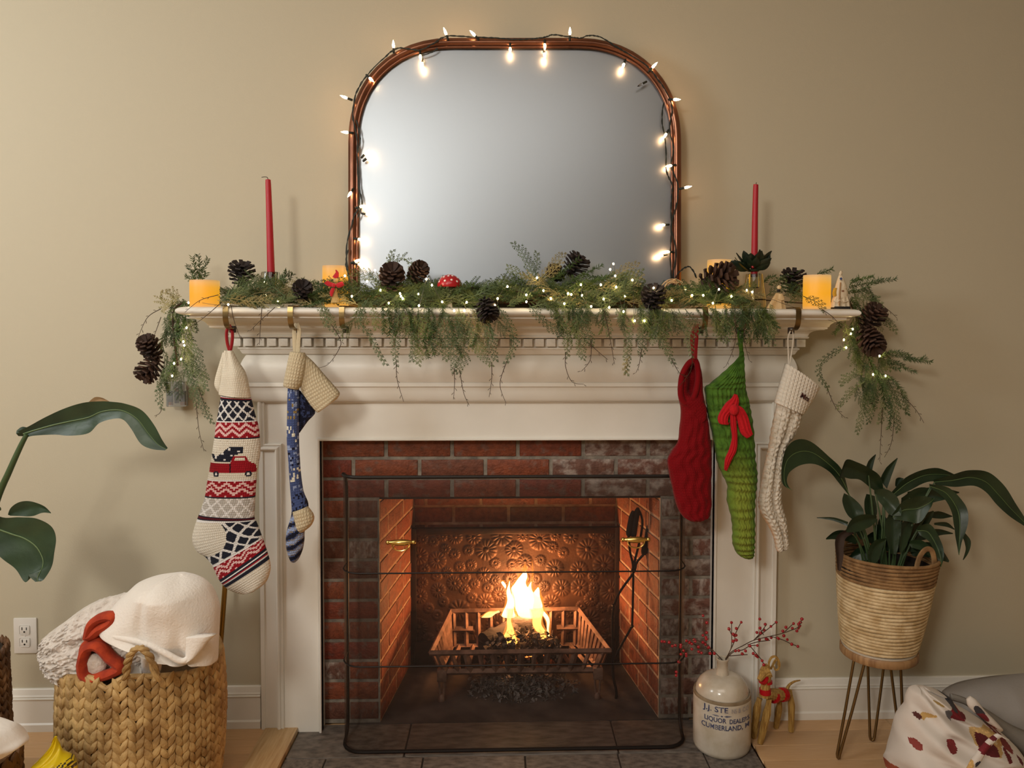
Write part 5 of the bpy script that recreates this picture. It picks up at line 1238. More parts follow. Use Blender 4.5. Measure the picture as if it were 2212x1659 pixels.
drape = [  # over the two ends of the shelf
 ([(392, 640), (365, 652), (350, 668)], 'cedar', 3, .026), ([(400, 650), (385, 690), (378, 740)], 'pine', 4, 0), ([(408, 655), (400, 690), (386, 730)], 'pine', 4, 0), ([(415, 680), (410, 705), (395, 735)], 'cedar', 0, .024), ([(375, 640), (368, 690), (372, 750)], 'pine', 2, 0), ([(385, 700), (380, 760), (370, 810)], 'pine', 4, 0),
 ([(405, 725), (422, 753), (440, 816), (446, 842)], 'cedar', 2, .024), ([(389, 770), (412, 820), (425, 880)], 'cedar', 2, .022), ([(424, 870), (430, 930), (441, 975)], 'twig', 0, 0), ([(410, 800), (432, 860), (457, 912)], 'cedar', 2, .016), ([(385, 770), (362, 800), (345, 850), (350, 885)], 'cedar', 2, .02), ([(350, 880), (345, 893), (330, 900)], 'twig', 0, 0),
 ([(380, 760), (372, 790), (350, 830)], 'cedar', 2, .03), ([(395, 750), (410, 780), (420, 810)], 'cedar', 1, .03), ([(372, 660), (355, 655), (345, 640), (360, 630)], 'cedar', 3, .022), ([(388, 650), (378, 636), (362, 628)], 'cedar', 3, .02), ([(395, 690), (412, 700), (421, 705)], 'cedar', 2, .02), ([(398, 650), (380, 665), (372, 690)], 'cedar', 0, .028),
 ([(430, 840), (440, 870), (448, 900)], 'twig', 0, 0), ([(415, 780), (430, 810), (436, 850)], 'cedar', 1, .022), ([(365, 790), (352, 820), (340, 845)], 'cedar', 2, .016),
 ([(1834, 620), (1883, 610), (1938, 602)], 'pine', 2, 0), ([(1830, 630), (1870, 622), (1905, 600)], 'pine', 2, 0), ([(1840, 632), (1865, 630), (1870, 624)], 'pine', 4, 0), ([(1835, 615), (1850, 605), (1858, 598)], 'pine', 4, 0), ([(1836, 606), (1860, 604), (1890, 598)], 'pine', 4, 0),
 ([(1839, 650), (1874, 641), (1905, 657)], 'cedar', 1, .02), ([(1900, 655), (1925, 675), (1941, 691)], 'twig', 0, 0), ([(1868, 670), (1909, 691), (1937, 717)], 'cedar', 1, .016), ([(1860, 640), (1870, 636), (1872, 628)], 'cedar', 1, .02),
 ([(1840, 640), (1850, 680), (1860, 730)], 'pine', 4, 0), ([(1850, 650), (1870, 700), (1880, 760)], 'pine', 2, 0), ([(1825, 690), (1830, 720), (1850, 760)], 'cedar', 0, .026), ([(1815, 680), (1812, 705), (1800, 722)], 'pine', 4, 0), ([(1835, 745), (1781, 775), (1770, 809), (1790, 840)], 'cedar', 2, .014), ([(1785, 835), (1805, 880), (1828, 905)], 'twig', 0, 0),
 ([(1868, 824), (1840, 845), (1810, 880)], 'cedar', 1, .016), ([(1860, 800), (1830, 815), (1815, 830)], 'cedar', 1, .02), ([(1883, 809), (1870, 870), (1851, 934)], 'cedar', 1, .022), ([(1895, 800), (1890, 860), (1875, 915)], 'cedar', 2, .022), ([(1905, 765), (1950, 770), (2017, 784)], 'pine', 2, 0), ([(1915, 775), (1950, 790), (1978, 806)], 'pine', 2, 0), ([(1950, 775), (1985, 778), (2000, 772)], 'pine', 2, 0),
 ([(1900, 770), (1935, 760), (1965, 768)], 'pine', 2, 0), ([(1915, 780), (1935, 795), (1948, 800)], 'pine', 2, 0), ([(1912, 809), (1950, 845), (1961, 899)], 'pine', 2, 0), ([(1905, 800), (1935, 850), (1948, 880)], 'cedar', 2, .024), ([(1897, 809), (1923, 867), (1920, 928)], 'pine', 2, 0), ([(1900, 805), (1930, 870), (1940, 930)], 'cedar', 2, .022), ([(1905, 830), (1910, 880), (1900, 915)], 'cedar', 1, .026),
 ([(1945, 850), (1978, 885), (1997, 916)], 'twig', 0, 0), ([(1906, 880), (1903, 940), (1900, 998)], 'twig', 0, 0), ([(1932, 890), (1926, 954), (1909, 990)], 'twig', 0, 0), ([(1870, 740), (1885, 790), (1900, 830)], 'pine', 4, 0), ([(1860, 720), (1850, 770), (1860, 810)], 'cedar', 0, .028), ([(1880, 740), (1900, 760), (1925, 800)], 'cedar', 0, .03), ([(1840, 700), (1845, 750), (1875, 800)], 'pine', 2, 0), ([(1875, 780), (1880, 830), (1890, 870)], 'cedar', 2, .03),
 ([(1890, 790), (1905, 840), (1915, 880)], 'pine', 4, 0), ([(1700, 600), (1715, 590), (1728, 588)], 'pine', 4, 0), ([(1660, 615), (1690, 600), (1715, 596)], 'pine', 2, 0), ([(1650, 610), (1665, 598), (1675, 597)], 'pine', 4, 0), ([(1765, 592), (1785, 586), (1803, 580)], 'pine', 4, 0), ([(1690, 640), (1715, 630), (1735, 640)], 'cedar', 2, .03), ([(1700, 655), (1720, 640), (1730, 620)], 'cedar', 2, .03), ([(1655, 640), (1675, 625), (1700, 610)], 'cedar', 0, .03), ([(1740, 610), (1715, 620), (1690, 625)], 'cedar', 2, .026)]
for pth, kd, mi, bl_ in drape: spray(pth, kd, mi, y=YD - rg.uniform(0, .03), yend=YD - rg.uniform(0, .03), blen=bl_ or .02)
# filler sprigs lying on the shelf: ten shared meshes, each copy its own object
variants = []
for i in range(10):
    kd = 'pine' if i in (3, 7) else 'cedar'; mb = MB(); r2 = random.Random(100 + i); L = r2.uniform(.11, .15); pts = [Vector((.012 * math.sin(k_ * .5 + i), .006 * math.sin(k_ * .8 + 2 * i), L * k_ / 8)) for k_ in range(9)]
    sprig(mb, pts, r2, kd, dens=.95, blen=r2.uniform(.028, .04), flat=.6); mi = [0, 2, 1, 4, 0, 3, 2, 4, 1, 0][i]; variants.append((mb.mesh('sprig', M_gr[mi], False), L, mb, mi))
def topline(px):
    T = [(470, 600), (520, 585), (600, 600), (700, 612), (800, 590), (860, 580), (930, 600), (1000, 622), (1060, 612), (1120, 600), (1180, 585), (1300, 578), (1370, 580), (1400, 612), (1480, 622), (1560, 606), (1620, 612), (1655, 625)]
    for (a, b), (c_, d) in zip(T, T[1:]):
        if a <= px <= c_: return lerp(b, d, (px - a) / (c_ - a))
    return 630
cnt = 0
joined = {}
def into(me_mb, mi, M):
    j_ = joined.setdefault(mi if mi in (0, 2, 4) else 0 if mi == 3 else 2, MB()); n = len(j_.v); j_.v += [tuple(M @ Vector(v)) for v in me_mb.v]; j_.f += [tuple(i + n for i in f) for f in me_mb.f]
for i in range(270):
    px = rg.uniform(474, 1656) if i % 3 else rg.uniform(760, 1430)
    if 690 < px < 750 and rg.random() < .5: continue
    inner = i >= 100
    y = rg.uniform(-.20, -.125) if inner else rg.uniform(-.235, -.18); py = rg.uniform(618, 650) if inner else rg.uniform(630, 660); base = P(px, py, y); base.z = max(base.z, SHELF + .012)
    me, L, vm, vmi = rg.choice(variants); sgn = rg.choice((-1, 1)); s_ = rg.uniform(.6, 1.0)
    if px > 1560: sgn = -1
    if px < 560: sgn = 1
    if 1597 < px or 560 < px < 610: base.z = SHELF + .012; s_ *= .7
    d = Vector((sgn * 1.0, rg.uniform(-.45, .1), rg.uniform(-.12, .55))).normalized()
    zt_ = P(px + sgn * 40, topline(px + sgn * 40), y).z
    if base.z + d.z * L * s_ + .012 > zt_: d.z = max(-.05, (zt_ - .012 - base.z) / (L * s_)); d.normalize()
    if base.z + d.z * L * s_ < SHELF + .004: d.z = 0; d.normalize()
    if base.y + d.y * L * s_ > -.10: d.y = -abs(d.y)
    q = face_q(d); roll = Matrix.Rotation(rg.uniform(-.7, .7), 3, 'Z').to_quaternion()
    if inner: into(vm, vmi, TRS(base, q @ roll, s_))
    else: inst('sprig', me, garland, TRS(base, q @ roll, s_)); cnt += 1
for i in range(64):
    lo_, hi_ = rg.choice([(1465, 1585), (1465, 1585), (490, 555), (620, 690)]); px = rg.uniform(lo_, hi_); y = rg.uniform(-.225, -.12); me, L, vm, vmi = rg.choice(variants)
    d = Vector((rg.choice((-1, 1)), rg.uniform(-.15, .12), rg.uniform(-.05, .28))).normalized(); b_s = P(px, rg.uniform(628, 656), y); b_s.z = max(b_s.z, SHELF + .014)
    into(vm, vmi, TRS(b_s - d * L * .3, face_q(d) @ Matrix.Rotation(rg.uniform(-.8, .8), 3, 'Z').to_quaternion(), rg.uniform(.5, .8)))
for i in range(84):
    lo_, hi_ = rg.choice([(770, 1075), (840, 1010), (1190, 1320), (1340, 1460), (1480, 1665), (1540, 1660)]); px = rg.uniform(lo_, hi_); me, L, vm, vmi = rg.choice(variants)
    d = Vector((rg.uniform(-.5, .6), rg.uniform(-.12, -.02), -1)).normalized(); into(vm, vmi, TRS(P(px, rg.uniform(652, 668), -.25), face_q(d) @ Matrix.Rotation(rg.uniform(-.7, .7), 3, 'Z').to_quaternion(), rg.uniform(.45, .85)))
for i in range(70):
    a, b, dx, yy = rg.choice([(rg.uniform(355, 405), rg.uniform(640, 800), rg.uniform(-.5, .5), YD), (rg.uniform(1835, 1900), rg.uniform(620, 830), rg.uniform(-.3, .7), YD)]); me, L, vm, vmi = rg.choice(variants)
    d = Vector((dx, rg.uniform(-.1, .05), -1)).normalized(); into(vm, vmi, TRS(P(a, b, yy), face_q(d) @ Matrix.Rotation(rg.uniform(-.7, .7), 3, 'Z').to_quaternion(), rg.uniform(.4, .75)))
for mi, j_ in joined.items(): j_.obj('foliage', M_gr[mi], garland, smooth=False, kind='stuff')
mb = MB()
for pts, y in (([(400, 656), (470, 652), (560, 656), (680, 652), (800, 648), (900, 640), (960, 650), (1050, 640), (1130, 650), (1200, 642), (1300, 652), (1420, 646), (1530, 655), (1640, 648), (1740, 655), (1830, 648)], -.125), ([(905, 640), (960, 620), (1030, 622), (1100, 628), (1180, 638), (1260, 640)], -.205)):
    mb.tube([P(a, b, y) for a, b in cr(pts, 4)], .0022, 6)
for pts in ([(400, 652), (375, 672), (376, 730), (384, 790)], [(1830, 642), (1852, 690), (1872, 760), (1896, 820)]): mb.tube([P(a, b, YD - .015) for a, b in cr(pts, 5)], .0028, 6)
mb.obj('main_stem', M_twig, garland)
# pine cones
M_cone = mat('pine_cone', rgb(78, 52, 38), .75, col2=rgb(44, 30, 24), nscale=20, vary=.2, bump=.3, bscale=60); M_coned = mat('dark_pine_cone', rgb(48, 36, 34), .75, col2=rgb(28, 22, 22), nscale=20, bump=.3, bscale=60)
def cone_mesh(openn, m, seed):
    mb = MB(); rr = random.Random(seed); mb.lathe([(0, -.028), (.006, -.026), (.009, -.01), (.008, .012), (.003, .028), (0, .030)], 10)
    N = 50
    for i in range(N):
        t = i / (N - 1); z = lerp(-.026, .028, t); a = i * 2.39996; env = math.sin(PI * (.14 + .80 * (1 - t) ** .8)) ** .7
        L = .027 * env * (.75 + .25 * openn) + .003; out = Vector((math.cos(a), math.sin(a), 0)); d = (out * (1.0) + Vector((0, 0, lerp(-.1, .95, t ** .7) / openn))).normalized(); sd = Vector((-math.sin(a), math.cos(a), 0)); up_ = d.cross(sd) * -1
        b = Vector((0, 0, z)) + out * .004; w = .0078 * env + .0016; th = .0010
        p0 = b; p1 = b + d * L * .62; p2 = b + d * L
        vs_ = []
        for p, ww, tt in ((p0, w * .25, th * .8), (p1, w * .8, th), (p2, w * .75, th * 1.9)):
            vs_ += [p - sd * ww - up_ * tt, p + sd * ww - up_ * tt, p + sd * ww * .9 + up_ * tt, p - sd * ww * .9 + up_ * tt]
        mb.add(vs_, [(0, 1, 5, 4), (1, 2, 6, 5), (2, 3, 7, 6), (3, 0, 4, 7), (4, 5, 9, 8), (5, 6, 10, 9), (6, 7, 11, 10), (7, 4, 8, 11), (8, 9, 10, 11)])
    return mb.mesh('pine_cone', m, False)
cones = [cone_mesh(1.5, M_coned, 1), cone_mesh(1.0, M_cone, 2), cone_mesh(.8, M_cone, 3), cone_mesh(1.2, M_coned, 4)]
for px, py, y, w, kd, d in ((521, 597, -.13, 40, 0, (.2, -.3, 1)), (652, 631, -.20, 34, 3, (.3, -.8, .5)), (847, 606, -.225, 46, 1, (.1, -.7, .7)), (899, 592, -.20, 38, 2, (.5, -.6, .5)), (1050, 664, -.255, 38, 3, (.35, -.5, -.9)), (1240, 578, -.17, 40, 0, (.5, -.2, .8)), (1412, 648, -.245, 40, 0, (-.1, -.6, .9)),
                            (1543, 604, -.18, 58, 1, (.75, -.6, .18)), (1712, 612, -.10, 40, 0, (0, -.3, 1)), (328, 757, -.12, 42, 2, (-.2, -.6, .8)), (328, 792, -.12, 42, 1, (-.4, -.5, -.7)), (1880, 690, -.14, 44, 1, (.3, -.5, .7)), (1876, 730, -.15, 50, 2, (.1, -.7, -.6)), (1205, 592, -.16, 30, 3, (-.6, -.5, .3))):
    sc_ = w * S(y) / .050; inst('pine_cone', cones[kd], garland, TRS(P(px, py, y), face_q(d), sc_))
# ------------------------------------------------ fairy lights with their battery box
fairy = thing('fairy_lights', 'battery fairy lights with tiny warm bulbs threaded through the mantel garland', 'lights', P(383, 850, -.03))
k = NT('fairy_bulb'); k.b.inputs['Emission Color'].default_value = (1, .74, .36, 1); k.b.inputs['Emission Strength'].default_value = 60; M_fairy = k.m
fm = MB(); fm.ball((0, 0, 0), (.0024, .0024, .0034), 8, 6); fmesh = fm.mesh('bulb', M_fairy)
FB = [(407, 654), (403, 708), (396, 738), (398, 746), (376, 785), (391, 776), (372, 812), (493, 658), (570, 609), (572, 619), (574, 638), (600, 650), (810, 584), (793, 608), (822, 627), (864, 634), (866, 640), (904, 635), (921, 603), (870, 645), (955, 652), (933, 616), (1008, 653), (1069, 660), (1096, 619), (1174, 628), (1137, 637), (1227, 634), (1234, 636),
      (1219, 656), (981, 671), (1003, 671), (1137, 652), (1325, 570), (1318, 582), (1329, 596), (1366, 605), (1255, 615), (1298, 615), (1331, 620), (1257, 638), (1304, 646), (1277, 662), (1316, 664), (1412, 622), (1480, 625), (1553, 625), (1519, 638), (1613, 627), (1625, 631), (1371, 693), (1392, 693), (1347, 673), (1451, 649), (1495, 638),
      (1842, 711), (1838, 721), (1823, 734), (1828, 751), (1899, 764), (1900, 769), (1886, 809), (1913, 812), (745, 596), (905, 660), (1075, 645), (1160, 600), (1190, 645), (1350, 640), (1430, 655), (1580, 640), (760, 640), (840, 655), (1540, 655)]
fpts = []
for i, (a, b) in enumerate(FB):
    y = (-.235 - .02 * hash2(i, 3)) if 440 < a < 1700 else -.145
    if b > 655 and 440 < a < 1700: y = -.265
    if 565 < a < 605: y = -.175
    p = P(a, b, y); inst('bulb', fmesh, fairy, TRS(p)); fpts.append((a, p))
fpts.sort(key=lambda q: q[0]); mb = MB()
left = [p for a, p in fpts if a < 440]; left.sort(key=lambda p: -p.z); right = [p for a, p in fpts if a > 1700]; right.sort(key=lambda p: -p.z)
path = [P(383, 832, -.03)] + left[::-1] + [p for a, p in fpts if 440 < a < 1700] + right
path = [p + Vector((.001, .004, 0)) for p in path]
mb.tube(cr([tuple(p) for p in path], 4), .0006, 4); mb.obj('wire', mat('silver_wire', rgb(110, 108, 96), .4, metal=.5), fairy)
M_clearp = mat('clear_plastic', rgb(225, 228, 225), .15, trans=.75, ior=1.3)
bx = P(382, 851, -.02); kx = S(-.03); mb = MB(); mb.box((bx.x - 20 * kx, -.032, bx.z - 27 * kx), (bx.x + 20 * kx, -.004, bx.z + 27 * kx), .003); bxo = mb.obj('battery_box', M_clearp, fairy, label='clear plastic battery box')
for i in range(3):
    x = bx.x + (i - 1) * 12 * kx; mb = MB(); mb.lathe([(.0068, -.024), (.0068, .012), (.0066, .0125)], 14, (x, -.018, bx.z - .004)); mb.obj('battery', mat('battery_black', rgb(30, 30, 34), .4), bxo)
    mb = MB(); mb.lathe([(.0069, .012 if i % 2 else -.030), (.0069, .022 if i % 2 else -.020), (.003, .0225 if i % 2 else -.0195)], 14, (x, -.018, bx.z - .004)); mb.obj('battery_band', mat('battery_copper', rgb(196, 120, 70), .35, metal=.6), bxo)
# ================================================================== LEFT SIDE: BASKET, BLANKETS, PLANT
M_hya = mat('water_hyacinth', rgb(198, 164, 108), .6, col2=rgb(146, 112, 66), nscale=22, detail=3, bump=.5, bscale=160, vary=.10)
def lobe(mb, c_, d, nrm, L, w, th):
    d = d.normalized(); nrm = (nrm - d * nrm.dot(d)).normalized(); s_ = d.cross(nrm); n = len(mb.v); m_ = 7
    prof = [(-.5, .05), (-.34, .62), (-.1, 1.0), (.16, .92), (.36, .5), (.5, .06)]
    for t, k_ in prof:
        for j in range(m_):
            a = 2 * PI * j / m_; mb.v.append(tuple(c_ + d * (t * L) + s_ * (math.cos(a) * w * k_) + nrm * (math.sin(a) * th * k_)))
    for i in range(5):
        for j in range(m_):
            l = (j + 1) % m_; mb.f.append((n + i * m_ + j, n + i * m_ + l, n + (i + 1) * m_ + l, n + (i + 1) * m_ + j))
def woven(t, cx0, cy0, rfun, ztop, ncol, pitch, m, vis=None):
    seg = 2 * PI / ncol
    for c_ in range(ncol):
        a = c_ * seg; mb = MB(); zt_ = ztop(a); z = zt_ - pitch * .6
        while z > .004:
            r_ = rfun(z); n_ = Vector((math.cos(a), math.sin(a), 0)); tg_ = Vector((-math.sin(a), math.cos(a), 0)); wv = r_ * seg
            for s_ in (-1, 1):
                p = Vector((cx0, cy0, 0)) + n_ * (r_ + RND.uniform(-.001, .001)) + tg_ * s_ * wv * .25; p.z = z + (pitch * .12 if s_ > 0 else 0)
                lobe(mb, p, Vector((0, 0, 1)) + tg_ * s_ * RND.uniform(.36, .56), n_, pitch * RND.uniform(1.5, 1.8), wv * RND.uniform(.24, .30), .0068)
            z -= pitch
        mb.obj('braid', m, t)
by_ = -.335; kx = S(by_); bc = P(311, 1500, by_)
rf = lambda z: (162 * kx) * (1.0 - .9 * ((z - .24) / .42) ** 2 * .35)
def ztop(a):
    dfr = math.atan2(math.sin(a + PI / 2), math.cos(a + PI / 2))      # angle from the front
    return .398 + .022 * math.cos(dfr * 2) - .028 * math.exp(-((dfr) / .13) ** 2) - (.02 if dfr < -1.0 else 0)
t = thing('woven_basket', 'large round braided wicker basket full of white blankets left of the fireplace', 'basket', (bc.x, by_, 0))
woven(t, bc.x, by_, rf, ztop, 36, .0255, M_hya)
mb = MB(); mb.lathe([(rf(.0) - .012, .004), (rf(.1) - .012, .1), (rf(.24) - .012, .24), (rf(.33) - .012, .33), (rf(.36) - .018, .36), (rf(.24) - .02, .24), (rf(.05) - .02, .05), (0, .03)], 40, (bc.x, by_, 0)); mb.obj('liner', mat('basket_inner', rgb(112, 82, 48), .8, bump=.5, bscale=90), t)
pts = [Vector((bc.x, by_, 0)) + Vector((math.cos(a), math.sin(a), 0)) * (rf(ztop(a)) - .004) + Vector((0, 0, ztop(a) - .002)) for a in [i * PI / 48 for i in range(96)]]
mb = MB(); mb.tube(pts, .0075, 8, closed=True); mb.obj('rim', M_hya, t)
mb = MB(); q = [(272, 1466, -.545), (274, 1440, -.552), (281, 1416, -.56), (296, 1400, -.565), (312, 1404, -.562), (328, 1428, -.556), (340, 1470, -.545)]; pts = cr([tuple(P(a, b, c_)) for a, b, c_ in q], 6)
for ph in (0, PI): mb.tube([Vector(p) + Vector((.0045 * math.cos(i * .8 + ph), .0045 * math.sin(i * .8 + ph), 0)) for i, p in enumerate(pts)], .006, 8)
mb.obj('rope_handle', M_hya, t)
M_sherpa = mat('sherpa_fleece', rgb(224, 214, 204), .95, col2=rgb(206, 194, 182), nscale=60, bump=1.0, bscale=110, sheen=.4)
M_fleece = mat('white_fleece', rgb(236, 228, 218), .95, bump=.45, bscale=170, sheen=.5)
def nz(sc_, amp): return lambda u, t_, f: amp * (vnoise(u * sc_ * 1.7 + 3, f * sc_ * 2.2) - .5) * 2
t = thing('sherpa_blanket', 'curly off white sherpa blanket hanging over the left side of the basket', 'blanket', (bc.x - .1, by_, .42))
mb = MB(); loft(mb, [(96, 1388, 98, 1402), (103, 1372, 112, 1436), (122, 1356, 132, 1458), (150, 1336, 158, 1470), (185, 1310, 200, 1480), (225, 1290, 235, 1490), (270, 1278, 290, 1470), (312, 1269, 330, 1440), (330, 1272, 345, 1420)], by_ - .06, .085, nr=18, nu=110, expo=2.2, dfun=lambda u, t_, f: .010 * abs(vnoise(u * 40, f * 46) - .5) * 2 + .012 * vnoise(u * 26 + 5, f * 30) - .02 * math.exp(-((u - .35) / .06) ** 2) * f); mb.obj('folded_cloth', M_sherpa, t, angle=None)
t = thing('fleece_blanket', 'smooth white fleece blanket piled in a dome on the basket', 'blanket', (bc.x + .05, by_, .45))
mb = MB(); loft(mb, [(372, 1238, 400, 1236), (335, 1244, 428, 1244), (300, 1258, 452, 1258), (276, 1278, 466, 1280), (252, 1302, 475, 1305), (236, 1326, 477, 1332), (226, 1344, 477, 1362), (232, 1352, 476, 1388), (262, 1354, 474, 1410), (305, 1362, 471, 1424), (345, 1376, 464, 1428), (385, 1396, 450, 1424)], by_ - .105, .105, nr=10, nu=48, expo=2.0,
     dfun=lambda u, t_, f: .010 * math.sin(u * 7 - f * 9) + .010 * vnoise(u * 7, f * 7) - .03 * math.exp(-((u - .84 + .15 * f) / .05) ** 2) * max(0, f - .4) * 2 - .008 * math.exp(-((u - .3 - .3 * f) / .05) ** 2)); mb.obj('folded_cloth', M_fleece, t, angle=None)
mb = MB(); mb.tube(cr([tuple(P(a, b, y)) for a, b, y in ((224, 1356, -.50), (238, 1372, -.52), (280, 1382, -.535), (320, 1394, -.54), (360, 1412, -.54), (393, 1428, -.535), (415, 1414, -.53), (434, 1400, -.52))], 6), .0075, 10); mb.obj('hem', M_fleece, t)
mb = MB(); loft(mb, [(396, 1372, 470, 1368), (400, 1390, 452, 1384), (402, 1412, 440, 1400), (398, 1432, 430, 1412)], by_ - .185, .02, nr=6, nu=18); mb.obj('corner_flap', M_fleece, t, angle=None)
mb = MB(); loft(mb, [(236, 1378, 352, 1398), (246, 1400, 352, 1425), (262, 1430, 348, 1455), (286, 1462, 344, 1485), (300, 1490, 340, 1500)], by_ - .105, .05, nr=8, nu=28, dfun=lambda u, t_, f: -.02 * math.exp(-((u - .62) / .08) ** 2) + .01 * math.sin(u * 9)); mb.obj('inner_fold', M_fleece, t, angle=None)
M_orange = mat('orange_suede', rgb(182, 62, 22), .85, col2=rgb(150, 44, 16), nscale=40, sheen=.05, bump=.3, bscale=150)
for lab, ring, yy, fill, extra in (('orange suede slipper with fleece lining lying lowest beside the sherpa blanket', [(178, 1432), (186, 1404), (204, 1394), (222, 1402), (238, 1420), (262, 1440), (246, 1452), (222, 1460), (198, 1466), (182, 1455)], by_ - .175, ((204, 1436), (.030, .012, .030)), [(180, 1425), (184, 1398), (200, 1385), (216, 1388), (226, 1404), (244, 1428)]),
                                   ('orange suede slipper with fleece lining tucked higher between the two blankets', [(192, 1374), (198, 1352), (212, 1338), (232, 1331), (246, 1334), (238, 1346), (216, 1358), (202, 1370)], by_ - .165, ((220, 1346), (.016, .008, .010)), [(190, 1380), (196, 1356), (206, 1342)])):
    t = thing('slipper', lab, 'slipper', P(*ring[0], yy), 'orange slippers in the blanket basket')
    mb = MB(); pts = cr([tuple(P(a, b, yy)) for a, b in ring + [ring[0]]], 5)[:-1]; mb.tube(pts, (.0125, .020), 10, closed=True, flat=(0, 1, 0)); mb.obj('suede_upper', M_orange, t)
    mb = MB(); mb.tube(cr([tuple(P(a, b, yy + .012)) for a, b in extra], 5), (.012, .014), 10, flat=(0, 1, 0)); mb.obj('strap', M_orange, t)
    mb = MB(); c_ = P(*fill[0], yy + .012); mb.ball(c_, fill[1], 20, 14)
    for i, v in enumerate(mb.v): mb.v[i] = (v[0], v[1] - .004 * vnoise(v[0] * 300, v[2] * 300), v[2])
    mb.obj('fleece_lining', M_sherpa, t)
# brass rod leaning behind the basket
M_rod = mat('aged_brass', rgb(150, 116, 56), .35, metal=.9)
a_, b_ = P(487.5, 1248, -.045), P(470, 1478, -.075); d = (b_ - a_); b_ = a_ + d * ((.004 - a_.z) / d.z)
t = thing('brass_rod', 'slim brass rod leaning on the wall behind the braided basket', 'rod', b_)
mb = MB(); mb.tube([a_, b_], .0078, 12); mb.obj('shaft', M_rod, t)
mb = MB(); mb.lathe([(.0105, 0), (.0105, .02), (.0085, .026)], 12, b_ - Vector((0, 0, .003)), a_ - b_); mb.obj('ferrule', mat('dark_bronze', rgb(40, 32, 26), .4, metal=.6), t)
# big leafed plant and its planter at the left edge
M_pleaf = mat('plant_leaf_green', rgb(52, 72, 48), .42, col2=rgb(34, 52, 36), nscale=9, stretch=(1, 1, 1), bump=.25, bscale=40); M_dry = mat('dry_leaf_edge', rgb(150, 116, 76), .7); M_rib = mat('leaf_rib', rgb(92, 112, 66), .5); M_stalk = mat('leaf_stalk', rgb(62, 82, 48), .5)
def leaf(pairs, y0, y1, fold=.25, m=None, parent=None, px=None, name='leaf', rip=0.0, midrib=None, sag=0.0, ns=7):
    """a blade between two outlines given in photo pixels; y runs from y0 at the stalk to y1 at the tip"""
    rows = cr(pairs, ns); n = len(rows); mb = MB(); NU = 8; mids = []
    for th in (0, 1):
        b0 = len(mb.v)
        for i, (ax, ay, bx_, by2) in enumerate(rows):
            t_ = i / (n - 1); y = lerp(y0, y1, t_) - sag * math.sin(PI * t_)
            if px: (ax, ay), (bx_, by2) = px(ax, ay), px(bx_, by2)
            A, B = P(ax, ay, y), P(bx_, by2, y); w = (B - A).length
            for j in range(NU + 1):
                u = j / NU; p = A.lerp(B, u); p.y += fold * w * (1 - abs(2 * u - 1)) - .05 * w * math.sin(t_ * 22 + j) * abs(2 * u - 1) * .4 + th * .0012
                mb.v.append(tuple(p))
                if th == 0 and j == NU // 2: mids.append(p.copy())
        for i in range(n - 1):
            for j in range(NU):
                a = b0 + i * (NU + 1) + j; f = (a, a + 1, a + NU + 2, a + NU + 1); mb.f.append(f if th == 0 else f[::-1])
    o = mb.obj(name, m, parent, angle=None)
    if midrib:
        mb = MB(); k_ = len(mids); mb.tube([p + Vector((0, -.001, 0)) for p in mids], [lerp(midrib, .0006, i / (k_ - 1)) for i in range(k_)], 6); mb.obj('midrib', M_rib, o)
    return o
py_ = -.42; pc = P(-75, 1500, -.40)
t = thing('paradise_plant', 'large leafed houseplant with drooping banana-like leaves at the left edge', 'plant', (pc.x, -.40, 0))
leaf([(38, 932, 60, 944), (60, 922, 75, 941), (100, 900, 118, 939), (140, 882, 150, 941), (180, 870, 190, 936), (215, 867, 214, 914), (240, 868, 250, 904), (270, 872, 268, 908), (305, 886, 284, 928), (332, 918, 304, 958), (350, 950, 328, 970), (362, 968, 356, 973)], py_, py_ - .03, .16, M_pleaf, t, midrib=.0022)
leaf([(192, 868, 205, 872), (205, 858, 222, 868), (222, 860, 238, 870), (232, 868, 240, 871)], py_ + .005, py_ + .01, .1, M_dry, t, name='dry_leaf_edge')
leaf([(36, 930, 40, 942), (48, 922, 58, 942), (66, 926, 72, 938)], py_ + .012, py_ + .02, -.4, M_pleaf, t)
mb = MB(); mb.tube(cr([tuple(P(a, b, y)) for a, b, y in ((58, 938, py_), (44, 965, py_), (20, 1018, py_), (-10, 1090, py_ + .01), (-60, 1260, py_ + .02), (-78, 1420, -.40))], 5), [.0055 + .0002 * i for i in range(26)], 10); mb.obj('stalk', M_stalk, t)
leaf([(-40, 1085, -40, 1120), (0, 1116, -30, 1160), (40, 1118, -10, 1190), (80, 1120, 12, 1212), (108, 1136, 34, 1232), (120, 1165, 52, 1254), (117, 1198, 58, 1256), (110, 1226, 62, 1240), (96, 1250, 64, 1246), (88, 1256, 76, 1257)], py_ + .02, py_ - .02, .10, M_pleaf, t, midrib=.0028)
leaf([(17, 1112, 22, 1114), (24, 1096, 45, 1115), (44, 1084, 70, 1115), (70, 1084, 90, 1108), (95, 1094, 104, 1108), (108, 1106, 110, 1109)], py_ + .03, py_ + .02, .12, M_pleaf, t)
mb = MB(); mb.tube(cr([tuple(P(a, b, y)) for a, b, y in ((-2, 1098, py_ + .02), (-40, 1130, py_ + .02), (-70, 1250, -.40), (-80, 1420, -.40))], 5), .007, 10); mb.obj('stalk', M_stalk, t)
pr_ = .118
t2 = thing('wicker_planter', 'dark brown wicker planter holding the large leafed plant at the left edge', 'planter', (pc.x, -.40, 0))
M_wick2 = mat('brown_wicker', rgb(134, 94, 56), .65, col2=rgb(88, 58, 34), nscale=18, bump=.5, bscale=120)
rfp = lambda z: (P(2, 1405, -.40).x - pc.x) * (1 + .05 * ((.37 - z) / .37) * 2.6 * .5)
woven(t2, pc.x, -.40, rfp, lambda a: P(0, 1402, -.40).z, 26, .024, M_wick2)
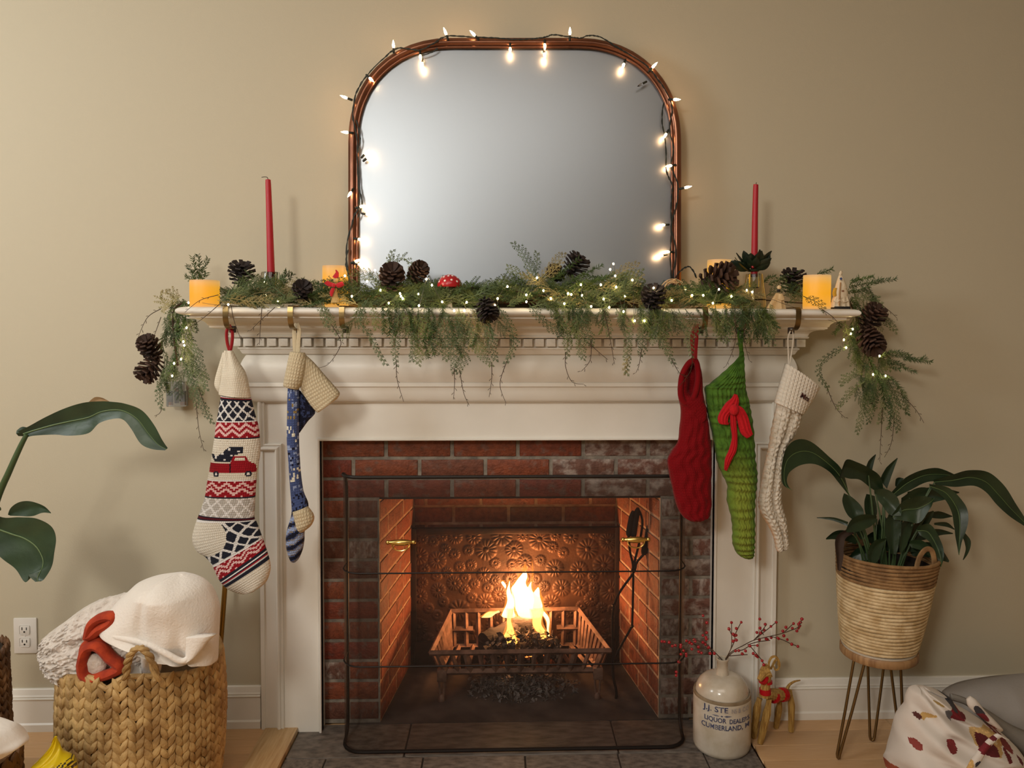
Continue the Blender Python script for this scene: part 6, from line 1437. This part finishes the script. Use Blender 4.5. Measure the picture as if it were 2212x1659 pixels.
zt_ = P(0, 1402, -.40).z
mb = MB(); mb.lathe([(rfp(.3) - .012, .003), (rfp(.3) - .012, zt_ - .01), (rfp(.3) - .02, zt_ - .012), (rfp(.3) - .02, zt_ - .04), (0, zt_ - .04)], 30, (pc.x, -.40, 0)); mb.obj('soil_pot', mat('potting_soil', rgb(46, 36, 28), .95, bump=.8, bscale=90), t2)
# low basket with a white cloth in the near left corner
nb_ = P(-95, 1640, -.66)
t = thing('small_wicker_basket', 'low brown wicker basket under a white cloth in the near left corner', 'basket', (nb_.x, -.66, 0))
zl_ = P(10, 1636, -.66).z; rl = P(24, 1640, -.66).x - nb_.x
woven(t, nb_.x, -.66, lambda z: rl, lambda a: zl_, 26, .026, M_wick2)
mb = MB(); mb.lathe([(rl - .01, .004), (rl - .01, zl_ - .004), (0, zl_ - .006)], 30, (nb_.x, -.66, 0)); mb.obj('liner', M_wick2, t)
t = thing('white_cloth', 'crumpled white cloth on the low wicker basket in the near left corner', 'cloth', (nb_.x, -.66, zl_))
mb = MB(); loft(mb, [(-120, 1545, 0, 1556), (-125, 1552, 32, 1568), (-130, 1575, 54, 1588), (-130, 1595, 62, 1600), (-130, 1612, 40, 1614), (-130, 1625, 14, 1626), (-120, 1636, 0, 1634)], -.72, .12, nr=8, nu=36, dfun=lambda u, t_, f: .012 * math.sin(u * 16 + f * 6)); mb.obj('folded_cloth', mat('white_cotton', rgb(236, 230, 222), .85, bump=.2, bscale=120), t, angle=None)
# yellow foil bag
t = thing('yellow_bag', 'bright yellow foil snack bag with a crimped top in front of the braided basket', 'bag', (P(118, 1650, -.64).x, -.64, 0))
def bagc(x, y, u, t_):
    if y > 1648 - (x - 95) * .22 and t_ > 2.3 and 92 < x < 170:
        if x > 135: return rgb(60, 52, 30) if (int((x + y * .3) / 4) % 2 == 0 and y % 12 > 3) else rgb(226, 196, 30)
        return [rgb(150, 96, 58), rgb(226, 196, 30), rgb(120, 66, 40), rgb(196, 168, 120), rgb(70, 90, 40)][int(vnoise(x * .12, y * .12) * 4.99)]
    return rgb(232, 204, 24)
zf = P(118, 1880, -.64)
mb = MB(); loft(mb, [(119, 1590, 123, 1591), (110, 1608, 129, 1610), (98, 1626, 138, 1626), (82, 1642, 152, 1636), (73, 1652, 162, 1646), (71, 1675, 168, 1665), (70, 1750, 172, 1750), (72, 1840, 168, 1840), (80, 1884, 160, 1884)], -.64, .045, nr=8, nu=28, col=bagc, back=.8, dfun=lambda u, t_, f: .004 * math.sin(u * 14 + f * 30))
for i, v in enumerate(mb.v): mb.v[i] = (v[0], v[1], max(.002, v[2]))
mb.obj('foil_pouch', mat('printed_foil', (1, 1, 0), .3, attr=True, bump=.3, bscale=25, coat=.3), t, angle=None)
# ================================================================== RIGHT SIDE: JUG, BERRIES, STRAW GOAT, PLANT STAND
j4 = crop(1480, 1380, 5.946)
jy = -.118; kj = S(jy + .024)
jc = P(1559, 1560, jy); jr = 62 * kj
M_stone = mat('salt_glazed_stoneware', rgb(206, 196, 180), .22, col2=rgb(186, 172, 150), nscale=18, detail=8, bump=.06, bscale=60, coat=.35)
M_glaze = mat('brown_rim_glaze', rgb(150, 132, 106), .3, col2=rgb(120, 102, 78), nscale=20)
jz = lambda py, r_=0: P(1559, py, jy - r_ * .0).z
jug = thing('stoneware_jug', 'cream stoneware liquor jug with blue stencilled lettering on the hearth', 'jug', (jc.x, jy, HZ))
zsh = jz(1492); zneck = jz(1446); zm = jz(1421)
mb = MB(); mb.lathe([(jr * .90, HZ), (jr * .97, HZ + .006), (jr, HZ + .016), (jr * 1.005, HZ + .08), (jr, zsh - .014), (jr * .995, zsh - .004), (jr * .97, zsh)], 56, (jc.x, jy, 0), jit=lambda i, j, a: 1 + .004 * math.sin(3 * a + i)); mb.obj('body', M_stone, jug)
mb = MB(); mb.lathe([(jr * 1.0, zsh - .006), (jr * 1.0, zsh - .001), (jr * .985, zsh + .003), (jr * .94, zsh + .003), (jr * .925, zsh - .002)], 56, (jc.x, jy, 0)); mb.obj('shoulder_rim', M_glaze, jug)
nr_ = 11.0 * kj; zs2 = zsh - .002; dome = [(jr * .925, zs2)]
for i in range(1, 10):
    a = PI / 2 * i / 9; dome.append((nr_ * 1.25 + (jr * .925 - nr_ * 1.25) * math.cos(a) ** .82, zs2 + (zneck - zs2) * math.sin(a) * .80))
dome += [(nr_ * 1.22, zneck - .008), (nr_ * 1.12, zneck + .004), (nr_ * 1.12, zm - .010), (nr_ * 1.3, zm - .006), (nr_ * 1.32, zm - .001), (nr_ * 1.2, zm), (nr_ * .88, zm - .002), (nr_ * .8, zm - .02), (0, zm - .03)]
mb = MB(); mb.lathe(dome, 48, (jc.x, jy, 0)); mb.obj('shoulder_and_neck', M_stone, jug)
mb = MB(); mb.lathe([(nr_ * .78, 0), (0, .0005)], 20, (jc.x, jy, zm - .012)); mb.obj('mouth', M_dark, jug)
M_ink = mat('blue_stencil', rgb(54, 62, 100), .5, col2=rgb(150, 146, 150), nscale=70, lo=.5, hi=.72); M_inkf = mat('faded_stencil', rgb(160, 152, 150), .5, col2=rgb(196, 186, 170), nscale=60, lo=.45, hi=.6)
vdir = math.atan2(CAM.y - jy, CAM.x - jc.x)
def wrap(me, zc_, m, name='lettering'):
    me.materials.clear(); me.materials.append(m)
    for v in me.vertices:
        a = vdir + math.asin(max(-.98, min(.98, v.co.x / jr))); r_ = jr * 1.007 + .0004 + v.co.z * .5
        v.co = Vector((jc.x + r_ * math.cos(a), jy + r_ * math.sin(a), zc_ + v.co.y))
    return link(name, me, jug, kind='stuff', label='blue stencilled lettering')
tz_ = lambda py: P(1559, py, jy - jr).z
for s_, x0, x1, py_, hpx, m in (('J.J. STE', 238, 548, 1541, 11.5, M_ink), ('NS & CO', 590, 800, 1542, 10, M_inkf), ('LIQUOR', 258, 525, 1563, 10, M_ink), ('DEALERS', 566, 808, 1564, 9.5, M_ink), ('CUMBERLAND, M', 222, 806, 1579, 10.5, M_ink)):
    me = text_mesh(s_, 1.0, 1.0, .01, .012); xs = [v.co.x for v in me.vertices]; ys = [v.co.y for v in me.vertices]
    w_ = (x1 - x0) / 5.946 * kj; cx_t = ((x0 + x1) / 2 - 470) / 5.946 * kj; k_ = w_ / (max(xs) - min(xs)); ky = hpx * kj / max(ys); mx_ = (max(xs) + min(xs)) / 2
    for v in me.vertices: v.co = Vector(((v.co.x - mx_) * k_ + cx_t, v.co.y * ky, .0005 if v.co.z > 0 else -.0005))
    wrap(me, tz_(py_), m)
mb = MB()
for s_ in (-1, 1):
    mb.add([(s_ * .006, 0, 0), (s_ * .014, .0028, 0), (s_ * .030, .0006, 0), (s_ * .014, -.002, 0)], [(0, 1, 2, 3)] if s_ > 0 else [(3, 2, 1, 0)])
mb.add([(-.004, 0, 0), (0, .0026, 0), (.004, 0, 0), (0, -.0026, 0)], [(3, 2, 1, 0)])
wrap(mb.mesh('flourish', M_ink, False), tz_(1549), M_ink, 'stencil_flourish')
# red berry sprays
b4 = crop(1420, 1300, 4.62)
M_rb = mat('glossy_red_berry', rgb(156, 14, 28), .22, coat=.5); M_stem = mat('brown_wire_stem', rgb(78, 58, 44), .7)
bq = MB(); bq.ball((0, 0, 0), .0047, 10, 7); bq.lathe([(.0009, .004), (.0006, .0062)], 6); bqm = bq.mesh('berry', M_rb)
def spray_b(lab, stems, berries, y):
    t = thing('berry_branch', lab, 'branch', P(*b4(*stems[0][0]), jy), 'red berry branches in the jug')
    mb = MB()
    for s_ in stems: 
        n = len(s_); mb.tube(cr([tuple(P(*b4(a, b), lerp(jy, y, i / max(1, n - 1)) if s_ is stems[0] else y)) for i, (a, b) in enumerate(s_)], 5), .0014, 5)
    mb.obj('stem', M_stem, t)
    for a, b in berries:
        inst('berry', bqm, t, TRS(P(*b4(a, b), y + RND.uniform(-.006, .004)), face_q((RND.uniform(-1, 1), -.3, RND.uniform(-.2, 1))), RND.uniform(.88, 1.12)))
spray_b('red berry branch leaning left from the jug in front of the fire screen', [[(655, 590), (600, 530), (540, 470), (490, 420), (470, 400)], [(560, 490), (450, 470), (400, 440), (300, 395)], [(490, 420), (476, 300), (475, 200)], [(540, 480), (430, 400), (360, 380)], [(430, 470), (330, 400), (235, 420), (120, 400), (60, 395)], [(330, 410), (270, 500), (215, 600), (190, 730)], [(300, 420), (200, 435), (150, 440)]],
        [(457, 138), (493, 208), (491, 307), (455, 335), (485, 355), (490, 372), (370, 380), (378, 396), (455, 405), (480, 424), (510, 455), (527, 515), (568, 515), (410, 450), (440, 510), (412, 498), (345, 472), (320, 405), (290, 390), (235, 430), (232, 452), (262, 487), (235, 523), (288, 520), (288, 540), (180, 436), (150, 442), (118, 404), (70, 398), (45, 396), (215, 600), (190, 700), (188, 735), (345, 420)], -.185)
spray_b('short upright red berry branch in the middle of the jug', [[(680, 570), (720, 500), (740, 440), (742, 330), (740, 210)], [(735, 470), (770, 390), (780, 320), (835, 205)], [(742, 330), (715, 270)]],
        [(740, 207), (837, 204), (715, 270), (788, 266), (757, 323), (785, 333), (770, 335), (757, 393), (787, 382)], -.12)
spray_b('long red berry branch reaching right over the straw goat', [[(680, 575), (740, 500), (850, 440), (960, 385), (1100, 350), (1230, 320), (1320, 290), (1410, 250), (1440, 180)], [(960, 385), (1030, 310), (1090, 225)], [(980, 370), (1080, 290), (1185, 205)], [(900, 430), (1000, 400), (1125, 385)], [(1130, 345), (1250, 380), (1340, 422), (1402, 445)], [(1060, 330), (1022, 260)], [(1270, 300), (1360, 215)]],
        [(1022, 172), (1077, 225), (1133, 245), (1185, 205), (1024, 262), (1065, 282), (993, 306), (1028, 312), (1018, 377), (1086, 370), (1100, 376), (1136, 358), (1200, 360), (1210, 368), (1262, 338), (1297, 377), (1341, 423), (1402, 445), (1252, 292), (1283, 254), (1347, 265), (1359, 217), (1410, 222), (1428, 205), (1442, 172), (1408, 262), (1392, 290), (1418, 240)], -.10)
spray_b('lower red berry branch drooping right from the jug towards the straw goat', [[(680, 580), (760, 500), (850, 480), (925, 440), (1000, 435)], [(925, 440), (990, 520), (1040, 580), (1065, 630)], [(720, 540), (850, 530), (900, 528)]],
        [(780, 490), (812, 487), (880, 490), (847, 520), (923, 440), (998, 436), (957, 516), (985, 535), (1000, 548), (1045, 588), (1062, 628)], -.15)
# straw goat
M_gstraw = mat('golden_straw', rgb(206, 166, 92), .5, col2=rgb(160, 118, 56), nscale=26, stretch=(8, 8, .8), bump=.8, bscale=120)
M_rib2 = mat('red_satin_ribbon', rgb(178, 14, 26), .35)
gy = PZ(*j4(962, 1345), 0).y; gq = lambda a, b, dy=0: P(*j4(a, b), gy + dy)
goat = thing('straw_goat', 'small straw goat bound with red ribbon on the floor right of the jug', 'ornament', PZ(*j4(962, 1345), 0))
def bundle(name, pts, rr_, m=M_gstraw, n=11, flut=.14, parent=None):
    q = cr([tuple(p) for p in pts], 5); k_ = len(q); mb = MB()
    rl_ = [lerp(rr_[min(len(rr_) - 1, int(i / (k_ - 1) * (len(rr_) - 1)))], rr_[min(len(rr_) - 1, int(i / (k_ - 1) * (len(rr_) - 1)) + 1)], (i / (k_ - 1) * (len(rr_) - 1)) % 1) for i in range(k_)]
    mb.tube(q, rl_, n * 2)
    for i in range(k_):
        for j in range(n * 2):
            if j % 2: v = Vector(mb.v[i * n * 2 + j]); c_ = Vector(q[i]); mb.v[i * n * 2 + j] = tuple(c_ + (v - c_) * (1 - flut))
    return mb.obj(name, m, parent or goat)
kg = S(gy) / 5.946; yb_ = PZ(*j4(1357, 1190), 0).y - gy
bundle('body', [gq(1060, 700, .0), gq(1150, 715, yb_ * .4), gq(1240, 720, yb_ * .7), gq(1330, 700, yb_)], [62 * kg, 78 * kg, 82 * kg, 70 * kg, 50 * kg])
bundle('neck', [gq(1020, 740), gq(1030, 640), gq(1040, 540), gq(1050, 470)], [75 * kg, 66 * kg, 58 * kg, 62 * kg])
bundle('head', [gq(1085, 400), gq(1040, 420), gq(1000, 460, -.008), gq(950, 530, -.016)], [88 * kg, 92 * kg, 74 * kg, 46 * kg, 30 * kg])
mb = MB(); mb.ball(gq(1012, 330, -.006), 16 * kg); mb.obj('topknot', M_dark, goat)
for k_ in range(2):
    bundle('horn', [gq(1090, 390, k_ * .02), gq(1075, 320, k_ * .02), gq(1110, 240, k_ * .02), gq(1170, 235, k_ * .02), gq(1210, 310, k_ * .02), gq(1200, 380, k_ * .02), gq(1160, 400, k_ * .02), gq(1140, 350, k_ * .02)] if k_ == 0 else [gq(1100, 390, .02), gq(1130, 330, .02), gq(1165, 270, .02), gq(1195, 290, .02), gq(1185, 340, .02)], [14 * kg, 17 * kg, 15 * kg, 10 * kg], n=5, flut=.3)
def leg(top, mid, foot, r_):
    f = PZ(*j4(*foot), .002); bundle('leg', [gq(*top[:2], top[2]), gq(*mid[:2], mid[2]), f], [r_ * .8 * kg, r_ * .75 * kg, r_ * 1.15 * kg, r_ * 1.0 * kg, r_ * .85 * kg])
leg((1080, 770, -.004), (1050, 960, -.004), (962, 1340), 46); leg((960, 760, .01), (925, 900, .012), (880, 1262), 46)
leg((1340, 660, yb_), (1365, 850, yb_), (1360, 1190), 42); leg((1215, 760, yb_), (1205, 900, yb_ + .01), (1165, 1140), 40)
bundle('tail', [gq(1310, 640, yb_), gq(1340, 590, yb_), gq(1400, 550, yb_), gq(1480, 532, yb_)], [26 * kg, 18 * kg, 14 * kg, 8 * kg], n=6, flut=.3)
def band(pts, r_, w): 
    mb = MB(); a, b = pts; d = (b - a).normalized(); m_ = (a + b) / 2
    mb.lathe([(r_, -w), (r_ * 1.05, -w), (r_ * 1.05, w), (r_, w)], 22, m_, d); mb.obj('ribbon', M_rib2, goat)
band((gq(1030, 700), gq(1026, 640)), 72 * kg, 34 * kg); band((gq(985, 500, -.006), gq(1030, 530, -.004)), 70 * kg, 18 * kg); band((gq(1060, 540), gq(1062, 570)), 58 * kg, 16 * kg)
band((gq(1120, 740, yb_ * .3), gq(1160, 742, yb_ * .4)), 82 * kg, 22 * kg); band((gq(1235, 720, yb_ * .68), gq(1275, 715, yb_ * .8)), 86 * kg, 34 * kg)
# plant stand
q5 = crop(1680, 920, 2.244)
sy_ = -.17; ks = S(sy_ + .03)
top_c = P(1898, 1396, sy_); zd = top_c.z; rd_ = 80 * ks
stand = thing('plant_stand', 'small round wooden plant stand on bronze hairpin legs by the right wall', 'plant stand', (top_c.x, sy_, 0))
M_swood = mat('stand_wood', rgb(172, 134, 92), .5, col2=rgb(136, 98, 62), nscale=10, stretch=(2, 12, 1), bump=.1, bscale=40); M_tray = mat('white_tray', rgb(214, 206, 190), .35)
mb = MB(); mb.lathe([(rd_ * .98, zd - .024), (rd_, zd - .021), (rd_, zd - .003), (rd_ * .98, zd), (0, zd)], 48, (top_c.x, sy_, 0)); mb.obj('round_top', M_swood, stand)
mb = MB(); mb.lathe([(rd_ * .95, zd), (rd_ * .97, zd + .006), (rd_ * .94, zd + .006), (rd_ * .92, zd + .002), (0, zd + .002)], 48, (top_c.x, sy_, 0)); mb.obj('tray', M_tray, stand)
M_hair = mat('bronze_hairpin_leg', rgb(120, 96, 60), .35, metal=.85)
for (a, b, f, yy) in (((1845, 1410), (1868, 1418), (1811, 1638), sy_ - .05), ((1873, 1418), (1914, 1424), (1884, 1599), sy_ + .065), ((1921, 1424), (1945, 1424), (1950, 1632), sy_ - .03)):
    A, B = P(*a, yy + .01), P(*b, yy - .01); A.z = B.z = zd - .022; Fp = PZ(*f, .006); d = (A - B) * .12
    mb = MB(); mb.tube([A, A.lerp(Fp + d, .5), Fp + d + Vector((0, 0, .012)), Fp + d * .6 + Vector((0, 0, .002)), Fp, Fp - d * .6 + Vector((0, 0, .002)), Fp - d + Vector((0, 0, .012)), B.lerp(Fp - d, .5), B], .0042, 10); mb.obj('hairpin_leg', M_hair, stand)
# rope basket planter
M_raff = mat('raffia_rope', rgb(222, 198, 156), .75, col2=rgb(190, 160, 114), nscale=30, bump=.6, bscale=140); M_jute = mat('jute_rope', rgb(158, 122, 80), .8, col2=rgb(122, 90, 56), nscale=30, bump=.7, bscale=140)
bc0 = Vector((top_c.x, sy_, zd + .012)); rimc = P(1916, 1196, sy_); rt, rb2 = 102 * ks, 75 * ks
pot = thing('rope_basket_planter', 'coiled raffia and jute basket planter on the plant stand', 'planter', bc0)
NC = 27
for i in range(NC):
    t_ = i / (NC - 1); c_ = bc0.lerp(rimc, t_); r_ = lerp(rb2, rt, t_ ** .75); th = (rimc.z - bc0.z) / (NC - 1) * .51
    tilt = .0
    mb = MB(); mb.tube([(c_.x + r_ * math.cos(a), c_.y + r_ * math.sin(a), c_.z + .0012 * math.sin(a * 3 + i)) for a in [k_ * PI / 22 for k_ in range(44)]], th, 8, closed=True); mb.obj('coil', M_jute if i >= NC - 7 else M_raff, pot)
mb = MB(); mb.lathe([(rb2 - .004, bc0.z), (rt - .006, rimc.z - .03), (rt - .012, rimc.z - .045), (0, rimc.z - .04)], 36, ((bc0.x + rimc.x) / 2, sy_, 0)); mb.obj('soil', mat('dark_soil', rgb(36, 28, 22), .95, bump=.8, bscale=80), pot)
for pts, dy in (([(1972, 1300), (1978, 1240), (1986, 1205), (2000, 1187), (2014, 1192), (2018, 1225), (2010, 1285)], -.09), ([(1822, 1180), (1832, 1163), (1846, 1158), (1858, 1162), (1866, 1176)], .08)):
    mb = MB(); mb.tube(cr([tuple(P(a, b, sy_ + dy)) for a, b in pts], 6), (.008, .0045), 8, flat=(0, 1, 0)); mb.obj('handle', M_jute, pot)
# peace lily
M_lily = mat('lily_leaf_green', rgb(40, 58, 34), .38, col2=rgb(26, 42, 26), nscale=10, bump=.2, bscale=50); M_brown = mat('withered_leaf', rgb(56, 40, 30), .8)
lily = thing('peace_lily', 'dark green peace lily with long arching leaves in the rope basket', 'plant', (rimc.x, sy_, rimc.z - .04))
LV = [([(345, 330, 352, 346), (312, 215, 300, 280), (250, 150, 250, 222), (160, 76, 182, 186), (92, 68, 112, 190), (40, 112, 62, 220), (20, 200, 45, 262), (24, 280, 54, 296), (66, 311, 72, 312)], -.02, -.10),
      ([(515, 330, 525, 345), (500, 250, 450, 300), (450, 208, 400, 262), (385, 176, 350, 256), (332, 166, 318, 250), (304, 240, 300, 258)], .0, -.08), ([(420, 230, 455, 240), (440, 172, 462, 195), (474, 138, 477, 139)], .02, .02), ([(498, 255, 530, 305), (528, 202, 556, 230), (580, 155, 582, 158)], .03, .03),
      ([(545, 330, 565, 350), (620, 252, 640, 312), (700, 215, 725, 272), (780, 205, 795, 268), (868, 240, 870, 248)], .0, .02), ([(755, 262, 765, 285), (850, 236, 860, 296), (930, 215, 950, 290), (1020, 224, 1012, 322), (1092, 282, 1062, 382), (1150, 370, 1130, 442), (1200, 450, 1196, 486), (1215, 500, 1213, 502)], -.02, -.06),
      ([(735, 282, 745, 305), (830, 300, 808, 352), (900, 370, 845, 422), (925, 432, 855, 482), (915, 500, 862, 532), (892, 565, 872, 590), (880, 625, 878, 627)], -.04, -.11), ([(555, 430, 565, 455), (615, 362, 625, 462), (700, 340, 685, 470), (742, 348, 740, 400), (756, 350, 757, 355)], -.05, -.09), ([(715, 432, 718, 442), (780, 414, 790, 450), (846, 436, 848, 440)], .03, .05),
      ([(676, 490, 688, 530), (740, 478, 735, 562), (792, 560, 765, 622), (806, 630, 782, 660), (792, 682, 790, 684)], -.05, -.10), ([(640, 556, 648, 590), (700, 556, 690, 602), (750, 598, 730, 628), (772, 652, 770, 655)], -.06, -.08), ([(360, 345, 322, 326), (400, 382, 314, 372), (418, 424, 338, 430), (395, 450, 362, 452), (382, 458, 380, 460)], -.03, -.06),
      ([(340, 488, 342, 466), (270, 460, 272, 444), (190, 447, 190, 444)], .02, .06), ([(480, 438, 482, 462), (430, 428, 442, 492), (362, 450, 392, 512), (330, 508, 336, 516)], -.05, -.09), ([(528, 545, 520, 560), (472, 556, 502, 612), (440, 600, 492, 642), (440, 642, 476, 666), (464, 680, 466, 681)], -.07, -.10),
      ([(468, 308, 478, 350), (530, 308, 512, 392), (582, 350, 545, 432), (602, 424, 598, 436)], -.02, -.06), ([(888, 515, 900, 510), (905, 560, 936, 558), (912, 600, 926, 612), (898, 650, 901, 650)], -.03, -.05), ([(630, 320, 640, 380), (720, 300, 730, 350), (800, 300, 800, 340), (880, 320, 880, 326)], .01, .02), ([(760, 470, 760, 480), (820, 468, 820, 490), (858, 500, 856, 504)], .02, .03),
      ([(570, 290, 580, 300), (574, 258, 600, 270), (590, 250, 612, 255)], .04, .04), ([(540, 430, 580, 430), (520, 480, 600, 480), (530, 560, 590, 560), (550, 620, 575, 625)], -.04, -.06), ([(640, 440, 660, 480), (600, 480, 640, 540), (590, 560, 620, 590), (590, 610, 596, 615)], -.03, -.07), ([(430, 330, 470, 340), (420, 380, 480, 390), (430, 440, 480, 430), (450, 480, 460, 480)], .0, .0),
      ([(600, 350, 610, 420), (680, 300, 700, 390), (760, 310, 760, 370), (820, 350, 818, 356)], -.01, -.03), ([(650, 540, 660, 560), (700, 510, 720, 550), (780, 500, 790, 530), (850, 520, 850, 524)], .0, .02)]
r9 = random.Random(31)
for i in range(16):
    bx_, by_0 = r9.uniform(430, 620), r9.uniform(640, 690); an = r9.uniform(-1.1, 1.1); L = r9.uniform(190, 330); w = r9.uniform(24, 38); dr = r9.uniform(.1, .55)
    pr = []
    for k_ in range(6):
        t_ = k_ / 5; x = bx_ + math.sin(an) * L * (.35 + .65 * t_); y = by_0 - math.cos(an) * L * (.35 + .65 * t_) + dr * L * t_ * t_; ww = w * math.sin(PI * (.08 + .90 * t_)) ** .8; ta = an + dr * 2 * t_ * (1 if an > 0 else -1)
        pr.append((x - ww * math.cos(ta), y - ww * math.sin(ta), x + ww * math.cos(ta), y + ww * math.sin(ta)))
    LV.append((pr, r9.uniform(-.02, .03), r9.uniform(-.05, .05)))
for i, (pr, ya, yb2) in enumerate(LV): leaf(pr, sy_ + ya, sy_ + yb2, .18 if i else .10, M_lily, lily, px=q5, midrib=.0012 if i in (0, 4, 5, 6, 7, 9) else None, ns=5)
leaf([(372, 520, 340, 500), (330, 545, 292, 528), (320, 592, 278, 570), (318, 640, 284, 620), (304, 706, 290, 698)], sy_ - .04, sy_ - .09, .3, M_brown, lily, px=q5, name='withered_leaf', ns=5)
for i, (a, b, c_, e_) in enumerate(((470, 690, 350, 340), (500, 690, 515, 335), (480, 690, 440, 240), (520, 690, 515, 300), (540, 690, 560, 340), (580, 690, 760, 275), (590, 690, 740, 295), (560, 690, 562, 440), (600, 690, 715, 440), (600, 690, 680, 510), (590, 690, 645, 575), (450, 690, 380, 460), (440, 690, 342, 480), (470, 690, 480, 450), (500, 690, 525, 550), (530, 690, 475, 330), (420, 690, 372, 510), (550, 690, 640, 350), (510, 690, 540, 430), (565, 690, 600, 400), (485, 690, 455, 400), (455, 690, 405, 480), (540, 690, 548, 500))):
    mb = MB(); mid = ((a + c_) / 2 + (a - c_) * .12, (b + e_) / 2); mb.tube(cr([tuple(P(*q5(x, y), sy_ + dy)) for x, y, dy in ((a, b, -.02), (*mid, -.03), (c_, e_, -.02))], 5), [.0032 - .0001 * k_ for k_ in range(11)], 6); mb.obj('stalk', M_stalk, lily)
# printed bedding and the grey cushion in the near right corner
q6 = crop(1880, 1440, 6.663)
PR = [(1330, 760, 235, 112, 8, rgb(196, 160, 104)), (1265, 785, 148, 82, 10, rgb(92, 26, 30)), (1480, 795, 120, 42, 20, rgb(190, 146, 92)), (1460, 785, 34, 26, 0, rgb(206, 180, 140)), (1010, 490, 135, 78, 15, rgb(120, 28, 36)), (1055, 398, 88, 82, 30, rgb(66, 66, 72)), (905, 485, 34, 70, -10, rgb(92, 86, 84)), (1120, 535, 80, 18, 15, rgb(110, 30, 36)),
      (800, 792, 76, 64, -10, rgb(120, 40, 40)), (440, 890, 52, 56, 0, rgb(140, 62, 54)), (1530, 620, 50, 118, -40, rgb(58, 54, 58)), (1575, 700, 92, 58, 40, rgb(112, 32, 38)), (1690, 875, 118, 66, 25, rgb(124, 48, 46)), (1530, 905, 62, 40, -20, rgb(104, 30, 36)), (640, 540, 88, 26, -38, rgb(186, 150, 90)), (800, 370, 52, 20, 25, rgb(168, 140, 84)), (985, 1180, 70, 150, 15, rgb(98, 34, 32)), (960, 1140, 80, 44, -20, rgb(140, 70, 50)),
      (1250, 1360, 80, 84, 0, rgb(136, 30, 40)), (860, 1385, 52, 50, 0, rgb(140, 70, 50)), (300, 1395, 76, 74, 0, rgb(150, 74, 50)), (500, 1245, 60, 56, 30, rgb(88, 60, 62)), (1660, 1180, 130, 86, 20, rgb(112, 30, 38)), (1410, 1400, 46, 84, 20, rgb(196, 156, 96)), (1525, 1380, 52, 48, 0, rgb(60, 56, 64)), (1820, 1380, 120, 40, -20, rgb(110, 100, 110)), (2000, 1330, 80, 60, 20, rgb(110, 34, 40)), (1750, 1010, 50, 34, 20, rgb(96, 30, 36)), (540, 570, 44, 26, 0, rgb(84, 40, 36)), (345, 480, 30, 50, 0, rgb(110, 40, 40))]
def prints(x, y, u, t_):
    c_ = rgb(216, 206, 196)
    for (a, b, rx, ry, an, col) in PR:
        ca, sa = math.cos(rad(an)), math.sin(rad(an)); dx, dy = x - a, y - b; p = (dx * ca + dy * sa) / rx; q = (-dx * sa + dy * ca) / ry
        if p * p + q * q < 1 + .25 * (vnoise(x * .03, y * .03) - .5): c_ = col if vnoise(x * .06 + 9, y * .06) > .22 else tuple(v * 1.35 for v in col)
    return c_
M_print = mat('printed_cotton', (1, 1, 1), .85, attr=True, bump=.15, bscale=100)
bed = thing('printed_duvet', 'white duvet printed with red animals and autumn leaves in the near right corner', 'bedding', (P(2060, 1650, -.42).x, -.42, 0))
mb = MB(); loft(mb, [(650, 268, 790, 282), (560, 310, 940, 325), (510, 420, 1090, 400), (490, 540, 1230, 540), (420, 640, 1420, 640), (370, 740, 1580, 740), (335, 880, 1750, 860), (310, 1010, 1900, 960), (262, 1160, 2000, 1060), (232, 1300, 2080, 1230), (240, 1459, 2240, 1420), (260, 1700, 2300, 1700), (290, 2200, 2350, 2200)], -.36, .16, nr=12, nu=84, px=q6, col=prints, expo=2.2, back=.5,
              dfun=lambda u, t_, f: .016 * math.sin(u * 9 + f * 14) * f + .012 * math.sin(u * 15 - f * 20 + 1) + .02 * vnoise(u * 6, f * 9))
for i, v in enumerate(mb.v): mb.v[i] = (v[0], v[1], max(.003, v[2]))
mb.obj('quilted_cover', M_print, bed, angle=None)
mb = MB(); loft(mb, [(1380, 470, 1440, 420), (1400, 560, 1520, 470), (1470, 640, 1640, 620), (1600, 740, 1780, 760), (1740, 850, 1880, 870), (1850, 930, 1905, 900)], -.47, .05, nr=9, nu=30, px=q6, col=prints); mb.obj('folded_edge', M_print, bed, angle=None)
mb = MB(); loft(mb, [(1380, 1459, 1440, 1500), (1450, 1330, 1560, 1380), (1560, 1180, 1660, 1220), (1690, 1040, 1770, 1090), (1820, 960, 1880, 1010), (1870, 1000, 1990, 1040)], -.56, .04, nr=9, nu=24, px=q6, col=prints); mb.obj('ruffle', M_print, bed, angle=None)
cush = thing('grey_floor_cushion', 'large soft grey floor cushion behind the printed duvet at the right edge', 'cushion', (P(2170, 1600, -.16).x, -.2, 0))
mb = MB(); loft(mb, [(1060, 345, 1070, 600), (1200, 272, 1180, 900), (1400, 205, 1380, 1100), (1700, 150, 1700, 1200), (2000, 110, 2000, 1250), (2400, 80, 2400, 1300), (2800, 110, 2800, 1300), (3000, 300, 3000, 1200)], -.16, .12, nr=8, nu=36, px=q6, back=.6, dfun=lambda u, t_, f: .012 * vnoise(u * 5, f * 12))
for i, v in enumerate(mb.v): mb.v[i] = (v[0], min(-.005, v[1]), max(.003, v[2]))
mb.obj('cover', mat('grey_upholstery', rgb(150, 143, 136), .9, bump=.25, bscale=160), cush, angle=None)
mb = MB(); loft(mb, [(1150, 380, 1150, 480), (1350, 440, 1380, 560), (1650, 600, 1650, 800), (2000, 820, 2000, 1100), (2300, 950, 2300, 1400)], -.30, .05, nr=7, nu=20, px=q6); mb.obj('lower_fold', mat('grey_blanket', rgb(132, 126, 118), .9, bump=.25, bscale=160), cush, angle=None)
